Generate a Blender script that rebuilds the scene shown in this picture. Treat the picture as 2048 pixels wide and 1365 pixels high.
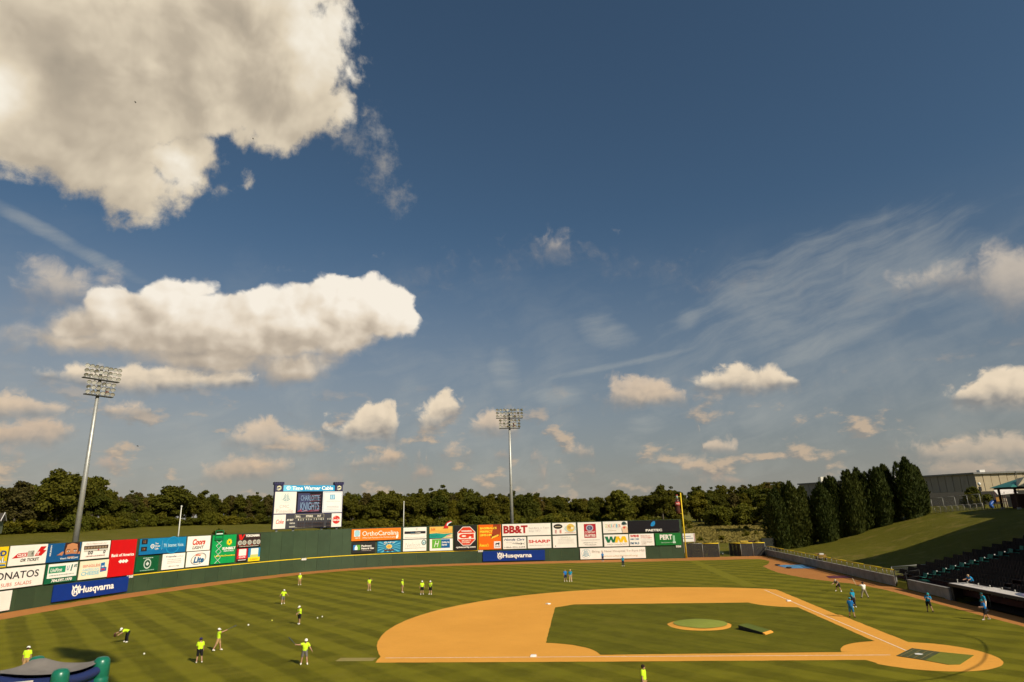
import bpy, bmesh, math, random
from mathutils import Vector, Matrix, noise as mnoise
scene = bpy.context.scene
for _o in list(bpy.data.objects):
    bpy.data.objects.remove(_o)
COL = scene.collection

# ---------------------------------------------------------------- camera
cam_data = bpy.data.cameras.new('camera')
cam = bpy.data.objects.new('camera', cam_data)
COL.objects.link(cam)
cam_data.sensor_width = 36.0
cam_data.lens = 21.824
cam_data.clip_start = 0.5
cam_data.clip_end = 6000.0
cam.matrix_world = Matrix(((0.994244, 0.053266, 0.092956, -23.222),
                           (0.103740, -0.261932, -0.959495, -51.051),
                           (-0.026760, 0.963615, -0.265950, 10.531),
                           (0, 0, 0, 1)))
scene.camera = cam

# ---------------------------------------------------------------- exposure
scene.render.engine = 'CYCLES'
scene.view_settings.view_transform = 'Standard'
scene.view_settings.look = 'None'
scene.view_settings.gamma = 1.0
scene.view_settings.use_curve_mapping = False
scene.view_settings.exposure = EXPOSURE = 0.0
scene.cycles.max_bounces = 6
scene.cycles.diffuse_bounces = 3
scene.cycles.glossy_bounces = 2
scene.cycles.transmission_bounces = 2
scene.cycles.transparent_max_bounces = 12
scene.cycles.use_denoising = True
scene.cycles.use_adaptive_sampling = True
scene.cycles.adaptive_threshold = 0.02
scene.cycles.adaptive_min_samples = 12
scene.cycles.caustics_reflective = False
scene.cycles.caustics_refractive = False

# ---------------------------------------------------------------- sun
SUN_EL = 36.0
SUN_AZ = 132.0            # clockwise from +y
_sx = math.sin(math.radians(SUN_AZ)) * math.cos(math.radians(SUN_EL))
_sy = math.cos(math.radians(SUN_AZ)) * math.cos(math.radians(SUN_EL))
_sz = math.sin(math.radians(SUN_EL))
SUN = Vector((_sx, _sy, _sz))
sun_data = bpy.data.lights.new('sun', 'SUN')
sun_data.energy = 5.0
sun_data.angle = math.radians(0.53)
sun_data.color = (1.0, 0.90, 0.73)
sun = bpy.data.objects.new('sun', sun_data)
COL.objects.link(sun)
sun.rotation_euler = (-SUN).to_track_quat('-Z', 'Y').to_euler()
sun.location = (60, -60, 80)

# ---------------------------------------------------------------- sky (world)
world = bpy.data.worlds.new('World')
scene.world = world
world.use_nodes = True
world.cycles.sampling_method = 'MANUAL'
world.cycles.sample_map_resolution = 256
WT = world.node_tree
WT.nodes.clear()


class Nodes:
    """small helper to write shader node trees as expressions"""
    def __init__(self, tree):
        self.t = tree

    def put(self, node, idx, v):
        s = node.inputs[idx]
        if isinstance(v, bpy.types.NodeSocket):
            self.t.links.new(v, s)
        elif v is not None:
            if s.type == 'RGBA' and len(v) == 3:
                v = (*v, 1.0)
            s.default_value = v

    def m(self, op, a, b=None, c=None, clamp=False):
        n = self.t.nodes.new('ShaderNodeMath')
        n.operation = op
        n.use_clamp = clamp
        self.put(n, 0, a)
        self.put(n, 1, b)
        self.put(n, 2, c)
        return n.outputs[0]

    def v(self, op, a, b=None, s=None):
        n = self.t.nodes.new('ShaderNodeVectorMath')
        n.operation = op
        self.put(n, 0, a)
        self.put(n, 1, b)
        if s is not None:
            self.put(n, 3, s)
        return n.outputs[1] if op in ('DOT_PRODUCT', 'LENGTH', 'DISTANCE') else n.outputs[0]

    def xyz(self, a):
        n = self.t.nodes.new('ShaderNodeSeparateXYZ')
        self.put(n, 0, a)
        return n.outputs

    def vec(self, x, y, z):
        n = self.t.nodes.new('ShaderNodeCombineXYZ')
        self.put(n, 0, x)
        self.put(n, 1, y)
        self.put(n, 2, z)
        return n.outputs[0]

    def mix(self, f, a, b, mode='MIX'):
        n = self.t.nodes.new('ShaderNodeMix')
        n.data_type = 'RGBA'
        n.blend_type = mode
        n.clamp_factor = True
        self.put(n, 0, f)
        self.put(n, 6, a)
        self.put(n, 7, b)
        return n.outputs[2]

    def remap(self, x, a, b, c=0.0, d=1.0, smooth=False):
        n = self.t.nodes.new('ShaderNodeMapRange')
        n.interpolation_type = 'SMOOTHSTEP' if smooth else 'LINEAR'
        n.clamp = True
        for i, q in enumerate((x, a, b, c, d)):
            self.put(n, i, q)
        return n.outputs[0]

    def noise(self, p, scale, detail=6.0, rough=0.55, dist=0.0, color=False, lac=2.0):
        n = self.t.nodes.new('ShaderNodeTexNoise')
        self.put(n, 'Vector', p)
        self.put(n, 'Scale', scale)
        self.put(n, 'Detail', detail)
        self.put(n, 'Roughness', rough)
        self.put(n, 'Lacunarity', lac)
        self.put(n, 'Distortion', dist)
        return n.outputs[1] if color else n.outputs[0]

    def voronoi(self, p, scale, detail=0.0, rough=0.5, smooth=0.0, rand=1.0, feature='F1', out=0, lac=2.0):
        n = self.t.nodes.new('ShaderNodeTexVoronoi')
        n.feature = 'SMOOTH_F1' if smooth else feature
        n.normalize = True if feature != 'DISTANCE_TO_EDGE' else False
        self.put(n, 'Vector', p)
        self.put(n, 'Scale', scale)
        if 'Detail' in n.inputs:
            self.put(n, 'Detail', detail)
            self.put(n, 'Roughness', rough)
            self.put(n, 'Lacunarity', lac)
        if smooth:
            self.put(n, 'Smoothness', smooth)
        self.put(n, 'Randomness', rand)
        return n.outputs[out]

    def noise2(self, p, scale, detail=6.0, rough=0.55, color=False):
        o = self.noise(p, scale, detail, rough, color=color)
        o.node.noise_dimensions = '2D'
        return o

    def voronoi2(self, p, scale, detail=2.0, rough=0.5):
        o = self.voronoi(p, scale, detail, rough, lac=2.3)
        o.node.voronoi_dimensions = '2D'
        return o

    def ramp(self, x, stops, interp='LINEAR'):
        n = self.t.nodes.new('ShaderNodeValToRGB')
        n.color_ramp.interpolation = interp
        el = n.color_ramp.elements
        while len(el) < len(stops):
            el.new(0.5)
        for e, (pos, c) in zip(el, stops):
            e.position = pos
            e.color = (*c, 1.0)
        self.put(n, 0, x)
        return n.outputs[0]


# outlines of the clouds: lists of (azimuth, top elevation, bottom elevation) in degrees
SKY_B2 = [[(-44.44, 9.47, 11.87, 0.31), (-44.04, 10.69, 10.67, 0.31), (-42.45, 11.29, 10.47, 0.94), (-41.38, 11.63, 10.38, 0.95), (-38.94, 11.66, 10.03, 0.93), (-38.05, 12.01, 9.9, 0.93), (-36.31, 12.12, 9.83, 0.89), (-35.5, 12.09, 10.25, 0.89), (-32.88, 11.77, 10.57, 0.99), (-32.01, 11.81, 10.59, 0.98), (-29.79, 11.89, 11.05, 0.98), (-28.17, 11.65, 11.39, 0.75), (-28.15, 11.54, 11.52, 0.31), (-27.75, 10.32, 12.72, 0.31), (-23.31, 6.28, 8.68, 0.31), (-22.91, 7.5, 7.48, 0.31), (-21.03, 7.88, 6.71, 0.57), (-20.42, 8.76, 6.59, 0.57), (-19.15, 9.75, 6.59, 0.79), (-17.83, 10.21, 6.61, 0.94), (-16.02, 9.86, 6.65, 0.24), (-15.96, 6, 8.4, 0.24), (-15.64, 8.79, 7.82, 0.24), (-15.62, 8.36, 8.34, 0.24), (-15.56, 7.22, 7.2, 0.24), (-15.22, 7.14, 9.54, 0.24), (-13.75, 9.45, 7.33, 0.54), (-12.82, 10.26, 7.42, 0.76), (-11.92, 11.03, 8.03, 0.76), (-10.99, 10.37, 8.67, 0.63), (-10.3, 9.52, 9.5, 0.31), (-9.9, 8.3, 10.7, 0.31)],
    [(10.26, 9.22, 11.62, 0.31), (10.66, 10.44, 10.42, 0.31), (11.97, 11.29, 10.04, 0.84), (13.08, 11.52, 9.79, 0.98), (13.72, 11.65, 9.73, 0.97), (15.02, 11.95, 9.61, 0.9), (16.2, 11.4, 9.5, 0.9), (17.55, 11.33, 9.37, 0.84), (19.58, 10.02, 9.84, 0.84), (19.61, 9.94, 9.92, 0.31), (20.01, 8.72, 11.12, 0.31), (28.84, 6.23, 8.63, 0.31), (29.24, 7.45, 7.43, 0.31), (30.49, 8.13, 7.02, 0.81), (31.46, 8.84, 6.78, 0.81), (31.91, 9.16, 6.72, 0.81), (33.14, 9.34, 6.55, 0.97), (34.78, 8.92, 6.32, 0.97), (37.87, 8.13, 5.89, 0.36), (38.31, 6.97, 6.95, 0.31), (38.71, 5.75, 8.15, 0.31)]]
SKY_U = [[(-46.7, 15.44, 17.84, 0.31), (-46.3, 16.66, 16.64, 0.31), (-45.33, 18.22, 16.36, 0.53), (-44.4, 18.7, 16.17, 0.89), (-43.89, 18.96, 16.21, 0.89), (-42.55, 18.59, 16.3, 0.82), (-41.26, 17.68, 16.52, 0.44), (-40.86, 18.49, 16.6, 0.44), (-40.42, 18.99, 16.69, 0.66), (-39.52, 18.72, 16.88, 0.49), (-38.83, 17.5, 17.02, 0.49), (-38.77, 17.28, 17.26, 0.31), (-38.37, 16.06, 18.46, 0.31), (-3.13, 22.79, 25.19, 0.31), (-2.73, 24.01, 23.99, 0.31), (-1.53, 24.99, 23.42, 0.77), (-0.69, 24.76, 23.45, 0.85), (0.58, 23.98, 23.51, 0.55), (0.6, 23.76, 23.74, 0.31), (1, 22.54, 24.94, 0.31), (27.22, 14.92, 17.32, 0.31), (27.62, 16.14, 16.12, 0.31), (29.18, 16.96, 15.91, 0.89), (29.65, 17.04, 15.87, 0.99), (30.92, 17.25, 15.82, 0.99), (32.88, 17.26, 15.74, 0.46), (33.77, 17.6, 14.03, 0.46), (34.41, 17.97, 13.37, 0.7), (36.13, 17.19, 12.96, 0.91), (40.44, 15.3, 12.14, 0.35), (41.08, 13.6, 13.58, 0.31), (41.48, 12.38, 14.78, 0.31)]]
SKY_R1 = [[(-51.12, 6.45, 8.85, 0.31), (-50.72, 7.67, 7.65, 0.31), (-45.67, 9.13, 7.43, 0.96), (-43.96, 9.22, 7.66, 0.98), (-42.42, 8.87, 7.87, 0.85), (-41.4, 8.24, 8.02, 0.8), (-41.37, 8.15, 8.13, 0.31), (-40.97, 6.93, 9.33, 0.31), (-40, 7.2, 9.6, 0.31), (-39.6, 8.42, 8.4, 0.31), (-37.96, 9.16, 8.03, 0.91), (-37.47, 9.17, 7.95, 0.94), (-36.59, 9.18, 8.28, 0.84), (-35.91, 8.74, 8.54, 0.82), (-35.89, 8.66, 8.64, 0.31), (-35.49, 7.44, 9.84, 0.31), (-31.13, 5.44, 7.84, 0.31), (-30.73, 6.66, 6.64, 0.31), (-27.91, 8.26, 5.43, 0.87), (-27.14, 8.71, 5.41, 0.87), (-26.47, 8.39, 5.36, 0.54), (-25.6, 7.04, 5.28, 0.54), (-24.46, 7.11, 5.19, 0.96), (-23.75, 7.15, 5.39, 0.86), (-22.45, 6.39, 5.78, 0.44), (-22.42, 6.11, 6.09, 0.31), (-22.02, 4.89, 7.29, 0.31)],
    [(-10.39, 6.16, 8.56, 0.31), (-9.99, 7.38, 7.36, 0.31), (-8.69, 8.72, 7.05, 0.7), (-7.29, 9.14, 6.97, 0.81), (-5.27, 7.66, 6.87, 0.36), (-5.24, 7.27, 7.25, 0.31), (-4.84, 6.05, 8.45, 0.31), (2.27, 8.54, 10.94, 0.31), (2.67, 9.76, 9.74, 0.31), (3.73, 11.53, 9.19, 0.51), (6.02, 11.72, 8.88, 0.96), (8.44, 11, 9.08, 0.84), (10.11, 9.93, 9.23, 0.39), (10.18, 9.58, 9.56, 0.24), (10.35, 3.71, 6.11, 0.24), (10.58, 8.36, 10.76, 0.24), (10.75, 4.93, 4.91, 0.24), (12.2, 5.69, 4.53, 0.89), (13.92, 4.88, 4.48, 0.62), (13.96, 4.69, 4.67, 0.31), (14.36, 3.47, 5.87, 0.31)],
    [(25.1, 2.73, 5.13, 0.31), (25.5, 3.95, 3.93, 0.31), (27.62, 4.49, 2.98, 0.91), (28.87, 4.08, 2.61, 0.9), (30.17, 4.71, 2.53, 0.85), (30.98, 4.2, 2.47, 0.79), (31.68, 4.75, 2.43, 0.79), (33.16, 4.33, 2.33, 0.96), (33.58, 4.21, 2.3, 0.96), (38.25, 3.54, 1.91, 0.37), (38.58, 2.73, 2.71, 0.31), (38.98, 1.51, 3.91, 0.31)]]
SKY_R2 = [[(-50.78, 4.61, 7.01, 0.31), (-50.38, 5.83, 5.81, 0.31), (-45.35, 7.03, 5.56, 0.96), (-43.71, 7.5, 5.6, 0.96), (-42.26, 7.72, 5.62, 0.88), (-40.89, 7.23, 6.36, 0.31), (-40.79, 6.84, 6.82, 0.31), (-40.39, 5.62, 8.02, 0.31), (-32.85, 2.29, 4.69, 0.31), (-32.45, 3.51, 3.49, 0.31), (-30.72, 4.81, 3.17, 0.8), (-30.19, 4.94, 3.13, 0.97), (-28.47, 5.33, 3.22, 0.98), (-27.53, 5.17, 3.28, 0.96), (-26.06, 4.93, 3.71, 0.93), (-24.82, 4.43, 4.09, 0.65), (-24.8, 4.28, 4.26, 0.31), (-24.4, 3.06, 5.46, 0.31), (-21.7, 3.06, 5.46, 0.31), (-21.3, 4.28, 4.26, 0.31), (-17.69, 5.47, 4.31, 0.95), (-16.16, 5.9, 4.39, 0.31), (-15.44, 3.72, 6.12, 0.24), (-15.4, 5.45, 4.44, 0.24), (-15.38, 4.96, 4.94, 0.28), (-15.04, 4.94, 4.92, 0.24), (-14.98, 3.74, 6.14, 0.24), (-14.24, 5.65, 4.6, 0.32), (-13.65, 3.93, 6.33, 0.32)],
    [(-13.61, 5.12, 4.59, 0.49), (-13.6, 4.87, 4.85, 0.49), (-13.25, 5.15, 5.13, 0.24), (-13.2, 3.65, 6.05, 0.24), (-11.45, 6.24, 4.81, 0.56), (-9.37, 5.19, 5.17, 0.31), (-8.97, 3.97, 6.37, 0.31), (-1.18, 3.87, 6.27, 0.31), (-0.78, 5.09, 5.07, 0.31), (0.4, 5.74, 4.76, 0.88), (1.6, 5.26, 4.71, 0.49), (1.63, 5, 4.98, 0.31), (2.03, 3.78, 6.18, 0.31), (8.16, 2.01, 4.41, 0.31), (8.56, 3.23, 3.21, 0.31), (9.94, 4.09, 2.94, 0.85), (11.15, 3.64, 2.89, 0.38), (11.23, 3.27, 3.25, 0.31), (11.63, 2.05, 4.45, 0.31), (25.79, 1.03, 3.43, 0.31), (26.19, 2.25, 2.23, 0.31), (28.93, 2.9, 1.57, 0.97), (31.34, 2.57, 1.39, 0.99), (38.06, 2.09, 1.03, 0.39), (38.28, 1.57, 1.55, 0.31), (38.68, 0.35, 2.75, 0.31)]]
SKY_R3 = [[(-45.45, 3.63, 6.03, 0.31), (-45.05, 4.85, 4.83, 0.31), (-43.97, 5.34, 4.64, 0.24), (-43.59, 2.42, 4.82, 0.24), (-43.21, 5.02, 4.66, 0.24), (-43.19, 3.64, 3.62, 0.24), (-43.15, 4.86, 4.84, 0.24), (-42.75, 3.64, 6.04, 0.25), (-42.07, 4.26, 3.37, 0.25), (-40.49, 3.74, 3.38, 0.64), (-40.44, 3.58, 3.56, 0.31), (-40.04, 2.36, 4.76, 0.31), (-40.03, 2.92, 5.32, 0.31), (-39.63, 4.14, 4.12, 0.31), (-38.44, 5, 3.95, 0.81), (-37, 4.54, 3.97, 0.47), (-36.93, 4.28, 4.26, 0.31), (-36.53, 3.06, 5.46, 0.31), (-24.74, 1.8, 4.2, 0.31), (-24.34, 3.02, 3, 0.31), (-22.73, 3.78, 2.85, 0.9), (-20.62, 3.34, 2.87, 0.54), (-20.6, 3.12, 3.1, 0.31), (-20.2, 1.9, 4.3, 0.31), (-15.5, 2.27, 4.67, 0.31), (-15.1, 3.49, 3.47, 0.31), (-13.91, 4.24, 3.23, 0.85), (-12.71, 3.65, 3.21, 0.57), (-12.7, 3.45, 3.43, 0.31), (-12.3, 2.23, 4.63, 0.31)],
    [(-8.23, 3.78, 6.18, 0.31), (-7.83, 5, 4.98, 0.31), (-6.91, 5.43, 4.83, 0.91), (-5.56, 5.13, 4.77, 0.64), (-5.55, 4.97, 4.95, 0.24), (-5.34, 1.6, 4, 0.24), (-5.15, 3.75, 6.15, 0.24), (-4.94, 2.82, 2.8, 0.24), (-4.61, 3.29, 5.69, 0.24), (-4.21, 4.51, 4.49, 0.31), (-3.26, 5.19, 4.3, 0.24), (-2.88, 3.54, 2.52, 0.24), (-2.57, 4.73, 4.28, 0.24), (-2.55, 4.52, 4.5, 0.31), (-2.15, 3.3, 5.7, 0.31), (-0.9, 3, 2.47, 0.38), (-0.88, 2.75, 2.73, 0.24), (-0.68, 2.12, 4.52, 0.24), (-0.48, 1.53, 3.93, 0.24), (-0.28, 3.34, 3.32, 0.24), (0.97, 3.85, 3.15, 0.89), (1.86, 3.39, 3.12, 0.75), (1.87, 3.27, 3.25, 0.31), (2.27, 2.05, 4.45, 0.31), (10.16, 0.91, 3.31, 0.31), (10.56, 2.13, 2.11, 0.31), (12.69, 2.61, 1.86, 0.97), (14.6, 2.12, 1.78, 0.68), (14.64, 1.97, 1.95, 0.31), (15.04, 0.75, 3.15, 0.31)]]
SKY_EA = [(0.113, 0.0245, 5.0377, 0.0472, -0.1112, 5.9232, 8.0986), (0.1008, 0.0178, 3.5754, 0.0409, -0.1305, 6.2334, 7.7153), (0.1327, 0.0184, 3.7925, 0.0347, -0.1478, 6.6714, 6.7366), (0.1803, 0.0183, 4.2346, 0.0289, -0.1673, 7.1756, 4.8396), (0.3798, 0.0333, 7.9065, 0.0373, -0.2503, 11.1322, 2.2157), (0.1994, -0.0009, 5.677, 0.0365, -0.3867, 14.0198, 2.7901), (0.3959, 0.0299, 8.5237, 0.0585, -0.4352, 16.4767, 2.2697), (0.4853, 0.1402, 5.868, 0.1227, -0.4699, 18.9638, 1.771), (0.2568, -0.0379, 12.3957, -0.0471, -0.4389, 9.4179, 2.1244), (0.1403, -0.026, 6.897, -0.0332, -0.2581, 5.7165, 3.6295), (0.2372, -0.0606, 11.043, -0.0747, -0.3627, 6.7197, 2.5928), (0.3374, 0.0452, 11.1067, 0.0673, -0.3013, 10.9628, 2.903), (0.1635, -0.0159, 8.1301, -0.0067, -0.2374, 6.3247, 3.9255), (0.0637, 0.0129, 2.3193, 0.0557, -0.1556, 8.3223, 6.5249), (0.1011, 0.0226, 4.8757, 0.0538, -0.1188, 6.3902, 7.1943), (0.1189, 0.0158, 2.8146, 0.0377, -0.1858, 9.3156, 6.4396), (0.6947, 0.051, 13.4516, 0.0837, -0.648, 28.1711, 1.2112), (0.8965, 0.058, 17.2082, 0.0774, -0.6517, 26.3457, 0.9666), (0.4721, 0.5071, 1.4678, 1.5076, -1.4854, 89.0223, 0.4907)]
SKY_EB = [(0.5011, 0.0709, 19.9946, 0.0919, -0.6241, 13.0223, 1.4567), (0.4178, 0.0553, 15.689, 0.075, -0.5104, 11.1354, 1.8127), (1.0196, 0.1331, 37.4403, 0.1799, -1.1506, 27.0255, 0.8101), (0.3745, 0.0436, 12.6967, 0.063, -0.4734, 10.3249, 2.0029), (0.5302, 0.1308, 15.9664, 0.288, -0.9883, 28.0706, 0.9435), (0.2162, 0.0225, 6.8427, 0.0557, -0.5024, 9.9969, 1.9078), (0.3873, 0.0322, 10.5288, 0.0478, -0.5072, 10.3005, 1.936), (0.3325, 0.0241, 8.3286, 0.0508, -0.6059, 12.2888, 1.6367), (0.589, 0.0336, 12.9841, 0.0314, -0.4533, 9.2698, 1.6839), (0.6484, 0.0344, 13.7032, 0.0601, -0.8702, 18.7493, 1.1621), (0.2749, 0.0126, 5.4993, 0.0215, -0.4003, 7.7292, 2.5189), (0.4868, 0.0169, 8.6724, 0.0324, -0.6965, 14.3791, 1.4633), (0.3698, 0.0107, 6.2324, 0.0137, -0.3952, 7.3628, 2.569), (0.9604, 0.0197, 14.6631, 0.0259, -0.9189, 17.8112, 1.0189), (0.6671, 0.0144, 10.3623, 0.0169, -0.6879, 12.0765, 1.4758), (0.0774, 0.0048, 2.3779, 0.0239, -0.4599, 7.4797, 2.1), (0.0982, 0.0096, 3.0016, 0.0387, -0.3855, 7.2962, 2.4978), (0.1356, 0.016, 3.1482, 0.0464, -0.379, 7.4245, 2.6021), (0.2078, 0.0164, 8.3982, 0.0388, -0.825, 12.7085, 1.1136), (0.3843, 0.0796, 15.8476, 0.3514, -1.5619, 35.461, 0.5643), (0.1296, 0.0061, 4.0475, 0.012, -0.573, 7.7882, 1.6811), (0.2467, 0.0416, 5.7238, 0.0998, -0.6299, 10.5827, 1.5412), (0.2447, 0.0461, 4.4668, 0.1362, -0.7351, 14.2064, 1.3381)]
SKY_W = [(0.3889, 0.0999, 4.1449, 0.0494, -0.2136, 7.709, 2.2725), (0.3706, 0.3551, 2.4683, 0.8666, -0.935, 53.4944, 0.8153), (0.3361, 0.0189, 6.4337, 0.0372, -0.3531, 12.7116, 2.6798), (0.5044, 0.0136, 7.9161, 0.0263, -0.4635, 13.6441, 1.8484)]
SKY_CI = [(0.5418, 0.1345, 1.7113, 0.0828, -0.3519, 4.9397, 1.7715), (0.2599, -0.1191, 0.9507, -0.2176, -0.5006, 8.6855, 1.8489), (0.4683, 0.314, -10.3434, 0.4178, -0.6244, 5.471, 1.3306), (0.1084, 0.0143, -0.7755, 0.3369, -2.4342, 29.6371, 0.4093), (0.1349, 0.0236, -3.2107, 0.1913, -0.7948, 6.0303, 1.1886), (0.0789, 0.0224, -1.8787, 0.0635, -0.2061, 2.2899, 4.5535), (0.1229, 0.0369, -4.0469, 0.0766, -0.2014, 1.4787, 4.4483), (0.3471, -0.0169, 0.5902, -0.034, -0.842, 8.4613, 1.1966), (0.452, -0.0377, -2.5888, -0.0436, -0.8043, 6.109, 1.2383), (0.1141, -0.0319, 5.5809, -0.5105, -1.417, 7.0878, 0.6237), (2.1442, -0.5432, -42.2253, -0.1315, -0.4335, 11.2337, 0.4669)]


N = Nodes(WT)
_tc = WT.nodes.new('ShaderNodeTexCoord')
D0 = _tc.outputs['Generated']


def sky_angles(d):
    x, y, z = N.xyz(d)
    az = N.m('MULTIPLY', N.m('ARCTAN2', x, y), 57.29578)
    el = N.m('MULTIPLY', N.m('ARCSINE', z), 57.29578)
    return N.vec(az, el, 1.0)


def blobs(ae, shapes, soft):
    """union of soft ellipses, given in azimuth / elevation degrees"""
    acc = None
    for (a, b, c, d, e, f, _w) in shapes:
        q1 = N.v('DOT_PRODUCT', ae, (a, b, c))
        q2 = N.v('DOT_PRODUCT', ae, (d, e, f))
        r2 = N.m('MULTIPLY_ADD', q2, q2, N.m('MULTIPLY_ADD', q1, q1, -1.0))
        acc = r2 if acc is None else N.m('SMOOTH_MIN', acc, r2, soft)
    return N.m('MAXIMUM', N.m('MULTIPLY', acc, -1.0), -1.5)


def puff_dist(ae, shapes, soft):
    """about the depth in degrees inside a heap of ellipses (negative outside)"""
    acc = None
    for (a, b, c, d, e, f, w) in shapes:
        q1 = N.v('DOT_PRODUCT', ae, (a, b, c))
        q2 = N.v('DOT_PRODUCT', ae, (d, e, f))
        r = N.m('SQRT', N.m('MULTIPLY_ADD', q2, q2, N.m('MULTIPLY', q1, q1)))
        v = N.m('MULTIPLY_ADD', r, -w, w)
        acc = v if acc is None else N.m('SMOOTH_MAX', acc, v, soft)
    return acc


SUNV = tuple(SUN)


def toward(d, eps):
    return N.v('NORMALIZE', N.v('ADD', d, tuple(eps * q for q in (SUNV[0], SUNV[1], SUNV[2] + 0.35))))


AZ_LO, AZ_HI, EL_S = -80.0, 64.0, 90.0


def outline(parts, az):
    """top and bottom elevation of a row of clouds at an azimuth, and the share of a vertical step that counts across a steep side"""
    top = bot = sl = None
    for k, stops in enumerate(parts):
        st = []
        for (a, t, b, g) in stops:
            f = (a - AZ_LO) / (AZ_HI - AZ_LO)
            st.append((min(max(f, 0.0), 1.0), ((t + 10.0) / EL_S, (b + 10.0) / EL_S, g)))
        c = N.ramp(N.remap(az, AZ_LO, AZ_HI), st)
        sep = WT.nodes.new('ShaderNodeSeparateColor')
        WT.links.new(c, sep.inputs[0])
        t, b, g3 = sep.outputs[0], sep.outputs[1], sep.outputs[2]
        if top is None:
            top, bot, sl = t, b, g3
        else:
            cut = 0.5 * (parts[k - 1][-1][0] + stops[0][0])
            g = N.m('GREATER_THAN', az, cut)
            top = N.m('MULTIPLY_ADD', g, N.m('SUBTRACT', t, top), top)
            bot = N.m('MULTIPLY_ADD', g, N.m('SUBTRACT', b, bot), bot)
            sl = N.m('MULTIPLY_ADD', g, N.m('SUBTRACT', g3, sl), sl)
    top = N.m('MULTIPLY_ADD', top, EL_S, -10.0)
    bot = N.m('MULTIPLY_ADD', bot, EL_S, -10.0)
    return top, bot, sl


def bump(P, sc, warp, oct_v=2.0, rough=0.5, w_v=0.55, det=7.0):
    """cauliflower relief: rounded cells plus fine turbulence, about 0"""
    wv = N.v('SUBTRACT', N.noise2(P, sc * 0.7, 3.0, 0.55, color=True), (0.5, 0.5, 0.5))
    PP = N.v('ADD', P, N.v('SCALE', wv, s=warp / sc))
    vv = N.voronoi2(PP, sc, oct_v, rough)
    nn = N.noise2(PP, sc * 0.9, det, 0.6)
    return N.m('ADD', N.m('MULTIPLY', N.m('SUBTRACT', 0.42, vv), w_v * 2.0),
               N.m('MULTIPLY', N.m('SUBTRACT', nn, 0.5), (1.0 - w_v) * 4.0))


# clear air: physical sky, dulled by haze towards the horizon
_sk = WT.nodes.new('ShaderNodeTexSky')
_sk.sky_type = 'NISHITA'
_sk.sun_disc = False
_sk.sun_elevation = math.radians(SUN_EL)
_sk.sun_rotation = math.radians(SUN_AZ)
_sk.altitude = 200.0
_sk.air_density = 1.0
_sk.dust_density = 1.5
_sk.ozone_density = 1.6
_hs = WT.nodes.new('ShaderNodeHueSaturation')
_hs.inputs['Saturation'].default_value = 0.78
_hs.inputs['Value'].default_value = 1.0
WT.links.new(_sk.outputs[0], _hs.inputs['Color'])
air = _hs.outputs[0]
ax, ay, azz = N.xyz(D0)
elev = N.m('MULTIPLY', N.m('ARCSINE', azz), 57.29578)
K = 1.0 / 0.10                      # cloud colours are given as they show; the background strength is 0.10
def kk(c, f=1.0): return tuple(q * K * f for q in c)
def lin(r, g, b):
    return tuple(((q / 255.0) / 12.92 if q <= 10 else ((q / 255.0 + 0.055) / 1.055) ** 2.4) for q in (r, g, b))


ae0 = sky_angles(D0)
az0, el0, _one = N.xyz(ae0)
P0 = N.vec(N.m('MULTIPLY', az0, 0.9), el0, 0.0)
L_OFF = (0.75, 0.66, 0.0)             # towards the light, across the sky


def P_off(deg):
    return N.v('ADD', P0, tuple(deg * q for q in L_OFF))


haze_f = N.m('POWER', N.m('SUBTRACT', 1.0, N.remap(el0, 0.0, 27.0)), 1.9)
sky_col = N.mix(1.0, air, (0.345, 0.515, 0.62), 'MULTIPLY')
sky_col = N.mix(N.m('MULTIPLY', haze_f, 0.95), sky_col, kk(lin(150, 146, 137)))

hazeL = N.m('MULTIPLY', N.m('MULTIPLY', N.remap(el0, 24.0, 5.0, 0.0, 1.0, True), N.remap(az0, 12.0, -45.0)), 0.30)
sky_col = N.mix(hazeL, sky_col, kk(lin(184, 176, 162)))

# thin high cloud
MC = blobs(ae0, SKY_CI, 0.3)
wv = N.v('SUBTRACT', N.noise2(P0, 0.09, 3.0, 0.5, color=True), (0.5, 0.5, 0.5))
PC = N.v('ADD', P0, N.v('SCALE', wv, s=4.5))
pcx, pcy, _z = N.xyz(PC)
PS = N.vec(N.m('MULTIPLY', N.m('ADD', pcx, N.m('MULTIPLY', pcy, 0.4)), 0.10), N.m('MULTIPLY', N.m('SUBTRACT', pcy, N.m('MULTIPLY', pcx, 0.30)), 0.55), 0.0)
cn = N.noise2(PS, 1.0, 8.0, 0.62)
cn2 = N.noise2(PC, 0.16, 5.0, 0.6)
ci = N.m('ADD', N.m('MULTIPLY', N.m('SUBTRACT', cn, 0.5), 3.2), N.m('MULTIPLY', N.m('SUBTRACT', cn2, 0.5), 2.2))
ci = N.remap(N.m('ADD', N.m('MULTIPLY', ci, 0.62), N.m('MULTIPLY', MC, 0.95)), -0.15, 1.55, 0.0, 0.38, True)
veil = N.remap(N.m('ADD', N.m('MULTIPLY', N.m('SUBTRACT', cn, 0.5), 2.0), N.m('MULTIPLY', N.m('SUBTRACT', cn2, 0.42), 3.0)), 0.0, 1.4, 0.0, 0.30)
veil = N.m('MULTIPLY', veil, N.remap(el0, 24.0, 8.0))
sky_col = N.mix(N.m('MAXIMUM', ci, veil), sky_col, kk(lin(184, 184, 176)))


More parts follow.
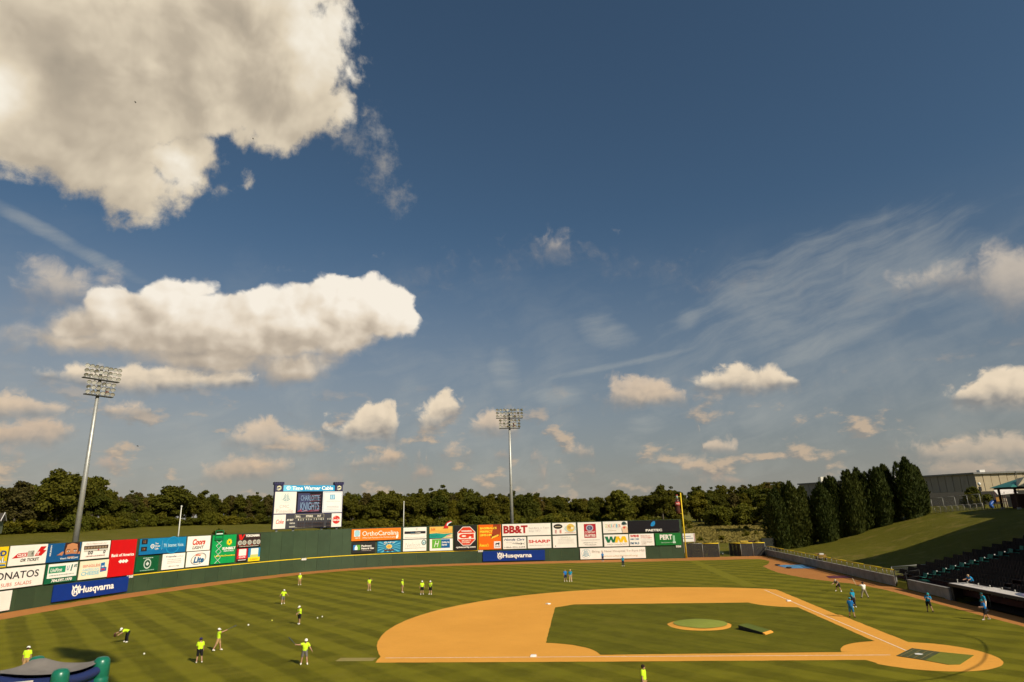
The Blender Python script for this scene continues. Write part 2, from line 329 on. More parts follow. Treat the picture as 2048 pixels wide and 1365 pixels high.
def row(parts, sky, sc, amp_t, amp_b, soft, lit_c, dark_c, off, relief, opac, warp=1.0, w_v=0.55, t_gain=1.0, oct_v=2.0):
    """one row of cumulus: soft flat bottoms, billowing tops, lit from the sun's side"""
    b0 = bump(P0, sc, warp, w_v=w_v, oct_v=oct_v)
    l0 = bump(P0, sc * 1.15, warp * 0.7, w_v=0.8, oct_v=1.0, det=2.0)
    l1 = bump(P_off(off), sc * 1.15, warp * 0.7, w_v=0.8, oct_v=1.0, det=2.0)
    top, bot, sl = outline(parts, az0)
    dt = N.m('MULTIPLY_ADD', b0, amp_t, N.m('MULTIPLY', N.m('SUBTRACT', top, el0), sl))
    db = N.m('MULTIPLY_ADD', b0, amp_b, N.m('MULTIPLY', N.m('SUBTRACT', el0, bot), sl))
    al = N.m('MULTIPLY', N.remap(dt, -soft[0] * 0.35, soft[0], 0.0, 1.0, True), N.remap(db, -soft[1] * 0.7, soft[1], 0.0, 1.0, True))
    th = N.m('MAXIMUM', N.m('SUBTRACT', top, bot), 0.4)
    tt = N.m('DIVIDE', N.m('SUBTRACT', el0, bot), th)
    lit = N.m('MULTIPLY_ADD', N.m('SUBTRACT', l0, l1), relief, N.m('MULTIPLY', N.remap(tt, -0.1, 0.95, 0.0, 1.0, True), t_gain))
    lit = N.m('MULTIPLY_ADD', N.m('SUBTRACT', b0, 0.1), 0.10, lit)
    cc = N.ramp(N.remap(lit, -0.05, 1.05), [(0.0, kk(dark_c)), (0.35, kk(tuple(0.45 * a + 0.55 * b for a, b in zip(dark_c, lit_c)))), (0.75, kk(lit_c)), (1.0, kk(tuple(min(1.0, 1.08 * q) for q in lit_c)))])
    return N.mix(N.m('MULTIPLY', al, opac), sky, cc), b0


hz = N.m('MULTIPLY', N.remap(el0, 1.0, 9.0, 0.5, 0.95), N.remap(N.noise2(P0, 0.22, 2.0, 0.5), 0.3, 0.6, 0.75, 1.0))
# scattered small puffs low over the horizon
pfn = N.noise2(N.v('MULTIPLY', P0, (0.75, 1.35, 1.0)), 0.30, 7.0, 0.56)
pf2 = N.noise2(N.v('MULTIPLY', N.v('ADD', P0, (0.4, 0.5, 0.0)), (0.75, 1.35, 1.0)), 0.30, 4.0, 0.56)
pfa = N.m('MULTIPLY', N.remap(pfn, 0.555, 0.70, 0.0, 0.75, True), N.m('MULTIPLY', N.remap(el0, 11.5, 7.0), N.remap(el0, 0.5, 2.5, 0.35, 1.0)))
pfl = N.remap(N.m('SUBTRACT', pfn, pf2), -0.05, 0.07)
sky_col = N.mix(pfa, sky_col, N.mix(pfl, kk(lin(150, 143, 135)), kk(lin(205, 180, 152))))
sky_col, _ = row(SKY_R3, sky_col, 1.0, 0.55, 0.35, (0.6, 0.6), lin(196, 168, 144), lin(150, 142, 134), 0.35, 0.35, hz)
sky_col, _ = row(SKY_R2, sky_col, 0.85, 0.75, 0.4, (0.6, 0.7), lin(212, 186, 158), lin(150, 142, 134), 0.4, 0.35, hz)
sky_col, _ = row(SKY_R1, sky_col, 0.7, 0.9, 0.5, (0.6, 0.8), lin(216, 194, 168), lin(148, 143, 137), 0.5, 0.35, hz)
sky_col, _ = row(SKY_U, sky_col, 0.55, 1.3, 1.0, (1.3, 1.6), lin(206, 192, 174), lin(146, 143, 142), 0.6, 0.3, 0.75)
sky_col, _ = row(SKY_B2, sky_col, 0.6, 0.9, 0.6, (0.5, 0.9), lin(230, 212, 186), lin(140, 136, 132), 0.6, 0.40, 0.96)

# the long cumulus: a heap of puffs, its relief lit from the sun's side
bB = bump(P0, 0.50, 0.9, w_v=0.55, oct_v=2.0, det=8.0)
AEo = N.v('ADD', ae0, (1.5, 1.25, 0.0))
wB = N.v('SUBTRACT', N.noise2(P0, 0.35, 3.0, 0.55, color=True), (0.5, 0.5, 0.5))
wB = N.v('SCALE', N.v('MULTIPLY', wB, (1.0, 1.0, 0.0)), s=1.6)
dB0 = puff_dist(N.v('ADD', ae0, wB), SKY_EB, 0.25)
dB1 = puff_dist(N.v('ADD', AEo, wB), SKY_EB, 0.25)
lB0 = bump(P0, 0.42, 0.8, w_v=0.85, oct_v=1.0, det=2.0)
lB1 = bump(P_off(0.7), 0.42, 0.8, w_v=0.85, oct_v=1.0, det=2.0)
low = N.remap(el0, 12.0, 17.5)                         # the base of the heap dissolves softly
hB = N.m('MULTIPLY_ADD', bB, 0.55, dB0)
alB = N.remap(hB, -0.16, N.m('MULTIPLY_ADD', N.m('SUBTRACT', 1.0, low), 1.1, 0.30), 0.0, 1.0, True)
litB = N.m('MULTIPLY', N.m('SUBTRACT', dB0, dB1), 0.17)
litB = N.m('MULTIPLY_ADD', N.m('SUBTRACT', lB0, lB1), 0.24, litB)
litB = N.m('ADD', litB, N.m('MULTIPLY_ADD', N.remap(el0, 10.5, 19.5), 0.62, 0.18))
litB = N.m('MULTIPLY_ADD', bB, 0.06, litB)
cB = N.ramp(litB, [(0.0, kk(lin(148, 139, 130))), (0.35, kk(lin(190, 176, 158))), (0.62, kk(lin(228, 214, 194))), (0.9, kk(lin(247, 238, 223)))])
sky_col = N.mix(alB, sky_col, cB)

# the big ragged cloud overhead
bA = bump(P0, 0.15, 1.0, w_v=0.25, oct_v=2.0, rough=0.55, det=9.0)
wfine = N.noise2(P0, 0.5, 8.0, 0.66)
wA2 = N.v('SCALE', N.v('MULTIPLY', N.v('SUBTRACT', N.noise2(P0, 0.11, 4.0, 0.6, color=True), (0.5, 0.5, 0.5)), (1.0, 1.0, 0.0)), s=7.0)
dA0 = puff_dist(N.v('ADD', ae0, wA2), SKY_EA, 0.5)
dA1 = puff_dist(N.v('ADD', N.v('ADD', ae0, (3.0, 2.4, 0.0)), wA2), SKY_EA, 0.5)
lA0 = bump(P0, 0.14, 0.8, w_v=0.5, oct_v=1.0, det=4.0)
lA1 = bump(P_off(1.6), 0.14, 0.8, w_v=0.5, oct_v=1.0, det=4.0)
hA = N.m('MULTIPLY_ADD', bA, 1.3, dA0)
hA = N.m('MULTIPLY_ADD', N.m('SUBTRACT', wfine, 0.5), 2.6, hA)
MW = blobs(ae0, SKY_W, 0.3)
wisp = N.remap(N.m('ADD', N.m('MULTIPLY', N.m('SUBTRACT', wfine, 0.5), 3.6), N.m('MULTIPLY_ADD', bA, 0.7, N.m('MULTIPLY', MW, 0.8))), 0.2, 2.2, 0.0, 0.36, True)
alA = N.m('MAXIMUM', N.remap(hA, -0.35, 1.35, 0.0, 1.0, True), wisp)
patch = N.noise2(N.v('MULTIPLY', P0, (0.8, 1.2, 1.0)), 0.06, 4.0, 0.5)
litA = N.m('MULTIPLY_ADD', N.m('SUBTRACT', lA0, lA1), 0.32, N.m('MULTIPLY_ADD', N.m('SUBTRACT', patch, 0.5), 1.45, 0.52))
litA = N.m('ADD', litA, N.m('MULTIPLY', N.m('SUBTRACT', dA0, dA1), 0.07))
litA = N.m('ADD', litA, N.m('MULTIPLY', N.remap(el0, 22.0, 42.0), 0.25))
litA = N.m('MULTIPLY_ADD', bA, 0.06, litA)
cA = N.ramp(litA, [(0.0, kk(lin(156, 146, 131))), (0.38, kk(lin(188, 175, 155))), (0.68, kk(lin(222, 208, 184))), (1.0, kk(lin(246, 238, 222)))])
sky_col = N.mix(alA, sky_col, cA)

_bgn = WT.nodes.new('ShaderNodeBackground')
_bgn.inputs['Strength'].default_value = 0.10
WT.links.new(sky_col, _bgn.inputs['Color'])
_wo = WT.nodes.new('ShaderNodeOutputWorld')
WT.links.new(_bgn.outputs[0], _wo.inputs['Surface'])


# ================================================================ helpers
R = math.radians
MATS = {}


def new_mat(name):
    mt = bpy.data.materials.new(name)
    mt.use_nodes = True
    nt = mt.node_tree
    b = nt.nodes['Principled BSDF']
    return mt, Nodes(nt), b


def paint(name, col, rough=0.6, metal=0.0, var=0.10, scale=1.5, bump=0.0, spec=0.3):
    """painted / plain surface with slight uneven wear"""
    key = (name, tuple(round(c, 4) for c in col))
    if key in MATS:
        return MATS[key]
    mt, n, b = new_mat(name)
    tc = n.t.nodes.new('ShaderNodeTexCoord').outputs['Object']
    nz = n.noise(tc, scale, 5.0, 0.6)
    c = n.mix(n.remap(nz, 0.3, 0.7), tuple(q * (1 - var) for q in col), tuple(min(1.0, q * (1 + var)) for q in col))
    n.t.links.new(c, b.inputs['Base Color'])
    b.inputs['Roughness'].default_value = rough
    b.inputs['Metallic'].default_value = metal
    b.inputs['Specular IOR Level'].default_value = spec
    if bump:
        bn = n.t.nodes.new('ShaderNodeBump')
        bn.inputs['Strength'].default_value = bump
        n.t.links.new(n.noise(tc, scale * 8, 4.0, 0.6), bn.inputs['Height'])
        n.t.links.new(bn.outputs[0], b.inputs['Normal'])
    MATS[key] = mt
    return mt


def srgb(r, g, b, f=1.0):
    return tuple(q * f for q in lin(r, g, b))


class MB:
    """collects faces, then links them as one mesh object"""
    def __init__(self):
        self.v, self.f, self.mi = [], [], []
        self.m = 0

    def face(self, pts):
        k = len(self.v)
        self.v += [tuple(q) for q in pts]
        self.f.append(tuple(range(k, k + len(pts))))
        self.mi.append(self.m)

    def add(self, vs, fs):
        k = len(self.v)
        self.v += [tuple(q) for q in vs]
        for f in fs:
            self.f.append(tuple(i + k for i in f))
            self.mi.append(self.m)

    def box(self, x0, x1, y0, y1, z0, z1):
        self.add([(x0, y0, z0), (x1, y0, z0), (x1, y1, z0), (x0, y1, z0), (x0, y0, z1), (x1, y0, z1), (x1, y1, z1), (x0, y1, z1)],
                 [(0, 3, 2, 1), (4, 5, 6, 7), (0, 1, 5, 4), (1, 2, 6, 5), (2, 3, 7, 6), (3, 0, 4, 7)])

    def bar(self, a, b, w, h, up=(0, 0, 1)):
        """box beam from a to b"""
        a, b = Vector(a), Vector(b)
        d = (b - a).normalized()
        up = Vector(up)
        if abs(d.dot(up)) > 0.95:
            up = Vector((0, 1, 0)) if abs(d.y) < 0.9 else Vector((1, 0, 0))
        s = d.cross(up).normalized()
        u = s.cross(d)
        vs = []
        for p_ in (a, b):
            for (i, j) in ((-1, -1), (1, -1), (1, 1), (-1, 1)):
                vs.append(p_ + s * (i * w / 2) + u * (j * h / 2))
        self.add(vs, [(0, 3, 2, 1), (4, 5, 6, 7), (0, 1, 5, 4), (1, 2, 6, 5), (2, 3, 7, 6), (3, 0, 4, 7)])

    def tube(self, pts, radii, n=10, caps=True):
        """round tube along points"""
        pts = [Vector(q) for q in pts]
        if not hasattr(radii, '__len__'):
            radii = [radii] * len(pts)
        k = len(self.v)
        prev = None
        for i, p_ in enumerate(pts):
            d = (pts[min(i + 1, len(pts) - 1)] - pts[max(i - 1, 0)]).normalized()
            ref = Vector((0, 0, 1)) if abs(d.z) < 0.9 else Vector((1, 0, 0))
            s = d.cross(ref).normalized() if prev is None else (prev - d * prev.dot(d)).normalized()
            prev = s
            u = d.cross(s)
            for j in range(n):
                a = 2 * math.pi * j / n
                self.v.append(tuple(p_ + (s * math.cos(a) + u * math.sin(a)) * radii[i]))
        for i in range(len(pts) - 1):
            for j in range(n):
                self.f.append((k + i * n + j, k + i * n + (j + 1) % n, k + (i + 1) * n + (j + 1) % n, k + (i + 1) * n + j))
                self.mi.append(self.m)
        if caps:
            self.f.append(tuple(k + j for j in range(n))[::-1])
            self.mi.append(self.m)
            self.f.append(tuple(k + (len(pts) - 1) * n + j for j in range(n)))
            self.mi.append(self.m)

    def lathe(self, prof, c=(0, 0, 0), n=16):
        """profile of (radius, z) turned about a vertical axis"""
        self.tube([(c[0], c[1], c[2] + z) for _, z in prof], [r for r, _ in prof], n)

    def ball(self, c, rx, ry=None, rz=None, nu=12, nv=8):
        ry, rz = ry or rx, rz or rx
        k = len(self.v)
        for i in range(nv + 1):
            t = math.pi * i / nv
            for j in range(nu):
                a = 2 * math.pi * j / nu
                self.v.append((c[0] + rx * math.sin(t) * math.cos(a), c[1] + ry * math.sin(t) * math.sin(a), c[2] + rz * math.cos(t)))
        for i in range(nv):
            for j in range(nu):
                self.f.append((k + i * nu + j, k + (i + 1) * nu + j, k + (i + 1) * nu + (j + 1) % nu, k + i * nu + (j + 1) % nu))
                self.mi.append(self.m)

    def prism(self, out, z0, z1):
        """flat outline raised from z0 to z1"""
        n = len(out)
        self.add([(x, y, z0) for x, y in out] + [(x, y, z1) for x, y in out],
                 [tuple(range(n))[::-1], tuple(range(n, 2 * n))] + [(i, (i + 1) % n, n + (i + 1) % n, n + i) for i in range(n)])

    def build(self, name, mats, parent=None, smooth=False, origin=None):
        me = bpy.data.meshes.new(name)
        vs = self.v
        if origin is not None:
            vs = [(a - origin[0], b - origin[1], c - origin[2]) for a, b, c in vs]
        me.from_pydata(vs, [], self.f)
        for q in (mats if isinstance(mats, (list, tuple)) else [mats]):
            me.materials.append(q)
        if any(self.mi):
            me.polygons.foreach_set('material_index', self.mi)
        if smooth:
            me.polygons.foreach_set('use_smooth', [True] * len(me.polygons))
        o = bpy.data.objects.new(name, me)
        COL.objects.link(o)
        if parent is not None:
            o.parent = parent
        return o


def tag(o, label=None, cat=None, group=None, kind=None):
    if label:
        o['label'] = label
    if cat:
        o['category'] = cat
    if group:
        o['group'] = group
    if kind:
        o['kind'] = kind
    return o


def thing(name, label, cat, loc=(0, 0, 0), rz=0.0, group=None):
    o = bpy.data.objects.new(name, None)
    o.empty_display_size = 0.3
    COL.objects.link(o)
    o.location = loc
    o.rotation_euler = (0, 0, rz)
    return tag(o, label, cat, group)


def copy_tree(o, parent=None):
    c = o.copy()
    COL.objects.link(c)
    c.parent = parent
    for ch in o.children:
        copy_tree(ch, c)
    return c


def spline(P, n=12):
    P = [Vector(q) for q in P]
    Q = [2 * P[0] - P[1]] + P + [2 * P[-1] - P[-2]]
    out = []
    for i in range(1, len(Q) - 2):
        a, b, c, d = Q[i - 1:i + 3]
        for k in range(n):
            t = k / n
            out.append(0.5 * ((2 * b) + (-a + c) * t + (2 * a - 5 * b + 4 * c - d) * t * t + (-a + 3 * b - 3 * c + d) * t ** 3))
    out.append(P[-1])
    return out


def smooth01(x, a, b):
    t = min(max((x - a) / (b - a), 0.0), 1.0)
    return t * t * (3 - 2 * t)


# the outfield wall in plan, from left field round to the right field pole
WALL = spline([(-97, -8), (-97, 8), (-96.6, 20), (-96, 30), (-95, 39), (-93.2, 47.3), (-90.8, 55), (-87.5, 63.2), (-82.7, 73),
               (-77.3, 80), (-71, 85), (-62.5, 88.8), (-53, 91), (-43.3, 92.2), (-26, 93.1), (-10, 93.4), (-1.0, 93.5)])
WS = [0.0]
for _i in range(1, len(WALL)):
    WS.append(WS[-1] + (WALL[_i] - WALL[_i - 1]).length)


def wall_at(s):
    s = min(max(s, 0.0), WS[-1] - 1e-6)
    i = 0
    while WS[i + 1] < s:
        i += 1
    f = (s - WS[i]) / (WS[i + 1] - WS[i])
    return WALL[i].lerp(WALL[i + 1], f)


def wall_dist(x, y):
    """distance to the wall, positive behind it"""
    best, sg = 1e9, 1
    q = Vector((x, y))
    for i in range(0, len(WALL) - 1, 2):
        a, b = WALL[i], WALL[min(i + 2, len(WALL) - 1)]
        e = b - a
        t = min(max((q - a).dot(e) / e.length_squared, 0), 1)
        d = (q - (a + e * t)).length
        if d < best:
            best = d
            sg = 1 if e.x * (y - a.y) - e.y * (x - a.x) > 0 else -1
    return best * sg


CAM_XY = Vector((-23.2, -51.05))


def interp(x, xs, ys):
    if x <= xs[0]:
        return ys[0]
    for i in range(len(xs) - 1):
        if x <= xs[i + 1]:
            return ys[i] + (ys[i + 1] - ys[i]) * (x - xs[i]) / (xs[i + 1] - xs[i])
    return ys[-1]


def berm(x):
    return interp(x, (16.9, 18, 21.5, 26.3, 31.7, 37.2, 42.6, 47, 52.3, 57, 70, 300), (0.7, 0.95, 1.1, 1.75, 2.75, 4.25, 5.8, 6.9, 8.15, 8.7, 9.0, 9.6))


def ground_z(x, y):
    dx, dy = x - CAM_XY.x, y - CAM_XY.y
    D = math.hypot(dx, dy)
    az = math.degrees(math.atan2(dx, dy))
    wig = 0.5 * mnoise.noise((x * 0.02, y * 0.02, 0.3)) * smooth01(D, 150, 260)
    # left and centre, behind the wall
    wd = wall_dist(x, y) if (x < 6 and D < 400) else 100.0
    if D >= 400 and x < 6:
        wd = 200.0
    if dy < -60:
        wd = max(wd, -1)
    zl = smooth01(wd, 0.8, 8.0) * 7.35 + smooth01(wd, 5, 190) * 1.95
    # right of the pole
    zr = 0.25 * smooth01(D, 155, 190) + smooth01(D, 205, 292) * 3.0 + smooth01(D, 300, 600) * 3
    f = smooth01(az, -27, -15)
    z = zl * (1 - f) + zr * f
    if 16.9 < x < 20.6 and y < 26.3:
        return -0.6
    if wd < 0.8 and x < 16.9:
        z = zl
    if wd <= 0.8 and x < 6:
        z = 0.0
    # right field berm and plateau
    zb = berm(x)
    g = smooth01(x, 16.6, 16.95) * (1 - smooth01(y, 101, 116) * (1 - smooth01(x, 50, 75)))
    z = z * (1 - g) + zb * g
    if x > 16.9 and y < 95.5:
        z = zb
    return z + (wig if D > 160 else 0.0) - 0.03


# ================================================================ ground materials
def grass_mat(name, c_dark, c_light, stripe=0.0, patch_c=None, patch=0.0, blade=True):
    mt, n, b = new_mat(name)
    tc = n.t.nodes.new('ShaderNodeNewGeometry').outputs['Position']
    x, y, z = n.xyz(tc)
    big = n.noise(tc, 0.07, 4.0, 0.6)
    mid = n.noise(tc, 0.9, 5.0, 0.65)
    fine = n.noise(n.v('MULTIPLY', tc, (1.0, 1.0, 1.0)), 9.0, 3.0, 0.7)
    f = n.m('ADD', n.m('MULTIPLY', n.m('SUBTRACT', big, 0.5), 0.9), n.m('MULTIPLY', n.m('SUBTRACT', mid, 0.5), 1.0))
    f = n.m('ADD', f, n.m('MULTIPLY', n.m('SUBTRACT', fine, 0.5), 0.9))
    streak = n.noise(n.vec(n.m('MULTIPLY', n.m('ADD', x, y), 1.1), n.m('MULTIPLY', n.m('SUBTRACT', x, y), 0.16), 0.0), 1.0, 5.0, 0.7)
    f = n.m('ADD', f, n.m('MULTIPLY', n.m('SUBTRACT', streak, 0.5), 0.9))
    f = n.m('ADD', f, 0.5)
    if stripe:
        wob = n.m('MULTIPLY', n.m('SUBTRACT', n.noise(tc, 0.12, 2.0, 0.5), 0.5), 0.9)
        u = n.m('ADD', n.m('MULTIPLY', n.m('ADD', x, y), 0.70711), wob)
        w = n.m('ADD', n.m('MULTIPLY', n.m('SUBTRACT', x, y), 0.70711), wob)
        su = n.m('MULTIPLY', n.m('SINE', n.m('MULTIPLY', n.m('ADD', u, 0.4), 2 * math.pi / 3.62)), 3.0, clamp=False)
        su = n.m('MAXIMUM', n.m('MINIMUM', su, 1.0), -1.0)
        sw = n.m('MULTIPLY', n.m('SINE', n.m('MULTIPLY', w, 2 * math.pi / 3.9)), 2.5)
        sw = n.m('MAXIMUM', n.m('MINIMUM', sw, 1.0), -1.0)
        fade = n.remap(n.noise(tc, 0.05, 3.0, 0.5), 0.3, 0.62, 0.35, 1.0)
        f = n.m('ADD', f, n.m('MULTIPLY', n.m('MULTIPLY', su, fade), stripe))
        f = n.m('ADD', f, n.m('MULTIPLY', sw, stripe * 0.28))
    c = n.mix(n.m('MULTIPLY', f, 1.0, clamp=True), c_dark, c_light)
    if patch:
        pf = n.remap(n.noise(tc, 0.22, 6.0, 0.7, 0.4), 0.53, 0.70, 0.0, patch)
        c = n.mix(pf, c, patch_c)
    n.t.links.new(c, b.inputs['Base Color'])
    b.inputs['Roughness'].default_value = 0.9
    b.inputs['Specular IOR Level'].default_value = 0.12
    bn = n.t.nodes.new('ShaderNodeBump')
    bn.inputs['Strength'].default_value = 0.5
    bn.inputs['Distance'].default_value = 0.08
    n.t.links.new(n.noise(tc, 14.0, 4.0, 0.7), bn.inputs['Height'])
    n.t.links.new(bn.outputs[0], b.inputs['Normal'])
    return mt


def dirt_mat(name, c0, c1, streak=0.0):
    mt, n, b = new_mat(name)
    tc = n.t.nodes.new('ShaderNodeNewGeometry').outputs['Position']
    big = n.noise(tc, 0.12, 4.0, 0.6)
    fine = n.noise(tc, 5.0, 5.0, 0.7)
    f = n.m('ADD', n.m('MULTIPLY', n.m('SUBTRACT', big, 0.5), 1.2), n.m('MULTIPLY', n.m('SUBTRACT', fine, 0.5), 0.8))
    c = n.mix(n.m('ADD', f, 0.5, clamp=True), c0, c1)
    # scuffs and rake marks
    sc = n.remap(n.noise(n.v('MULTIPLY', tc, (0.7, 2.2, 1.0)), 1.3, 6.0, 0.75, 0.8), 0.56, 0.76, 0.0, 0.42)
    c = n.mix(sc, c, tuple(q * 0.72 for q in c0))
    n.t.links.new(c, b.inputs['Base Color'])
    b.inputs['Roughness'].default_value = 0.95
    b.inputs['Specular IOR Level'].default_value = 0.1
    bn = n.t.nodes.new('ShaderNodeBump')
    bn.inputs['Strength'].default_value = 0.35
    bn.inputs['Distance'].default_value = 0.04
    n.t.links.new(n.noise(tc, 18.0, 4.0, 0.7), bn.inputs['Height'])
    n.t.links.new(bn.outputs[0], b.inputs['Normal'])
    return mt


G_DARK, G_LIGHT = (0.098, 0.090, 0.0030), (0.185, 0.165, 0.008)
M_LAWN = grass_mat('mown_turf', G_DARK, G_LIGHT, stripe=0.36, patch_c=(0.22, 0.180, 0.020), patch=0.30)
M_INLAWN = grass_mat('infield_turf', (0.072, 0.070, 0.0025), (0.158, 0.142, 0.007), stripe=0.12, patch_c=(0.22, 0.180, 0.020), patch=0.35)
M_ROUGH = grass_mat('rough_grass', (0.072, 0.070, 0.003), (0.145, 0.125, 0.010), patch_c=(0.25, 0.175, 0.05), patch=0.55)
M_DIRT = dirt_mat('infield_clay', (0.66, 0.292, 0.044), (0.83, 0.385, 0.066))
M_TRACK = dirt_mat('cinder_track', (0.36, 0.145, 0.038), (0.47, 0.20, 0.058))
M_CHALK = paint('chalk', (0.82, 0.72, 0.58), 0.95, var=0.25, scale=3.0)

# ================================================================ ground
def axis(dense, step, lo, hi, grow=1.22):
    a = [dense[0] + i * step for i in range(int((dense[1] - dense[0]) / step) + 1)]
    s = step
    while a[-1] < hi:
        s *= grow
        a.append(a[-1] + s)
    s = step
    while a[0] > lo:
        s *= grow
        a.insert(0, a[0] - s)
    return a


XA = axis((-136, 72), 3.0, -2600, 2600)
XA = sorted(XA + [16.55, 16.95, 18.0])
YA = axis((-20, 170), 3.4, -700, 3200)
_b = MB()
for yy in YA:
    for xx in XA:
        _b.v.append((xx, yy, ground_z(xx, yy)))
for j in range(len(YA) - 1):
    for i in range(len(XA) - 1):
        k = j * len(XA) + i
        _b.f.append((k, k + 1, k + len(XA) + 1, k + len(XA)))
        _b.mi.append(0)
tag(_b.build('ground', M_ROUGH, smooth=True), kind='structure')


def ragged(outline, amp, step=0.45, f=1.1):
    """an outline whose straight runs waver a little, as a cut turf edge does"""
    out = []
    n = len(outline)
    for i in range(n):
        a, b = Vector(outline[i]), Vector(outline[(i + 1) % n])
        L = (b - a).length
        if L < 1e-6:
            continue
        nr = Vector((-(b - a).y, (b - a).x)) / L
        k = max(1, int(L / step)) if L < 120 else 1
        for j in range(k):
            q = a.lerp(b, j / k)
            w = mnoise.noise((q.x * f, q.y * f, 1.7)) + 0.6 * mnoise.noise((q.x * f * 2.7, q.y * f * 2.7, 5.1))
            out.append((q.x + nr.x * w * amp, q.y + nr.y * w * amp))
    return out


def sheet(name, outline, z, m, kind='structure', rag=0.0):
    """a flat filled outline (may be concave)"""
    if rag:
        outline = ragged(outline, rag)
    bm = bmesh.new()
    vs = [bm.verts.new((x, y, z)) for x, y in outline]
    es = [bm.edges.new((vs[i], vs[(i + 1) % len(vs)])) for i in range(len(vs))]
    bmesh.ops.triangle_fill(bm, use_beauty=True, use_dissolve=False, edges=es)
    for f in bm.faces:
        if f.normal.z < 0:
            f.normal_flip()
    me = bpy.data.meshes.new(name)
    bm.to_mesh(me)
    bm.free()
    me.materials.append(m)
    o = bpy.data.objects.new(name, me)
    COL.objects.link(o)
    return tag(o, kind=kind)


# warning track: everything inside the walls; the lawn lies on it
RWX = 16.62
track = [tuple(q) for q in WALL[::3]] + [(-1.0, 93.5), (-0.6, 95.6), (RWX, 95.6), (RWX, 4), (RWX, -14), (5, -30), (-97, -30)]
sheet('warning_track', track, 0.0, M_TRACK)


def inner(d0, d1, s0, s1, n):
    out = []
    for i in range(n + 1):
        s = s0 + (s1 - s0) * i / n
        a, b2 = wall_at(s), wall_at(s + 0.3)
        t = (b2 - a).normalized()
        nrm = Vector((t.y, -t.x))
        dd = d0 + (d1 - d0) * i / n + 0.10 * math.sin(s * 0.9) + 0.07 * math.sin(s * 2.3)
        out.append(tuple(a + nrm * dd))
    return out


lawn = inner(5.2, 5.6, 16, 110, 60) + inner(5.6, 7.0, 111, 166, 40)
lawn += [(2.0, 86.9), (6.0, 87.2), (10, 87.5), (12.4, 87.0), (13.2, 85.2), (13.2, 81.5), (11.4, 76), (9.1, 71.1), (8.4, 65), (8.2, 59), (8.6, 55.8),
         (9.3, 51.5), (10.3, 48.3), (11.6, 45.4), (12.8, 43.1), (13.6, 39.5), (14.1, 36), (14.0, 30), (13.9, 24.7), (13.85, 17), (13.8, 10.3), (13.5, 0), (12, -12), (4, -28), (-88, -28), (-91.6, 0)]
sheet('outfield_lawn', lawn, 0.012, M_LAWN, rag=0.10)

# infield clay
MX, MY = -13.04, 13.04
arc = []
for i in range(121):
    a = R(-24.0) + (R(205.5) - R(-24.0)) * i / 120
    arc.append((MX + 28.96 * math.cos(a), MY + 28.96 * math.sin(a)))
arc = [q for q in arc if q[0] < 1.55 and q[1] > -1.5]
ang = lambda cx, cy, r, a0, a1, n: [(cx + r * math.cos(R(a0 + (a1 - a0) * i / n)), cy + r * math.sin(R(a0 + (a1 - a0) * i / n))) for i in range(n + 1)]
clay = [(1.55, 37.7)] + arc[arc.index(min(arc, key=lambda q: (q[0] - 1.4) ** 2 + (q[1] - 37.6) ** 2)) + 1:]
clay = [q for q in clay]
clay += [(-38.9, -1.5)]
clay += [(-22.8, -1.55), (-4.0, -1.45), (-3.7, -2.4)]
clay += ang(0.2, 0.0, 4.75, 213, 412, 36)
clay += [(1.6, 4.4), (1.6, 17.5), (1.35, 17.5)]
sheet('infield_dirt', clay, 0.024, M_DIRT, rag=0.055)
grass_in = [(-3.6, 1.05)] + ang(0.1, 0.1, 4.85, 168, 99, 10) + [(-0.75, 5.0), (-0.75, 22.3)]
grass_in += ang(0.0, 27.43, 4.9, 262, 190, 10) + [(-5.4, 26.5), (-24.4, 26.9), (-26.5, 24.7), (-26.55, 5.25)]
grass_in += ang(-27.43, 0.0, 5.25, 80, 12, 10) + [(-22.2, 0.62)]
sheet('infield_lawn', grass_in, 0.036, M_INLAWN, rag=0.055)

# chalk lines
_b = MB()
def flat(b_, x0, x1, y0, y1, z):
    b_.face([(x0, y0, z), (x1, y0, z), (x1, y1, z), (x0, y1, z)])
flat(_b, -38.6, -1.75, -0.06, 0.045, 0.032)
tag(_b.build('foul_line', M_CHALK), kind='structure')
_b = MB()
flat(_b, -0.05, 0.05, 1.2, 37.6, 0.032)
tag(_b.build('foul_line', M_CHALK), kind='structure')
M_FAINT = grass_mat('worn_turf', (0.150, 0.136, 0.006), (0.215, 0.190, 0.014))
_b = MB()
flat(_b, -42.2, -39.3, -0.95, 0.15, 0.022)
tag(_b.build('worn_turf_strip', grass_mat('straw_turf', (0.26, 0.20, 0.06), (0.36, 0.29, 0.10))), kind='structure')
# light mown band along the right field line
_b = MB()
_b.face([(-1.6, 42, 0.018), (0.3, 42, 0.018), (0.3, 86.6, 0.018), (-1.6, 86.6, 0.018)])
tag(_b.build('mown_band', M_FAINT), kind='structure')

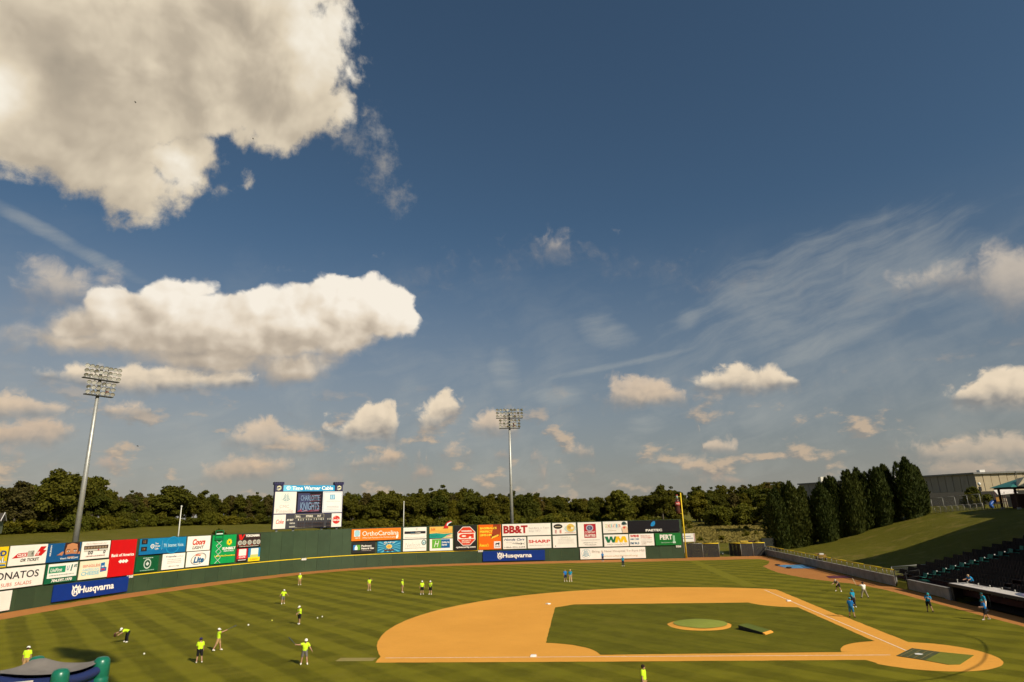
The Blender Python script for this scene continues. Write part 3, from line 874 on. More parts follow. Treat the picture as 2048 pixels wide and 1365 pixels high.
# bases
M_WHITE = paint('white_canvas', (0.80, 0.76, 0.70), 0.6)
def base_bag(x, y, label, rot=0.0):
    b_ = MB()
    h = 0.22
    b_.add([(-h, -h, 0), (h, -h, 0), (h, h, 0), (-h, h, 0), (-h, -h, 0.07), (h, -h, 0.07), (h, h, 0.07), (-h, h, 0.07),
            (-h * 0.86, -h * 0.86, 0.11), (h * 0.86, -h * 0.86, 0.11), (h * 0.86, h * 0.86, 0.11), (-h * 0.86, h * 0.86, 0.11)],
           [(0, 1, 5, 4), (1, 2, 6, 5), (2, 3, 7, 6), (3, 0, 4, 7), (4, 5, 9, 8), (5, 6, 10, 9), (6, 7, 11, 10), (7, 4, 8, 11), (8, 9, 10, 11)])
    o = b_.build('base_bag', M_WHITE)
    o.location = (x, y, 0.026)
    o.rotation_euler = (0, 0, rot)
    return tag(o, label, 'base', 'bases on the infield dirt')
base_bag(-27.43 + 0.2, 0.22, 'white base bag on the chalk line nearest the viewer, third base')
base_bag(-27.43, 27.43, 'white base bag on dirt at the far grass corner, second base', R(45))
base_bag(-0.22, 27.2, 'white base bag on the far chalk line near the blue shirts, first base')

# pitcher's mound with its round cover, the portable turf mound, home plate and its mats
t = thing('pitching_mound', 'low round clay mound in the middle of the infield grass', 'mound', (-12.72, 12.72, 0.03))
b_ = MB()
ring = []
for r_, z_ in ((2.85, 0.006), (2.55, 0.05), (2.0, 0.12), (1.2, 0.20), (0.5, 0.24)):
    ring.append([(r_ * (1 + 0.012 * math.sin(5 * a) + 0.01 * math.sin(11 * a + 1)) * math.cos(a), r_ * (1 + 0.012 * math.sin(5 * a)) * math.sin(a), z_) for a in [2 * math.pi * i / 48 for i in range(48)]])
for q in ring:
    b_.v += q
for i in range(4):
    for j in range(48):
        b_.f.append((i * 48 + j, i * 48 + (j + 1) % 48, (i + 1) * 48 + (j + 1) % 48, (i + 1) * 48 + j))
        b_.mi.append(0)
b_.f.append(tuple(4 * 48 + j for j in range(48)))
b_.mi.append(0)
b_.build('clay_ring', M_DIRT, t, True)
M_MAT = grass_mat('artificial_turf', (0.215, 0.245, 0.030), (0.29, 0.315, 0.060))
c_ = MB()
for r_, z_ in ((2.42, 0.125), (1.9, 0.19), (1.1, 0.265), (0.45, 0.30)):
    c_.v += [(0.12 + r_ * (1 + 0.015 * math.sin(3 * a)) * math.cos(a), 0.14 + r_ * (1 + 0.03 * math.sin(4 * a + 2)) * math.sin(a), z_) for a in [2 * math.pi * i / 40 for i in range(40)]]
for i in range(3):
    for j in range(40):
        c_.f.append((i * 40 + j, i * 40 + (j + 1) % 40, (i + 1) * 40 + (j + 1) % 40, (i + 1) * 40 + j))
        c_.mi.append(0)
c_.f.append(tuple(3 * 40 + j for j in range(40)))
c_.mi.append(0)
o = c_.build('mound_cover', M_MAT, None, True)
o.location = (-12.72, 12.72, 0.03)
tag(o, 'round bright green turf cover laid over the pitching mound', 'cover')

t = thing('portable_mound', 'sloping green turf slab with a clay-coloured end beside the mound', 'ramp', (-8.6, 9.4, 0.04))
P_ = [Vector(q) - Vector((-8.6, 9.4)) for q in ((-9.8, 10.15), (-8.85, 11.1), (-7.45, 8.8), (-8.4, 7.75))]
b_ = MB()
hs = (0.36, 0.36, 0.16, 0.16)
b_.add([(q.x, q.y, 0) for q in P_] + [(q.x, q.y, h) for q, h in zip(P_, hs)], [(0, 1, 2, 3), (0, 4, 5, 1), (1, 5, 6, 2), (2, 6, 7, 3), (3, 7, 4, 0)])
b_.build('ramp_body', paint('dark_board', (0.03, 0.03, 0.025), 0.8), t)
b_ = MB()
b_.face([(q.x, q.y, h + 0.012) for q, h in zip(P_, hs)])
b_.build('turf_top', grass_mat('ramp_turf', (0.09, 0.12, 0.02), (0.14, 0.16, 0.035)), t)
b_ = MB()
e0, e1 = P_[3], P_[2]
dn = Vector((0.74, -0.67))
b_.add([(e0.x, e0.y, 0), (e1.x, e1.y, 0), (e1.x + dn.x * 0.22, e1.y + dn.y * 0.22, 0), (e0.x + dn.x * 0.22, e0.y + dn.y * 0.22, 0),
        (e0.x, e0.y, 0.172), (e1.x, e1.y, 0.172), (e1.x + dn.x * 0.22, e1.y + dn.y * 0.22, 0.08), (e0.x + dn.x * 0.22, e0.y + dn.y * 0.22, 0.08)],
       [(4, 5, 6, 7), (0, 3, 7, 4), (1, 5, 6, 2), (3, 2, 6, 7)])
b_.build('clay_end', M_DIRT, t)

t = thing('batting_mat', 'dark green striped batting mat around home plate', 'mat', (0.2, 0.2, 0.026))
MM = ((-1.5, -0.35), (0.75, 2.1), (2.0, 0.75), (-0.25, -1.75))
def lerp2(a, b, f): return (a[0] + (b[0] - a[0]) * f, a[1] + (b[1] - a[1]) * f)
b_ = MB()
b_.prism([(x - 0.2, y - 0.2) for x, y in (MM[0], MM[3], MM[2], MM[1])], 0.0, 0.03)
b_.build('mat_sheet', paint('dark_green_mat', (0.07, 0.075, 0.026), 0.9, var=0.3, scale=2), t)
for k in range(4):
    f0 = 0.12 + k * 0.23
    b_ = MB()
    a0, a1 = lerp2(MM[1], MM[2], f0), lerp2(MM[1], MM[2], f0 + 0.025)
    c0, c1 = lerp2(MM[0], MM[3], f0), lerp2(MM[0], MM[3], f0 + 0.025)
    b_.face([(q[0] - 0.2, q[1] - 0.2, 0.036) for q in (a0, c0, c1, a1)])
    b_.build('stripe', paint('mat_line', (0.24, 0.17, 0.055), 0.9), t)
b_ = MB()
b_.prism([(-0.1, -0.1), (0.2, -0.22), (0.45, -0.02), (0.28, 0.26), (-0.02, 0.2)], 0.04, 0.06)
o = b_.build('home_plate', M_WHITE)
o.location = (0.02, 0.02, 0.025)
tag(o, 'white five-sided home plate on the dark striped mat', 'base')
b_ = MB()
b_.prism([(-0.3, -1.75), (0.55, -3.0), (1.3, -2.95), (3.65, -0.35), (2.05, 0.75)], 0.028, 0.055)
tag(b_.build('turf_mat', grass_mat('green_turf_mat', (0.150, 0.160, 0.016), (0.205, 0.205, 0.032))), 'plain green turf mat behind home plate beside the striped mat', 'mat')

# ================================================================ outfield wall
M_WALL = paint('dark_green_wall_paint', (0.040, 0.066, 0.030), 0.55, var=0.14, scale=0.35)
M_WALL2 = paint('dark_green_wall_paint_b', (0.036, 0.060, 0.028), 0.55, var=0.14, scale=0.4)
M_YEL = paint('yellow_paint', (0.80, 0.56, 0.02), 0.5)
wall_t = thing('outfield_wall', 'tall dark green outfield wall curving behind the whole field', 'wall', (-71, 85, 0))
WO = (-71, 85, 0)


def wall_strip(s0, s1, z0, z1, d0, d1, step=1.2):
    """a slab that follows the wall; d is the distance in front of its line"""
    b_ = MB()
    n = max(1, int((s1 - s0) / step))
    k = 0
    for i in range(n + 1):
        s = s0 + (s1 - s0) * i / n
        a, c = wall_at(s - 0.15), wall_at(s + 0.15)
        tt = (c - a).normalized()
        nr = Vector((tt.y, -tt.x))
        q = wall_at(s)
        f, g = q + nr * d1, q + nr * d0
        b_.v += [(f.x, f.y, z0), (f.x, f.y, z1), (g.x, g.y, z1), (g.x, g.y, z0)]
    for i in range(n):
        for j in range(4):
            b_.f.append((4 * i + j, 4 * i + (j + 1) % 4, 4 * i + 4 + (j + 1) % 4, 4 * i + 4 + j))
            b_.mi.append(0)
    b_.f += [(3, 2, 1, 0), (4 * n, 4 * n + 1, 4 * n + 2, 4 * n + 3)]
    b_.mi += [0, 0]
    return b_


_k = 0
_s = 12.0
while _s < 171.4:
    e = min(_s + 2.66, 171.45)
    wall_strip(_s + 0.012, e - 0.012, 0.0, 8.0 + 0.012 * math.sin(_k * 2.1), -0.22, 0.0 + 0.008 * math.sin(_k * 1.7)).build('wall_panel', M_WALL if (_k * 7) % 3 else M_WALL2, wall_t, origin=WO)
    _s = e
    _k += 1
wall_strip(12.0, 171.4, 8.02, 8.10, -0.24, 0.03).build('cap_rail', M_WALL2, wall_t, origin=WO)
wall_strip(54.15, 126.62, 2.54, 2.68, 0.02, 0.05).build('yellow_line', M_YEL, wall_t, origin=WO)
wall_strip(54.10, 54.24, 2.70, 8.0, 0.02, 0.05).build('yellow_line', M_YEL, wall_t, origin=WO)
wall_strip(126.50, 126.64, 2.70, 8.0, 0.02, 0.05).build('yellow_line', M_YEL, wall_t, origin=WO)

# ================================================================ printed signs
_text_cache = {}


def text_shape(body, bold=0.0, shear=0.0):
    key = (body, bold, shear)
    if key not in _text_cache:
        cu = bpy.data.curves.new('lettering', 'FONT')
        cu.body = body
        cu.offset = bold
        cu.shear = shear
        cu.resolution_u = 3
        ob = bpy.data.objects.new('lettering', cu)
        me = bpy.data.meshes.new_from_object(ob)
        vs = [tuple(v.co) for v in me.vertices]
        fs = [tuple(q.vertices) for q in me.polygons]
        bpy.data.objects.remove(ob)
        bpy.data.meshes.remove(me)
        bpy.data.curves.remove(cu)
        x0, x1 = min(v[0] for v in vs), max(v[0] for v in vs)
        y0, y1 = min(v[1] for v in vs), max(v[1] for v in vs)
        _text_cache[key] = ([(v[0] - x0, v[1] - y0) for v in vs], fs, x1 - x0, y1 - y0)
    return _text_cache[key]


def ink(c):
    c = srgb(*c, f=1.0)
    return paint('sign_print', c, 0.5, var=0.05, scale=0.8)


class Board:
    """a flat sign: local x along it, z up, printed face towards -y"""
    def __init__(self, root, w, h, face_y=-0.06, u0=0.0, v0=0.0):
        self.root, self.w, self.h, self.y = root, w, h, face_y
        self.u0, self.v0 = u0, v0
        self.k = 0

    def dep(self):
        self.k += 1
        return self.y - 0.006 * self.k

    def pt(self, u, v, y):
        return (self.u0 + u * self.w, y, self.v0 + v * self.h)

    def poly(self, pts, col, name='print'):
        b_ = MB()
        y = self.dep()
        b_.face([self.pt(u, v, y) for u, v in pts])
        return b_.build(name, ink(col), self.root)

    def polys(self, lst, col, name='print'):
        b_ = MB()
        y = self.dep()
        for pts in lst:
            b_.face([self.pt(u, v, y) for u, v in pts])
        return b_.build(name, ink(col), self.root)

    def rect(self, u0, v0, u1, v1, col, name='print'):
        return self.poly([(u0, v0), (u1, v0), (u1, v1), (u0, v1)], col, name)

    def disc(self, cu, cv, ru, col, aspect=1.0, name='emblem', n=28, ring=0.0, tilt=0.0):
        """round emblem; ru is a share of the width, aspect height over width"""
        y = self.dep()
        b_ = MB()
        P, Q = [], []
        for i in range(n):
            a = 2 * math.pi * i / n
            for lst, f in ((P, 1.0), (Q, 1.0 - ring)):
                x, z = ru * self.w * f * math.cos(a), ru * self.w * aspect * f * math.sin(a)
                x, z = x * math.cos(tilt) - z * math.sin(tilt), x * math.sin(tilt) + z * math.cos(tilt)
                p0 = self.pt(cu, cv, y)
                lst.append((p0[0] + x, y, p0[2] + z))
        if ring:
            for i in range(n):
                j = (i + 1) % n
                b_.face([P[i], P[j], Q[j], Q[i]])
        else:
            b_.face(P)
        return b_.build(name, ink(col), self.root)

    def text(self, body, cu, cv, h, col, w=None, bold=0.02, shear=0.0, turn=0.0, name='lettering'):
        """h and w are shares of the board's height and width"""
        vs, fs, tw, th = text_shape(body, bold, shear)
        sy = h * self.h / th
        sx = sy if w is None else w * self.w / tw
        y = self.dep()
        b_ = MB()
        p0 = self.pt(cu, cv, y)
        if h * self.h > 0.24 and len(body) <= 16:
            return self.letters(vs, fs, tw, th, sx, sy, p0, y, turn, col)
        out = []
        for x, z in vs:
            a, c = (x - tw / 2) * sx, (z - th / 2) * sy
            if turn:
                a, c = a * math.cos(turn) - c * math.sin(turn), a * math.sin(turn) + c * math.cos(turn)
            out.append((p0[0] + a, y, p0[2] + c))
        b_.add(out, fs)
        return b_.build(name, ink(col), self.root)

    def letters(self, vs, fs, tw, th, sx, sy, p0, y, turn, col):
        """large lettering: one piece for each letter"""
        up = list(range(len(vs)))
        def find(i):
            while up[i] != i:
                up[i] = up[up[i]]
                i = up[i]
            return i
        for f in fs:
            for i in f[1:]:
                up[find(i)] = find(f[0])
        isl = {}
        for f in fs:
            isl.setdefault(find(f[0]), []).append(f)
        parts = []
        for k, ff in isl.items():
            xs = [vs[i][0] for f in ff for i in f]
            parts.append([min(xs), max(xs), ff])
        parts.sort(key=lambda q: q[0])
        out = []
        for q in parts:
            if out and (min(q[1], out[-1][1]) - max(q[0], out[-1][0])) > 0.6 * min(q[1] - q[0], out[-1][1] - out[-1][0]):
                out[-1][1] = max(q[1], out[-1][1])
                out[-1][2] = out[-1][2] + q[2]
            else:
                out.append(q)
        o_ = None
        for _, _, ff in out:
            b_ = MB()
            for f in ff:
                q = []
                for i in f:
                    a, c = (vs[i][0] - tw / 2) * sx, (vs[i][1] - th / 2) * sy
                    if turn:
                        a, c = a * math.cos(turn) - c * math.sin(turn), a * math.sin(turn) + c * math.cos(turn)
                    q.append((p0[0] + a, y, p0[2] + c))
                b_.face(q)
            o_ = b_.build('letter', ink(col), self.root)
        return o_

    def lines(self, u0, u1, vs, th, col):
        """rows of print too small to read"""
        rr = random.Random(int(u0 * 1000) + len(vs))
        lst = []
        for v in vs:
            u = u0 + rr.random() * 0.03
            while u < u1 - 0.02:
                e = min(u1, u + 0.02 + 0.06 * rr.random())
                lst.append([(u, v), (e, v), (e, v + th), (u, v + th)])
                u = e + 0.012
        return tag(self.polys(lst, col, 'fine_print'), kind='stuff')


def wall_sign(name, label, s0, s1, z0, z1, bg, d=0.16):
    a, c = wall_at(s0), wall_at(s1)
    tt = (c - a).normalized()
    nr = Vector((tt.y, -tt.x))
    o = a + nr * d
    w = (c - a).length
    t_ = thing(name, label, 'sign', (o.x, o.y, z0), math.atan2(tt.y, tt.x), 'advertising boards on the outfield wall')
    b_ = MB()
    b_.box(0, w, -0.05, 0.05, 0, z1 - z0)
    b_.build('panel', ink(bg), t_)
    return Board(t_, w, z1 - z0)


WHT, CRM, BLK = (246, 238, 224), (238, 230, 200), (24, 22, 22)

B = wall_sign('advertising_sign', 'yellow sign with blue letters cut off at the far end of the top row', 29.6, 33.55, 5.55, 8.05, (246, 205, 20))
B.text('FOOD', 0.55, 0.68, 0.28, (40, 70, 130), w=0.8, bold=0.05)
B.text('REAL', 0.62, 0.36, 0.30, (30, 60, 120), w=0.72, bold=0.07)
B.text('REAL', 0.62, 0.36, 0.27, (236, 240, 236), w=0.68, bold=0.02)
B.poly([(0.3, 0.10), (0.98, 0.06), (0.96, 0.14), (0.3, 0.19)], (40, 110, 170))

B = wall_sign('advertising_sign', 'white seat-belt slogan sign with red bolt and small buckle', 33.81, 39.2, 5.6, 8.08, WHT)
B.poly([(0.07, 0.36), (0.46, 0.41), (0.47, 0.62), (0.21, 0.60)], (204, 24, 24))
B.text('CLICK', 0.33, 0.50, 0.15, WHT, w=0.26, bold=0.04, shear=0.3)
B.rect(0.47, 0.40, 0.64, 0.70, (182, 178, 160))
B.rect(0.56, 0.42, 0.63, 0.68, (90, 86, 74))
B.disc(0.585, 0.55, 0.035, (190, 186, 170), 1.6, ring=0.4)
B.poly([(0.66, 0.42), (0.85, 0.42), (0.97, 0.68), (0.88, 0.69), (0.96, 0.88), (0.80, 0.88)], (206, 26, 22))
B.text('IT', 0.75, 0.53, 0.17, WHT, w=0.09, bold=0.04, shear=0.3)
B.text('OR TICKET.', 0.55, 0.25, 0.15, (50, 42, 36), w=0.5, bold=0.02, shear=0.3)

B = wall_sign('advertising_sign', 'blue sign picturing the top half of a face pulled over by a sweater', 39.3, 44.5, 5.6, 8.05, (20, 84, 136))
B.text('GILDAN', 0.085, 0.62, 0.09, WHT, w=0.27, bold=0.03, turn=R(90))
B.poly([(0.5, 1.0), (0.95, 1.0), (0.97, 0.72), (0.95, 0.3), (0.5, 0.3), (0.48, 0.7)], (62, 36, 26), 'picture')
B.disc(0.72, 0.56, 0.195, (196, 128, 84), 1.0, 'picture')
B.poly([(0.56, 0.9), (0.72, 0.98), (0.88, 0.9), (0.90, 0.55), (0.54, 0.55)], (202, 136, 90), 'picture')
B.poly([(0.50, 0.24), (0.98, 0.24), (0.98, 0.34), (0.72, 0.39), (0.46, 0.35)], (20, 74, 122), 'picture')
B.poly([(0.27, 0.34), (0.44, 0.55), (0.48, 0.50), (0.44, 0.32), (0.36, 0.36)], (196, 128, 88), 'picture')
B.poly([(0.90, 0.36), (0.96, 0.50), (0.99, 0.47), (0.99, 0.34)], (196, 128, 88), 'picture')
for uu in (0.61, 0.82):
    B.disc(uu, 0.53, 0.042, (226, 222, 210), 0.45, 'picture')
    B.disc(uu, 0.53, 0.018, (40, 66, 78), 0.9, 'picture')
    B.poly([(uu - 0.07, 0.60), (uu + 0.06, 0.61), (uu + 0.05, 0.635), (uu - 0.05, 0.635)], (70, 42, 30), 'picture')
B.text("Where's Your GILDAN?", 0.66, 0.16, 0.10, (220, 226, 226), w=0.56, bold=0.03)

B = wall_sign('advertising_sign', 'white sign with a long bus drawn in side view', 44.73, 49.45, 5.6, 8.05, WHT)
B.text('Get on Board with Blue', 0.5, 0.87, 0.09, (190, 150, 140), w=0.74, bold=0.0)
B.rect(0.07, 0.55, 0.93, 0.76, (82, 62, 50))
for i in range(8):
    B.rect(0.09 + i * 0.10, 0.59, 0.165 + i * 0.10, 0.70, (150, 128, 100), 'window_print')
B.rect(0.07, 0.46, 0.93, 0.55, (214, 206, 190))
B.rect(0.55, 0.46, 0.60, 0.54, (190, 50, 50))
for uu in (0.26, 0.35, 0.80):
    B.disc(uu, 0.37, 0.04, (60, 54, 50), 1.25, ring=0.45)
B.lines(0.14, 0.86, (0.15,), 0.05, (196, 160, 150))

B = wall_sign('advertising_sign', 'tall red bank sign with a white striped flag emblem', 49.65, 54.1, 2.72, 8.05, (206, 14, 18))
B.text('Bank of America', 0.5, 0.58, 0.085, WHT, w=0.88, bold=0.03)
for i in range(3):
    u = 0.35 + i * 0.11
    B.poly([(u, 0.40), (u + 0.085, 0.345 + 0.0), (u + 0.17, 0.40), (u + 0.085, 0.455)], WHT, 'emblem')

B = wall_sign('advertising_sign', 'long white pizza sign with big black letters', 31.0, 39.28, 2.86, 5.36, WHT)
B.text('DONATOS', 0.47, 0.63, 0.36, (32, 14, 28), w=0.86, bold=0.012)
B.text('PIZZA  SUBS  SALADS', 0.40, 0.20, 0.17, (206, 98, 70), w=0.78, bold=0.0)

B = wall_sign('advertising_sign', 'white uniform-hire sign with green box above a green telephone strip', 39.55, 44.5, 2.82, 5.38, (16, 96, 62))
B.rect(0.05, 0.27, 0.98, 0.99, WHT)
B.rect(0.08, 0.52, 0.60, 0.86, (22, 142, 96))
B.text('UniFirst', 0.31, 0.67, 0.19, WHT, w=0.36, bold=0.02, shear=0.15)
B.text('U', 0.68, 0.72, 0.26, (150, 168, 178), w=0.09, bold=0.05, shear=0.2)
B.text('1', 0.79, 0.72, 0.34, (18, 110, 96), w=0.07, bold=0.06, shear=0.2)
B.text('st', 0.91, 0.82, 0.17, (20, 90, 84), w=0.11, bold=0.03, shear=0.2)
B.lines(0.1, 0.9, (0.38,), 0.05, (170, 180, 170))
B.text('704.597.1970', 0.52, 0.13, 0.15, WHT, w=0.66, bold=0.04, shear=0.2)

B = wall_sign('advertising_sign', 'cream cheese sign with pale blue letters and a blue pack', 44.85, 49.6, 2.84, 5.34, (240, 228, 192))
B.text('SINGLES', 0.40, 0.72, 0.14, (222, 140, 120), w=0.6, bold=0.03)
B.text('AMERICAN', 0.38, 0.52, 0.14, (190, 214, 214), w=0.58, bold=0.03)
B.text('CHEESE', 0.38, 0.31, 0.21, (150, 196, 206), w=0.62, bold=0.03)
B.poly([(0.72, 0.32), (0.94, 0.36), (0.94, 0.55), (0.86, 0.60), (0.86, 0.85), (0.72, 0.82)], (34, 108, 170), 'pack_print')
B.rect(0.75, 0.40, 0.88, 0.50, (196, 40, 50), 'pack_print')
B.rect(0.75, 0.58, 0.84, 0.66, (220, 220, 220), 'pack_print')

B = wall_sign('advertising_sign', 'blank white board low on the wall at the far end', 30.7, 35.1, 0.28, 2.64, WHT)
B.rect(0.02, 0.03, 0.98, 0.97, (240, 230, 216))


def crown_logo(B, u, v, h, col, bg):
    w = h * B.h / B.w * 0.72
    B.disc(u, v - 0.05 * h, w * 0.5, col, 1.12)
    B.poly([(u - w * 0.42, v + h * 0.15), (u + w * 0.42, v + h * 0.15), (u + w * 0.52, v + h * 0.52), (u + w * 0.22, v + h * 0.30), (u, v + h * 0.55), (u - w * 0.22, v + h * 0.30), (u - w * 0.52, v + h * 0.52)], col, 'emblem')
    B.disc(u, v - 0.08 * h, w * 0.34, bg, 1.25)
    B.text('H', u, v - 0.08 * h, h * 0.42, col, bold=0.06)


for (s0, s1, z0, z1, lab) in ((41.15, 53.45, 0.36, 2.55, 'long royal blue banner with white crown emblem on the near curve of the wall'),
                              (127.65, 141.3, 0.30, 2.40, 'long royal blue banner with white crown emblem under the top rows, straight away')):
    B = wall_sign('advertising_banner', lab, s0, s1, z0, z1, (10, 48, 126))
    crown_logo(B, 0.275, 0.5, 0.72, WHT, (10, 48, 126))
    B.text('Husqvarna', 0.555, 0.465, 0.56, WHT, w=0.47, bold=0.03)

B = wall_sign('advertising_sign', 'wide bright blue cable-company sign with two small dark clocks', 54.7, 63.3, 5.55, 8.0, (16, 124, 170))
B.poly([(0.0, 0.0), (1.0, 0.0), (1.0, 0.35), (0.0, 0.25)], (14, 106, 158))
B.disc(0.70, 0.5, 0.16, (24, 138, 184), 1.0, ring=0.12)
B.rect(0.03, 0.66, 0.15, 0.98, (34, 34, 38), 'clock_box')
B.rect(0.03, 0.22, 0.15, 0.50, (34, 34, 38), 'clock_box')
B.text('12', 0.09, 0.82, 0.16, (150, 104, 70), w=0.05)
B.text('19', 0.09, 0.36, 0.14, (160, 110, 70), w=0.05)
B.disc(0.26, 0.5, 0.04, WHT, 1.0, ring=0.3)
B.disc(0.26, 0.5, 0.018, WHT, 1.0, ring=0.4)
B.text('Time\nWarner\nCable', 0.365, 0.5, 0.44, WHT, w=0.11, bold=0.02)
B.rect(0.46, 0.22, 0.464, 0.82, (150, 200, 215))
B.text('TV. Internet. Voice.', 0.72, 0.5, 0.22, (200, 232, 236), w=0.45, bold=0.01)

B = wall_sign('advertising_sign', 'dark green sign with a round white seal', 54.4, 58.5, 2.96, 5.3, (10, 84, 46))
B.disc(0.50, 0.50, 0.165, (190, 204, 188), 1.12)
B.disc(0.50, 0.50, 0.125, (14, 70, 44), 1.12)
B.poly([(0.42, 0.5), (0.5, 0.36), (0.58, 0.5), (0.5, 0.64)], (206, 212, 200), 'emblem')
B.lines(0.28, 0.74, (0.85,), 0.06, (170, 190, 172))
B.lines(0.2, 0.82, (0.06,), 0.05, (150, 180, 160))

B = wall_sign('advertising_sign', 'white sign with one dark word and grey lines of small print', 59.2, 63.4, 2.94, 5.38, WHT)
B.text('Triangle', 0.36, 0.80, 0.14, (44, 40, 70), w=0.46, bold=0.02)
B.text('RentACar', 0.76, 0.81, 0.11, (190, 184, 188), w=0.36, bold=0.0)
B.lines(0.2, 0.85, (0.60, 0.48, 0.38), 0.045, (196, 190, 180))
B.text('1-888-421-7486', 0.5, 0.18, 0.10, (150, 146, 140), w=0.54, bold=0.0)

B = wall_sign('advertising_sign', 'white beer sign with red script above grey capitals', 63.6, 68.15, 5.56, 7.98, WHT)
B.text('Coors', 0.5, 0.60, 0.42, (204, 66, 44), w=0.56, bold=0.05, shear=0.25)
B.text('LIGHT', 0.48, 0.22, 0.22, (112, 106, 98), w=0.50, bold=0.04, shear=0.15)

B = wall_sign('advertising_sign', 'white beer sign with an oval ring and blue letters', 63.75, 68.25, 2.96, 5.42, WHT)
B.disc(0.52, 0.5, 0.34, (40, 52, 96), 0.60, ring=0.07, tilt=R(14))
B.disc(0.52, 0.5, 0.30, (200, 180, 120), 0.58, ring=0.04, tilt=R(14))
B.text('Lite', 0.53, 0.44, 0.42, (26, 92, 134), w=0.46, bold=0.05, shear=0.2)
B.text('Miller', 0.50, 0.76, 0.15, (216, 110, 70), w=0.26, bold=0.03, shear=0.2)

B = wall_sign('advertising_sign', 'tall bright green rental sign with a lift platform rising above its top', 68.6, 73.5, 3.04, 7.95, (8, 150, 74))
for i in range(11):
    a0, a1 = 2 * math.pi * i / 11, 2 * math.pi * (i + 0.5) / 11
    a2 = 2 * math.pi * (i + 1) / 11
    B.polys([[(0.70 + 0.07 * math.cos(a0), 0.74 + 0.07 * math.sin(a0)), (0.70 + 0.14 * math.cos(a1), 0.74 + 0.14 * math.sin(a1)), (0.70 + 0.07 * math.cos(a2), 0.74 + 0.07 * math.sin(a2))]], (246, 210, 20), 'petal_print')
B.disc(0.70, 0.74, 0.10, (246, 206, 16), 1.0)
B.disc(0.70, 0.74, 0.04, (8, 150, 74), 1.0)
B.text('SUNBELT', 0.70, 0.52, 0.09, WHT, w=0.56, bold=0.05)
B.text('RENTALS', 0.70, 0.43, 0.05, (220, 236, 220), w=0.42, bold=0.03)
B.text('1-800-No-Downtime', 0.55, 0.27, 0.055, (246, 214, 30), w=0.86, bold=0.03)
_sc = B.root
b_ = MB()
_m = ink((206, 222, 206))
zz = [0.02, 0.22, 0.42, 0.62, 0.80]
for i in range(4):
    za, zb = zz[i] * 4.91, zz[i + 1] * 4.91
    b_.bar((0.75, -0.13, za), (1.85, -0.13, zb), 0.09, 0.05)
    b_.bar((1.85, -0.16, za), (0.75, -0.16, zb), 0.09, 0.05)
b_.build('scissor_arm', _m, _sc)
b_ = MB()
b_.box(0.35, 2.05, -0.26, -0.10, 4.05, 4.45)
b_.build('platform', ink((12, 110, 60)), _sc)
for (x0, x1, z0, z1) in ((0.35, 0.47, 4.45, 5.75), (1.93, 2.05, 4.45, 5.75), (0.35, 2.05, 5.65, 5.77), (0.47, 1.93, 4.95, 5.07)):
    b_ = MB()
    b_.box(x0, x1, -0.24, -0.12, z0, z1)
    b_.build('guard_rail', ink((14, 120, 66)), _sc)
b_ = MB()
b_.box(0.55, 1.85, -0.22, -0.16, 5.07, 5.25)
b_.build('platform_edge', ink((214, 226, 214)), _sc)

B = wall_sign('advertising_sign', 'black tyre sign with white capitals and a red letter mark', 73.75, 78.85, 5.60, 7.92, (52, 34, 30))
B.poly([(0.0, 0.0), (1.0, 0.05), (1.0, 0.5), (0.0, 0.45)], (150, 60, 32))
B.poly([(0.04, 0.98), (0.16, 0.98), (0.20, 0.74), (0.26, 0.98), (0.32, 0.98), (0.2, 0.55), (0.10, 0.55)], (210, 34, 26), 'emblem')
B.text('YOKOHAMA', 0.64, 0.86, 0.20, WHT, w=0.62, bold=0.05)
for i, uu in enumerate((0.12, 0.30, 0.52, 0.74, 0.90)):
    B.disc(uu, 0.34, 0.115, (70, 66, 60), 0.95, 'tyre_print')
    B.disc(uu, 0.34, 0.085, (190, 184, 168), 0.95, 'tyre_print')
    B.disc(uu, 0.34, 0.045, (110, 100, 90), 0.95, 'tyre_print', ring=0.5)
B.rect(0.02, 0.0, 0.98, 0.09, (26, 22, 22))
B.lines(0.08, 0.92, (0.03,), 0.04, (210, 200, 180))

B = wall_sign('advertising_sign', 'small red-edged white sign under the tyre board', 73.95, 76.2, 3.08, 5.34, (206, 16, 40))
B.rect(0.16, 0.44, 0.86, 0.96, (240, 228, 216))
B.text('STATE', 0.5, 0.32, 0.12, WHT, w=0.62, bold=0.03)
B.rect(0.0, 0.0, 1.0, 0.20, (30, 22, 22))
B.lines(0.1, 0.9, (0.07,), 0.07, (214, 200, 190))

B = wall_sign('advertising_sign', 'small white sign with blue sides and a yellow foot', 76.4, 78.95, 2.94, 5.32, (30, 128, 176))
B.rect(0.2, 0.5, 0.84, 0.97, (238, 230, 216))
B.rect(0.16, 0.30, 0.84, 0.50, (198, 200, 110))
B.rect(0.0, 0.0, 1.0, 0.30, (246, 212, 24))
B.text('SUMMER', 0.5, 0.14, 0.10, (208, 120, 40), w=0.7, bold=0.02)

B = wall_sign('advertising_sign', 'wide orange clinic sign with tall white letters', 99.0, 109.55, 5.5, 7.93, (236, 122, 20))
B.rect(0.05, 0.36, 0.17, 0.90, (214, 226, 224), 'emblem')
B.disc(0.11, 0.64, 0.05, (160, 204, 210), 1.3)
B.lines(0.06, 0.17, (0.20,), 0.08, (240, 214, 180))
B.text('OrthoCarolina', 0.585, 0.60, 0.40, (250, 240, 222), w=0.74, bold=0.006)
B.text('Official Team Physicians of the Charlotte Knights', 0.55, 0.22, 0.15, (250, 226, 190), w=0.66, bold=0.015)
B.disc(0.925, 0.24, 0.025, (252, 244, 230), 1.5, tilt=R(-20))

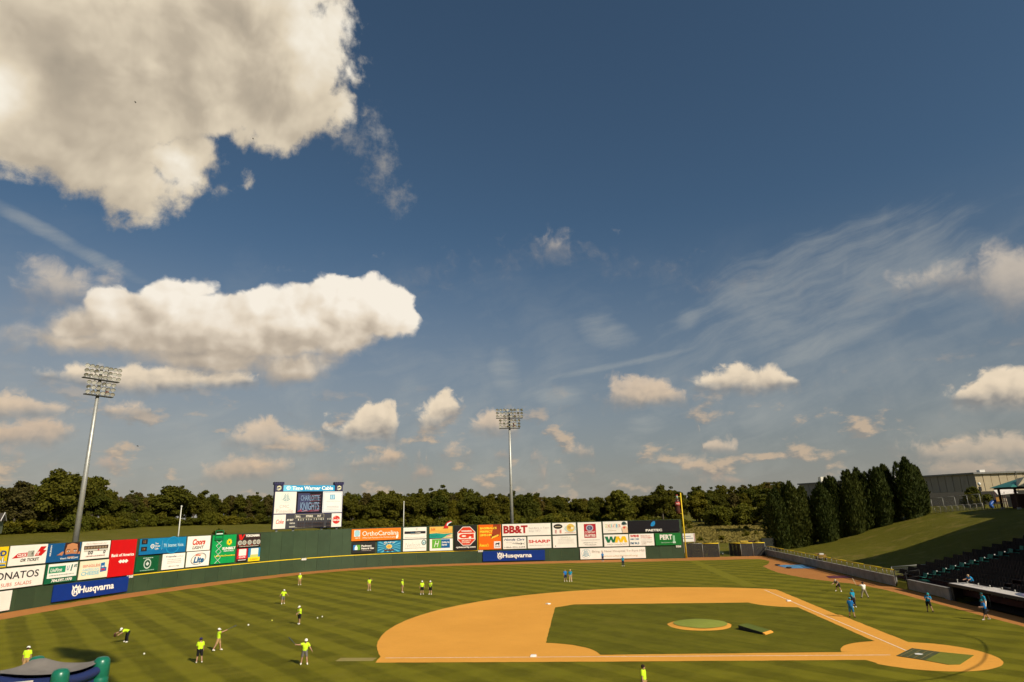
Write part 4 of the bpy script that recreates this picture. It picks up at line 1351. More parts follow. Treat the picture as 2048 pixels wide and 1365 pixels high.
B = wall_sign('advertising_sign', 'black gas-company sign with a white flame in a blue-green tile', 99.15, 104.15, 3.0, 5.25, (34, 32, 30))
B.rect(0.06, 0.28, 0.20, 0.74, (40, 120, 190), 'emblem')
B.rect(0.20, 0.28, 0.35, 0.74, (100, 160, 60), 'emblem')
B.poly([(0.12, 0.30), (0.24, 0.30), (0.24, 0.5), (0.18, 0.74), (0.12, 0.5)], (230, 238, 236), 'emblem')
B.text('Piedmont\nNatural Gas', 0.67, 0.52, 0.40, WHT, w=0.54, bold=0.025)
B.lines(0.4, 0.82, (0.18,), 0.05, (150, 140, 130))

B = wall_sign('advertising_sign', 'blue sunburst sign with an orange ball in its middle', 104.6, 109.6, 2.86, 5.22, (14, 110, 150))
for i in range(14):
    a0 = 2 * math.pi * i / 14
    a1 = a0 + 0.18
    r1, r2 = 0.9, 0.9
    q = []
    for a in (a0, a1):
        k = min(0.48 / max(abs(math.cos(a)), 1e-3), 0.48 / max(abs(math.sin(a)), 1e-3))
        q.append((0.5 + k * math.cos(a), 0.5 + k * math.sin(a)))
    B.poly([(0.5, 0.5), q[0], q[1]], (90, 176, 196), 'ray_print')
B.disc(0.5, 0.52, 0.125, (236, 196, 96), 0.72)
B.disc(0.5, 0.52, 0.08, (240, 150, 50), 0.6)
B.text("WE'LL MAKE YOU\nSAY", 0.5, 0.82, 0.22, WHT, w=0.46, bold=0.03)
B.text("MMMM", 0.5, 0.20, 0.16, (96, 60, 40), w=0.42, bold=0.06)

B = wall_sign('advertising_sign', 'white sign crossed by one dark strip, beside the orange board', 110.15, 115.2, 5.5, 7.9, WHT)
B.rect(0.05, 0.44, 0.96, 0.66, (38, 32, 36))
B.text('Coast', 0.64, 0.55, 0.12, (226, 216, 200), w=0.22, bold=0.02)
B.text('Gulf', 0.40, 0.55, 0.10, (60, 110, 140), w=0.18, bold=0.02)
B.lines(0.3, 0.7, (0.36,), 0.04, (200, 194, 176))
B.lines(0.06, 0.94, (0.10,), 0.05, (214, 206, 190))
B.disc(0.58, 0.86, 0.03, (220, 212, 190), 1.6)

B = wall_sign('advertising_sign', 'white sign with pale grey script and a green oval at its corner', 110.15, 115.2, 2.92, 5.34, WHT)
B.text('Nelson', 0.40, 0.54, 0.40, (212, 208, 192), w=0.66, bold=0.0, shear=0.3)
B.disc(0.89, 0.72, 0.10, (44, 96, 76), 1.15)
B.disc(0.89, 0.72, 0.065, (208, 226, 222), 1.35)
B.disc(0.89, 0.68, 0.03, (60, 130, 140), 1.2)
B.lines(0.06, 0.94, (0.24,), 0.05, (196, 190, 172))

B = wall_sign('advertising_sign', 'orange and teal travel sign with a red ship funnel above its edge', 115.9, 120.95, 5.48, 7.9, (246, 190, 90))
B.poly([(0, 0), (1, 0), (1, 0.40), (0.6, 0.36), (0.3, 0.44), (0, 0.40)], (30, 150, 134))
B.poly([(0.55, 0.0), (1.0, 0.0), (1.0, 0.36)], (226, 214, 150))
B.poly([(0.72, 0.10), (0.92, 0.16), (0.9, 0.30), (0.74, 0.2)], (232, 150, 130))
B.poly([(0, 0.55), (1, 0.55), (1, 0.75), (0, 0.70)], (244, 176, 76))
B.text('AAA', 0.15, 0.78, 0.28, (214, 110, 40), w=0.20, bold=0.03, shear=0.2)
B.text('NOW EVEN MORE FOR YOU', 0.68, 0.47, 0.06, (150, 110, 60), w=0.56, bold=0.0)
B.text('Visit us at AAA.com', 0.25, 0.20, 0.09, (16, 96, 90), w=0.38, bold=0.0)
_f = B.root
_w, _h = B.w, B.h
def outline_solid(name, pts, y0, y1, m, parent):
    b_ = MB()
    n = len(pts)
    b_.add([(x, y0, z) for x, z in pts] + [(x, y1, z) for x, z in pts], [tuple(range(n)), tuple(range(n, 2 * n))[::-1]] + [(i, n + i, n + (i + 1) % n, (i + 1) % n) for i in range(n)])
    return b_.build(name, m, parent)
outline_solid('funnel', [(_w * 0.60, _h * 0.85), (_w * 0.82, _h * 0.85), (_w * 0.80, _h * 1.06), (_w * 0.83, _h * 1.22), (_w * 0.98, _h * 1.40), (_w * 0.90, _h * 1.50), (_w * 0.74, _h * 1.34), (_w * 0.67, _h * 1.12)], -0.17, -0.09, ink((206, 38, 34)), _f)
outline_solid('funnel_stripe', [(_w * 0.74, _h * 1.05), (_w * 0.80, _h * 1.08), (_w * 0.83, _h * 1.22), (_w * 0.97, _h * 1.37), (_w * 0.93, _h * 1.41), (_w * 0.77, _h * 1.27)], -0.20, -0.175, ink((220, 236, 236)), _f)

B = wall_sign('advertising_sign', 'white hotel sign with a green script letter tile and a blue tile', 115.95, 121.0, 2.84, 5.32, WHT)
B.rect(0.10, 0.20, 0.50, 0.97, (104, 172, 56))
B.text('H', 0.30, 0.58, 0.52, WHT, w=0.22, bold=0.0, shear=0.35)
B.rect(0.50, 0.22, 0.88, 0.95, (10, 92, 148))
B.text('Holiday Inn\nExpress', 0.69, 0.58, 0.42, WHT, w=0.33, bold=0.03)

B = wall_sign('advertising_sign', 'black sign with a big red eight-sided stop shape', 121.4, 126.4, 2.74, 8.0, (40, 36, 32))
def octa(r, cu=0.53, cv=0.57):
    return [(cu + r * math.cos(R(22.5 + 45 * i)), cv + r * B.w / B.h * math.sin(R(22.5 + 45 * i))) for i in range(8)]
B.poly(octa(0.43), WHT, 'emblem')
B.poly(octa(0.405), (220, 66, 34), 'emblem')
B.rect(0.145, 0.45, 0.915, 0.69, (244, 234, 216), 'emblem')
B.text('CPI', 0.53, 0.57, 0.185, (224, 62, 30), w=0.66, bold=0.09)
B.text('WARNING', 0.53, 0.77, 0.06, WHT, w=0.46, bold=0.05)
B.text('SECURITY\nSYSTEMS', 0.53, 0.35, 0.13, (246, 214, 190), w=0.42, bold=0.04)
B.text('cpisecurity.com', 0.5, 0.12, 0.085, WHT, w=0.86, bold=0.03)

B = wall_sign('advertising_sign', 'tall orange candy sign with yellow slogan and brown cup shape', 126.75, 131.75, 2.76, 8.02, (242, 108, 14))
B.poly([(0.66, 1.0), (0.98, 1.0), (0.98, 0.70), (0.90, 0.50), (0.74, 0.55), (0.58, 0.42), (0.52, 0.52), (0.64, 0.66)], (150, 58, 28), 'cup_print')
B.disc(0.78, 0.70, 0.16, (160, 66, 34), 1.0, 'cup_print')
B.poly([(0.56, 0.42), (0.90, 0.54), (0.88, 0.60), (0.6, 0.50)], (246, 206, 70), 'cup_print')
B.text("BASEBALL'S", 0.44, 0.86, 0.09, (252, 214, 60), w=0.74, bold=0.05)
B.text("PERFECT", 0.34, 0.72, 0.09, (252, 214, 60), w=0.56, bold=0.05)
B.text("LINE-UP!", 0.32, 0.58, 0.09, (252, 214, 60), w=0.52, bold=0.05)
B.text("Reese's", 0.24, 0.18, 0.13, (252, 206, 50), w=0.42, bold=0.03, shear=0.3)
B.rect(0.68, 0.04, 0.98, 0.32, (240, 230, 224), 'emblem')
B.poly([(0.74, 0.16), (0.76, 0.25), (0.86, 0.25), (0.90, 0.28), (0.94, 0.25), (0.91, 0.21), (0.92, 0.15), (0.88, 0.15), (0.87, 0.20), (0.79, 0.20), (0.78, 0.15)], (30, 30, 34), 'emblem')
B.lines(0.72, 0.94, (0.09,), 0.025, (90, 84, 90))

B = wall_sign('advertising_sign', 'wide white bank sign with huge dark red initials', 132.05, 142.8, 5.5, 8.02, WHT)
B.text('BB&T', 0.275, 0.53, 0.66, (176, 34, 34), w=0.50, bold=0.045)
B.text('Best Bank in Town\nSince 1872', 0.76, 0.50, 0.40, (206, 192, 184), w=0.42, bold=0.0)

B = wall_sign('advertising_sign', 'white car-dealer sign with blue slanted words and a grey plug', 132.15, 137.3, 2.76, 5.22, WHT)
B.text('Honda Cars', 0.49, 0.80, 0.20, (56, 70, 116), w=0.88, bold=0.02, shear=0.35)
B.text('OF ROCK HILL', 0.40, 0.55, 0.09, (206, 198, 190), w=0.5, bold=0.0)
B.poly([(0.40, 0.44), (0.74, 0.38), (0.74, 0.48), (0.40, 0.46)], (150, 142, 134))
B.polys([[(0.74, 0.36), (0.80, 0.36), (0.84, 0.43), (0.80, 0.50), (0.74, 0.50), (0.78, 0.43)], [(0.92, 0.36), (0.94, 0.36), (0.88, 0.43), (0.94, 0.50), (0.92, 0.50), (0.85, 0.43)]], (60, 56, 56), 'emblem')
B.text('1-866-554-2296', 0.5, 0.15, 0.12, (120, 112, 104), w=0.90, bold=0.0)

B = wall_sign('advertising_sign', 'white sign with one wide red word above grey small print', 137.6, 142.8, 2.78, 5.28, WHT)
B.text('SHARP', 0.50, 0.57, 0.26, (210, 46, 38), w=0.92, bold=0.03)
B.text('SHARP BUSINESS SYSTEMS', 0.5, 0.24, 0.07, (166, 158, 152), w=0.86, bold=0.0)

B = wall_sign('advertising_sign', 'white sign with a dark oval badge and a round dish of food', 143.2, 148.4, 5.54, 7.97, WHT)
B.disc(0.24, 0.70, 0.19, (46, 40, 32), 0.52)
B.lines(0.12, 0.36, (0.66,), 0.07, (206, 190, 160))
B.disc(0.76, 0.50, 0.25, (200, 214, 206), 0.62)
B.disc(0.77, 0.56, 0.17, (226, 190, 90), 0.95, 'dish_print')
B.disc(0.72, 0.60, 0.07, (200, 150, 60), 0.9, 'dish_print')
B.disc(0.84, 0.52, 0.06, (240, 226, 190), 0.9, 'dish_print')
B.text('E', 0.15, 0.26, 0.28, (208, 130, 126), w=0.08, bold=0.02)
B.text('E', 0.35, 0.26, 0.28, (220, 110, 90), w=0.08, bold=0.02)
B.lines(0.5, 0.97, (0.12,), 0.05, (226, 170, 140))

B = wall_sign('advertising_sign', 'nearly blank white sign with faint print beside the hotel board', 143.2, 148.4, 2.76, 5.26, WHT)
B.text('SIMPLE', 0.54, 0.84, 0.13, (214, 208, 184), w=0.42, bold=0.0)
B.lines(0.2, 0.9, (0.66, 0.55, 0.44, 0.34), 0.045, (220, 212, 196))
B.disc(0.10, 0.14, 0.02, (110, 102, 96), 1.2)

B = wall_sign('advertising_sign', 'tall white hotel sign with a dark red square badge', 148.8, 154.0, 2.84, 7.97, WHT)
B.rect(0.26, 0.36, 0.76, 0.93, (180, 28, 42), 'badge')
B.disc(0.50, 0.76, 0.155, (176, 170, 176), 0.85)
B.disc(0.50, 0.76, 0.105, (60, 62, 110), 0.85, ring=0.4)
B.text('CS', 0.50, 0.76, 0.07, (60, 62, 110), w=0.12, bold=0.05)
B.text('COMFORT', 0.51, 0.585, 0.085, (244, 226, 212), w=0.44, bold=0.01)
B.text('SUITES', 0.51, 0.45, 0.10, (250, 236, 222), w=0.44, bold=0.035)
B.lines(0.12, 0.9, (0.26,), 0.025, (214, 206, 200))
B.text('PINEVILLE, NC', 0.5, 0.155, 0.04, (112, 102, 98), w=0.58, bold=0.0)
B.text('704.540.0559', 0.5, 0.075, 0.04, (112, 102, 98), w=0.48, bold=0.0)

B = wall_sign('advertising_sign', 'white sign with pale rainbow letters and a child in a cap', 154.35, 159.7, 5.54, 8.0, WHT)
for i, (ch, cc) in enumerate(zip('GENERATION', ((196, 206, 110), (216, 200, 120), (230, 120, 110), (216, 206, 130), (130, 196, 206), (226, 110, 90), (226, 190, 120), (120, 190, 214), (226, 180, 110), (224, 100, 90)))):
    B.text(ch, 0.10 + i * 0.065, 0.62, 0.30, cc, w=0.045, bold=0.0)
B.rect(0.06, 0.36, 0.70, 0.375, (190, 200, 190))
B.lines(0.2, 0.56, (0.2,), 0.05, (216, 200, 180))
B.disc(0.88, 0.34, 0.12, (232, 196, 160), 1.05, 'picture')
B.poly([(0.78, 0.0), (1.0, 0.0), (1.0, 0.3), (0.80, 0.3)], (234, 200, 164), 'picture')
B.disc(0.86, 0.83, 0.085, (46, 74, 70), 0.75, 'picture')
B.poly([(0.78, 0.72), (0.98, 0.72), (0.98, 0.80), (0.78, 0.80)], (30, 60, 66), 'picture')
B.disc(0.86, 0.46, 0.05, (214, 80, 70), 0.8, 'picture')

B = wall_sign('advertising_sign', 'white waste-company sign with big green and yellow letters', 154.4, 159.7, 2.76, 5.24, WHT)
B.poly([(0.03, 0.84), (0.16, 0.84), (0.20, 0.54), (0.25, 0.84), (0.34, 0.84), (0.38, 0.54), (0.44, 0.84), (0.50, 0.84), (0.43, 0.32), (0.34, 0.32), (0.28, 0.58), (0.22, 0.32), (0.13, 0.32)], (16, 110, 66), 'emblem')
B.poly([(0.50, 0.84), (0.62, 0.84), (0.68, 0.56), (0.74, 0.84), (0.88, 0.84), (0.95, 0.32), (0.83, 0.32), (0.81, 0.60), (0.75, 0.32), (0.65, 0.32), (0.58, 0.60), (0.55, 0.32), (0.44, 0.32)], (246, 196, 26), 'emblem')
B.text('WASTE MANAGEMENT', 0.52, 0.18, 0.07, (130, 130, 120), w=0.84, bold=0.0)

B = wall_sign('advertising_sign', 'wide black sign with a blue slanted mark above white capitals', 159.8, 170.85, 5.56, 7.98, (24, 20, 24))
B.poly([(0.44, 0.56), (0.46, 0.80), (0.50, 0.94), (0.535, 0.92), (0.535, 0.70), (0.51, 0.54), (0.47, 0.48)], (30, 134, 196), 'emblem')
B.text('PAETEC', 0.5, 0.16, 0.20, WHT, w=0.32, bold=0.04)

B = wall_sign('advertising_sign', 'white radio sign with red and blue station letters', 159.9, 165.2, 2.78, 5.24, WHT)
B.text('WRHI', 0.21, 0.83, 0.20, (206, 36, 40), w=0.35, bold=0.06)
B.text('AM 1340', 0.21, 0.57, 0.17, (44, 104, 140), w=0.35, bold=0.02)
B.text('FM 94.3', 0.21, 0.22, 0.20, (34, 96, 132), w=0.35, bold=0.03)
B.text('News Home\nof The Knights', 0.69, 0.74, 0.30, (224, 112, 96), w=0.44, bold=0.0)
B.rect(0.45, 0.47, 0.92, 0.485, (180, 176, 160))
B.text('A Great Memory\non 94.3', 0.70, 0.24, 0.26, (150, 138, 126), w=0.44, bold=0.0)

B = wall_sign('advertising_sign', 'green shampoo sign with tall white letters next to the yellow pole', 165.5, 171.0, 2.76, 5.24, (24, 112, 44))
B.text('PERT', 0.42, 0.68, 0.42, WHT, w=0.48, bold=0.035)
B.rect(0.68, 0.30, 0.76, 0.80, (150, 200, 160))
B.text('Official Shampoo of the', 0.42, 0.22, 0.09, (206, 226, 200), w=0.44, bold=0.0)
B.rect(0.66, 0.16, 0.78, 0.30, (196, 214, 196))


def leaf_logo(B, u, v, r, leaf, edge):
    """round badge with a fern of slanted leaves"""
    asp = 1.0
    B.disc(u, v, r, edge, asp, ring=0.05)
    k = B.w / B.h
    lst = []
    for i in range(5):
        y0 = v - r * k * (0.55 - i * 0.27)
        ln = r * (0.72 - 0.10 * i)
        for sgn in (-1, 1):
            lst.append([(u + sgn * r * 0.05, y0 - r * k * 0.10), (u + sgn * r * 0.05, y0 + r * k * 0.02), (u + sgn * ln, y0 + r * k * 0.34), (u + sgn * ln * 0.98, y0 + r * k * 0.20)])
    B.polys(lst, leaf, 'emblem')
    B.rect(u - r * 0.03, v - r * k * 0.85, u + r * 0.03, v + r * k * 0.75, (220, 226, 216), 'emblem')


B = wall_sign('advertising_banner', 'long white hospital banner with a blue leaf badge, low on the wall', 149.05, 163.15, 0.24, 2.52, WHT)
leaf_logo(B, 0.088, 0.5, 0.068, (34, 152, 180), (90, 176, 190))
B.text('Bring A New Hospital To Fort Mill', 0.585, 0.66, 0.26, (188, 176, 158), w=0.80, bold=0.0)
B.text('www.cmc-fortmill.org', 0.62, 0.24, 0.20, (206, 182, 140), w=0.52, bold=0.0, shear=0.2)

# distance figures on the wall
for s_, tx, lab in ((53.7, '350', 'white distance figures on the wall by the red bank sign'), (88.9, '400', 'white distance figures under the bare green stretch of wall'),
                    (127.15, '350', 'white distance figures beside the orange candy sign'), (170.3, '326', 'white distance figures at the foot of the shampoo sign')):
    a, c = wall_at(s_ - 0.6), wall_at(s_ + 0.6)
    tt = (c - a).normalized()
    nr = Vector((tt.y, -tt.x))
    oo = a + nr * 0.1
    t_ = thing('distance_marker', lab, 'sign', (oo.x, oo.y, 2.22), math.atan2(tt.y, tt.x), 'distance figures on the wall')
    bb = Board(t_, 1.2, 0.5, face_y=-0.02)
    b_ = MB()
    b_.box(0, 1.2, -0.02, 0.02, 0, 0.5)
    b_.build('plate', ink((120, 124, 108)), t_)
    bb.text(tx, 0.5, 0.5, 0.8, WHT, w=0.9, bold=0.03)

# ================================================================ scoreboard
M_NAVY = paint('navy_paint', srgb(48, 46, 84), 0.5)
M_STEEL = paint('grey_steel', (0.30, 0.30, 0.28), 0.45, 0.6)
SBC = Vector((-83.29, 87.12))
SB_RZ = math.atan2(0.62, 0.78)
sb = thing('scoreboard', 'big scoreboard with two small castle turrets standing behind the wall', 'scoreboard', (SBC.x, SBC.y, 0), SB_RZ)
b_ = MB()
b_.box(-7.6, 7.5, -0.5, 0.6, 8.35, 16.3)
b_.build('cabinet', M_NAVY, sb)
for x_ in (-6.6, -3.1, 3.1, 6.5):
    b_ = MB()
    b_.box(x_ - 0.2, x_ + 0.2, -0.1, 0.35, 7.0, 8.34)
    b_.build('support_post', M_STEEL, sb)
for x0, x1 in ((-7.75, -5.85), (5.55, 7.45)):
    b_ = MB()
    b_.box(x0 + 0.08, x1 - 0.08, -0.55, 0.6, 16.31, 17.75)
    b_.box(x0 - 0.1, x1 + 0.1, -0.7, 0.75, 17.75, 18.0)
    tur = b_.build('turret', M_NAVY, sb)
    for i in range(5):
        b_ = MB()
        xx = x0 - 0.1 + (x1 - x0 + 0.2 - 0.26) * i / 4
        b_.box(xx, xx + 0.26, -0.7, 0.75, 18.0, 18.32)
        b_.build('merlon', M_NAVY, tur)
    bb = Board(tur, 1.2, 1.2, face_y=-0.56, u0=(x0 + x1) / 2 - 0.6, v0=16.4)
    bb.rect(0.02, 0.02, 0.98, 0.98, (52, 54, 72), 'badge')
    bb.poly([(0.1, 0.2), (0.5, 0.08), (0.9, 0.3), (0.92, 0.75), (0.6, 0.97), (0.2, 0.85)], (216, 208, 168), 'badge')
    bb.poly([(0.1, 0.2), (0.42, 0.25), (0.62, 0.5), (0.45, 0.72), (0.15, 0.55)], (150, 150, 156), 'badge')
    bb.poly([(0.25, 0.5), (0.5, 0.72), (0.78, 0.62), (0.72, 0.4), (0.6, 0.52), (0.45, 0.5)], (34, 32, 40), 'badge')
b_ = MB()
b_.box(-5.83, 5.53, -0.45, 0.3, 16.32, 17.62)
ban = b_.build('banner', ink((40, 150, 196)), sb)
bb = Board(ban, 11.36, 1.3, face_y=-0.46, u0=-5.83, v0=16.32)
bb.poly([(0.0, 0.0), (0.35, 0.0), (0.12, 1.0), (0.0, 1.0)], (110, 196, 226))
bb.disc(0.095, 0.55, 0.04, (214, 236, 240), 1.0)
bb.disc(0.10, 0.56, 0.022, (90, 180, 210), 1.0, ring=0.4)
bb.text('Time Warner Cable', 0.565, 0.52, 0.66, (240, 246, 244), w=0.80, bold=0.035)
# upper left panel
bb = Board(sb, 4.55, 4.6, face_y=-0.56, u0=-7.5, v0=11.62)
bb.rect(0, 0, 1, 1, (236, 226, 212), 'ad_panel')
leaf_logo(bb, 0.53, 0.71, 0.235, (40, 146, 150), (170, 200, 196))
bb.text('CMC', 0.46, 0.32, 0.14, (196, 180, 166), w=0.44, bold=-0.004)
bb.text('Pineville', 0.49, 0.11, 0.17, (200, 184, 168), w=0.78, bold=-0.004)
# screen
b_ = MB()
b_.box(-2.93, 2.8, -0.56, -0.5, 11.62, 16.22)
scr = b_.build('video_screen', paint('dark_screen', (0.008, 0.006, 0.010), 0.3), sb)
SCR = {}
def glow(c, st):
    key = (c, st)
    if key not in SCR:
        mt, n, b = new_mat('lit_screen')
        b.inputs['Base Color'].default_value = (0.01, 0.01, 0.01, 1)
        b.inputs['Emission Color'].default_value = (*srgb(*c), 1)
        b.inputs['Emission Strength'].default_value = st
        SCR[key] = mt
    return SCR[key]
bb = Board(scr, 5.73, 4.6, face_y=-0.565, u0=-2.93, v0=11.62)
for o_ in (bb.rect(0.06, 0.06, 0.52, 0.92, (34, 40, 84), 'picture'), ):
    o_.data.materials[0] = glow((40, 44, 92), 0.8)
for i in range(6):
    o_ = bb.poly([(0.52, 0.10 + i * 0.14), (0.94, 0.13 + i * 0.14), (0.94, 0.19 + i * 0.14), (0.52, 0.16 + i * 0.14)], (120, 30, 50), 'picture')
    o_.data.materials[0] = glow((110, 26, 52), 0.6)
for (pts, cc) in (([(0.05, 0.06), (0.2, 0.2), (0.24, 0.08)], (190, 30, 70)), ([(0.18, 0.06), (0.40, 0.16), (0.46, 0.09)], (196, 150, 150)), ([(0.38, 0.06), (0.64, 0.15), (0.62, 0.06)], (150, 24, 56)), ([(0.55, 0.06), (0.84, 0.16), (0.9, 0.07)], (170, 90, 110))):
    o_ = bb.poly(pts, cc, 'picture')
    o_.data.materials[0] = glow(cc, 0.7)
for i in range(12):
    o_ = bb.disc(0.12 + 0.12 * (i % 3) + 0.05 * ((i // 3) % 2), 0.42 + 0.13 * (i // 3), 0.012, (120, 130, 160))
    o_.data.materials[0] = glow((96, 106, 150), 0.7)
for tx, cv, h in (('Charlotte', 0.70, 0.25), ('Knights', 0.32, 0.36)):
    bb.text(tx.upper(), 0.52, cv, h, (136, 160, 176), w=0.72, bold=0.012)
for o_ in scr.children:
    if o_.name.startswith('letter'):
        o_.data.materials[0] = glow((140, 166, 184), 0.9)
# upper right panel
bb = Board(sb, 4.45, 4.6, face_y=-0.56, u0=2.9, v0=11.62)
bb.rect(0, 0, 1, 1, (236, 230, 222), 'ad_panel')
bb.polys([[(0.04, 0.04), (0.96, 0.04), (0.96, 0.06), (0.04, 0.06)], [(0.04, 0.94), (0.96, 0.94), (0.96, 0.96), (0.04, 0.96)], [(0.04, 0.06), (0.06, 0.06), (0.06, 0.94), (0.04, 0.94)], [(0.94, 0.06), (0.96, 0.06), (0.96, 0.94), (0.94, 0.94)]], (150, 176, 196), 'border')
bb.rect(0.36, 0.62, 0.62, 0.85, (96, 150, 178), 'emblem')
bb.rect(0.39, 0.65, 0.59, 0.82, (170, 206, 220), 'emblem')
bb.rect(0.47, 0.67, 0.51, 0.80, (110, 160, 190), 'emblem')
bb.lines(0.14, 0.88, (0.52,), 0.02, (206, 200, 190))
bb.lines(0.2, 0.84, (0.27, 0.20), 0.025, (190, 186, 180))
bb.lines(0.1, 0.9, (0.12,), 0.02, (190, 196, 196))
# lower row
bb = Board(sb, 2.55, 2.95, face_y=-0.56, u0=-7.5, v0=8.45)
bb.rect(0, 0, 1, 1, (238, 228, 212), 'ad_panel')
bb.text('Coke', 0.54, 0.50, 0.30, (212, 70, 50), w=0.64, bold=0.02, shear=0.3)
bb = Board(sb, 2.25, 2.95, face_y=-0.56, u0=5.10, v0=8.45)
bb.rect(0, 0, 1, 1, (238, 228, 214), 'ad_panel')
bb.disc(0.48, 0.52, 0.39, (206, 44, 34), 1.0)
bb.disc(0.34, 0.74, 0.10, (236, 140, 120), 0.8)
bb.text('Coca-Cola', 0.48, 0.52, 0.17, (246, 236, 224), w=0.74, bold=0.04, shear=0.25)
b_ = MB()
b_.box(-4.9, 5.05, -0.56, -0.5, 8.45, 11.4)
sp = b_.build('score_panel', paint('slate_panel', srgb(60, 58, 62), 0.5), sb)
bb = Board(sp, 9.95, 2.95, face_y=-0.565, u0=-4.9, v0=8.45)
bb.polys([[(0.19, 0.70), (0.83, 0.70), (0.83, 0.715), (0.19, 0.715)], [(0.19, 0.975), (0.83, 0.975), (0.83, 0.99), (0.19, 0.99)], [(0.19, 0.715), (0.194, 0.715), (0.194, 0.975), (0.19, 0.975)], [(0.826, 0.715), (0.83, 0.715), (0.83, 0.975), (0.826, 0.975)], [(0.2, 0.03), (0.99, 0.05), (0.99, 0.065), (0.2, 0.045)]], (200, 190, 150), 'border')
for tx, cu, w_ in (('BALL', 0.265, 0.10), ('STRIKE', 0.505, 0.15), ('OUT', 0.72, 0.085)):
    bb.text(tx, cu, 0.84, 0.14, (240, 230, 206), w=w_, bold=0.03)
bb.text('AT BAT', 0.09, 0.60, 0.14, (240, 230, 206), w=0.14, bold=0.03)
bb.text('VISITOR', 0.14, 0.36, 0.10, (230, 222, 200), w=0.12, bold=0.03)
bb.text('KNIGHTS', 0.14, 0.11, 0.10, (230, 222, 200), w=0.12, bold=0.03)
for i, tx in enumerate(('1', '2', '3', '4', '5', '6', '7', '8', '9', '10', 'R', 'H', 'E')):
    cu = 0.27 + i * 0.05 + (0.02 if i > 2 else 0) + (0.02 if i > 5 else 0) + (0.05 if i > 10 else 0)
    bb.text(tx, cu, 0.60, 0.12, (226, 218, 190), w=0.035 if len(tx) > 1 else 0.02, bold=0.03)
    for cv in (0.34, 0.12):
        bb.rect(cu - 0.018, cv - 0.07, cu + 0.018, cv + 0.08, (40, 38, 42), 'digit_window')
        bb.text('0' if i < 10 else str((i * 3) % 7), cu, cv, 0.11, (96, 62, 44), w=0.018, bold=0.0)

# ================================================================ light towers
M_GALV = paint('galvanised_steel', (0.42, 0.41, 0.37), 0.45, 0.5)
M_DARKST = paint('dark_steel', (0.10, 0.10, 0.095), 0.5, 0.5)
M_REFL = paint('lamp_glass', (0.86, 0.84, 0.78), 0.25, 0.0, spec=0.6)
M_HOUS = paint('lamp_housing', (0.34, 0.33, 0.30), 0.4, 0.7)


def lamp_mesh():
    b_ = MB()
    # floodlight facing -y, tipped down
    prof = [(0.06, 0.34), (0.16, 0.30), (0.28, 0.16), (0.34, 0.0)]
    n = 12
    tip = R(38)
    k0 = 0
    for r_, d_ in prof:
        for j in range(n):
            a = 2 * math.pi * j / n
            x, y, z = r_ * math.cos(a), d_, r_ * math.sin(a)
            y, z = y * math.cos(tip) - z * math.sin(tip), y * math.sin(tip) + z * math.cos(tip)
            b_.v.append((x, y, z))
    for i in range(3):
        for j in range(n):
            b_.f.append((i * n + j, (i + 1) * n + j, (i + 1) * n + (j + 1) % n, i * n + (j + 1) % n))
            b_.mi.append(0)
    b_.f.append(tuple(range(n)))
    b_.mi.append(0)
    b_.m = 1
    q = []
    for j in range(n):
        a = 2 * math.pi * j / n
        x, y, z = 0.325 * math.cos(a), 0.03, 0.325 * math.sin(a)
        y, z = y * math.cos(tip) - z * math.sin(tip), y * math.sin(tip) + z * math.cos(tip)
        q.append((x, y, z))
    b_.face(q[::-1])
    return b_


def light_tower(label, loc, rz, rows, zt, base_z):
    t_ = thing('light_tower', label, 'light tower', loc, rz, 'floodlight towers behind the wall')
    b_ = MB()
    b_.tube([(0, 0, base_z), (0, 0, zt * 0.5), (0, 0, zt)], [0.43, 0.34, 0.22], 16)
    b_.build('pole', M_GALV, t_, True)
    first = None
    k = 0
    for (z, n_, w_, frame) in rows:
        if frame:
            b_ = MB()
            b_.bar((-w_ / 2 - 0.25, -0.30, z - 0.34), (w_ / 2 + 0.25, -0.30, z - 0.34), 0.7, 0.14)
            b_.build('walkway', M_DARKST, t_)
        b_ = MB()
        b_.bar((-w_ / 2 - 0.1, -0.30, z + 0.05), (w_ / 2 + 0.1, -0.30, z + 0.05), 0.12, 0.12)
        b_.build('cross_arm', M_GALV, t_)
        for i in range(n_):
            x = -w_ / 2 + w_ * i / (n_ - 1)
            if first is None:
                lm = lamp_mesh()
                o_ = lm.build('floodlight', [M_HOUS, M_REFL], t_, True)
                first = o_
            else:
                o_ = first.copy()
                COL.objects.link(o_)
                o_.parent = t_
            o_.location = (x, -0.72, z + 0.02)
            o_.rotation_euler = (R((k * 37) % 11 - 5), 0, R(((k * 53) % 41 - 20) - x * 3))
            k += 1
    b_ = MB()
    z0, z1 = rows[-1][0] - 0.5, rows[0][0] + 0.5
    for x in (-0.9, 0.9):
        b_.bar((x, -0.34, z0), (x, -0.34, z1), 0.1, 0.1)
    b_.bar((-0.9, -0.2, z1 - 0.4), (0, 0, z1 - 1.4), 0.08, 0.08)
    b_.bar((0.9, -0.2, z1 - 0.4), (0, 0, z1 - 1.4), 0.08, 0.08)
    b_.build('rack', M_GALV, t_)
    b_ = MB()
    b_.box(0.9, 1.35, -0.5, -0.35, z0 + 0.5, z0 + 1.5)
    b_.build('ballast_box', paint('rust_red_box', (0.16, 0.05, 0.035), 0.6), t_)
    return t_


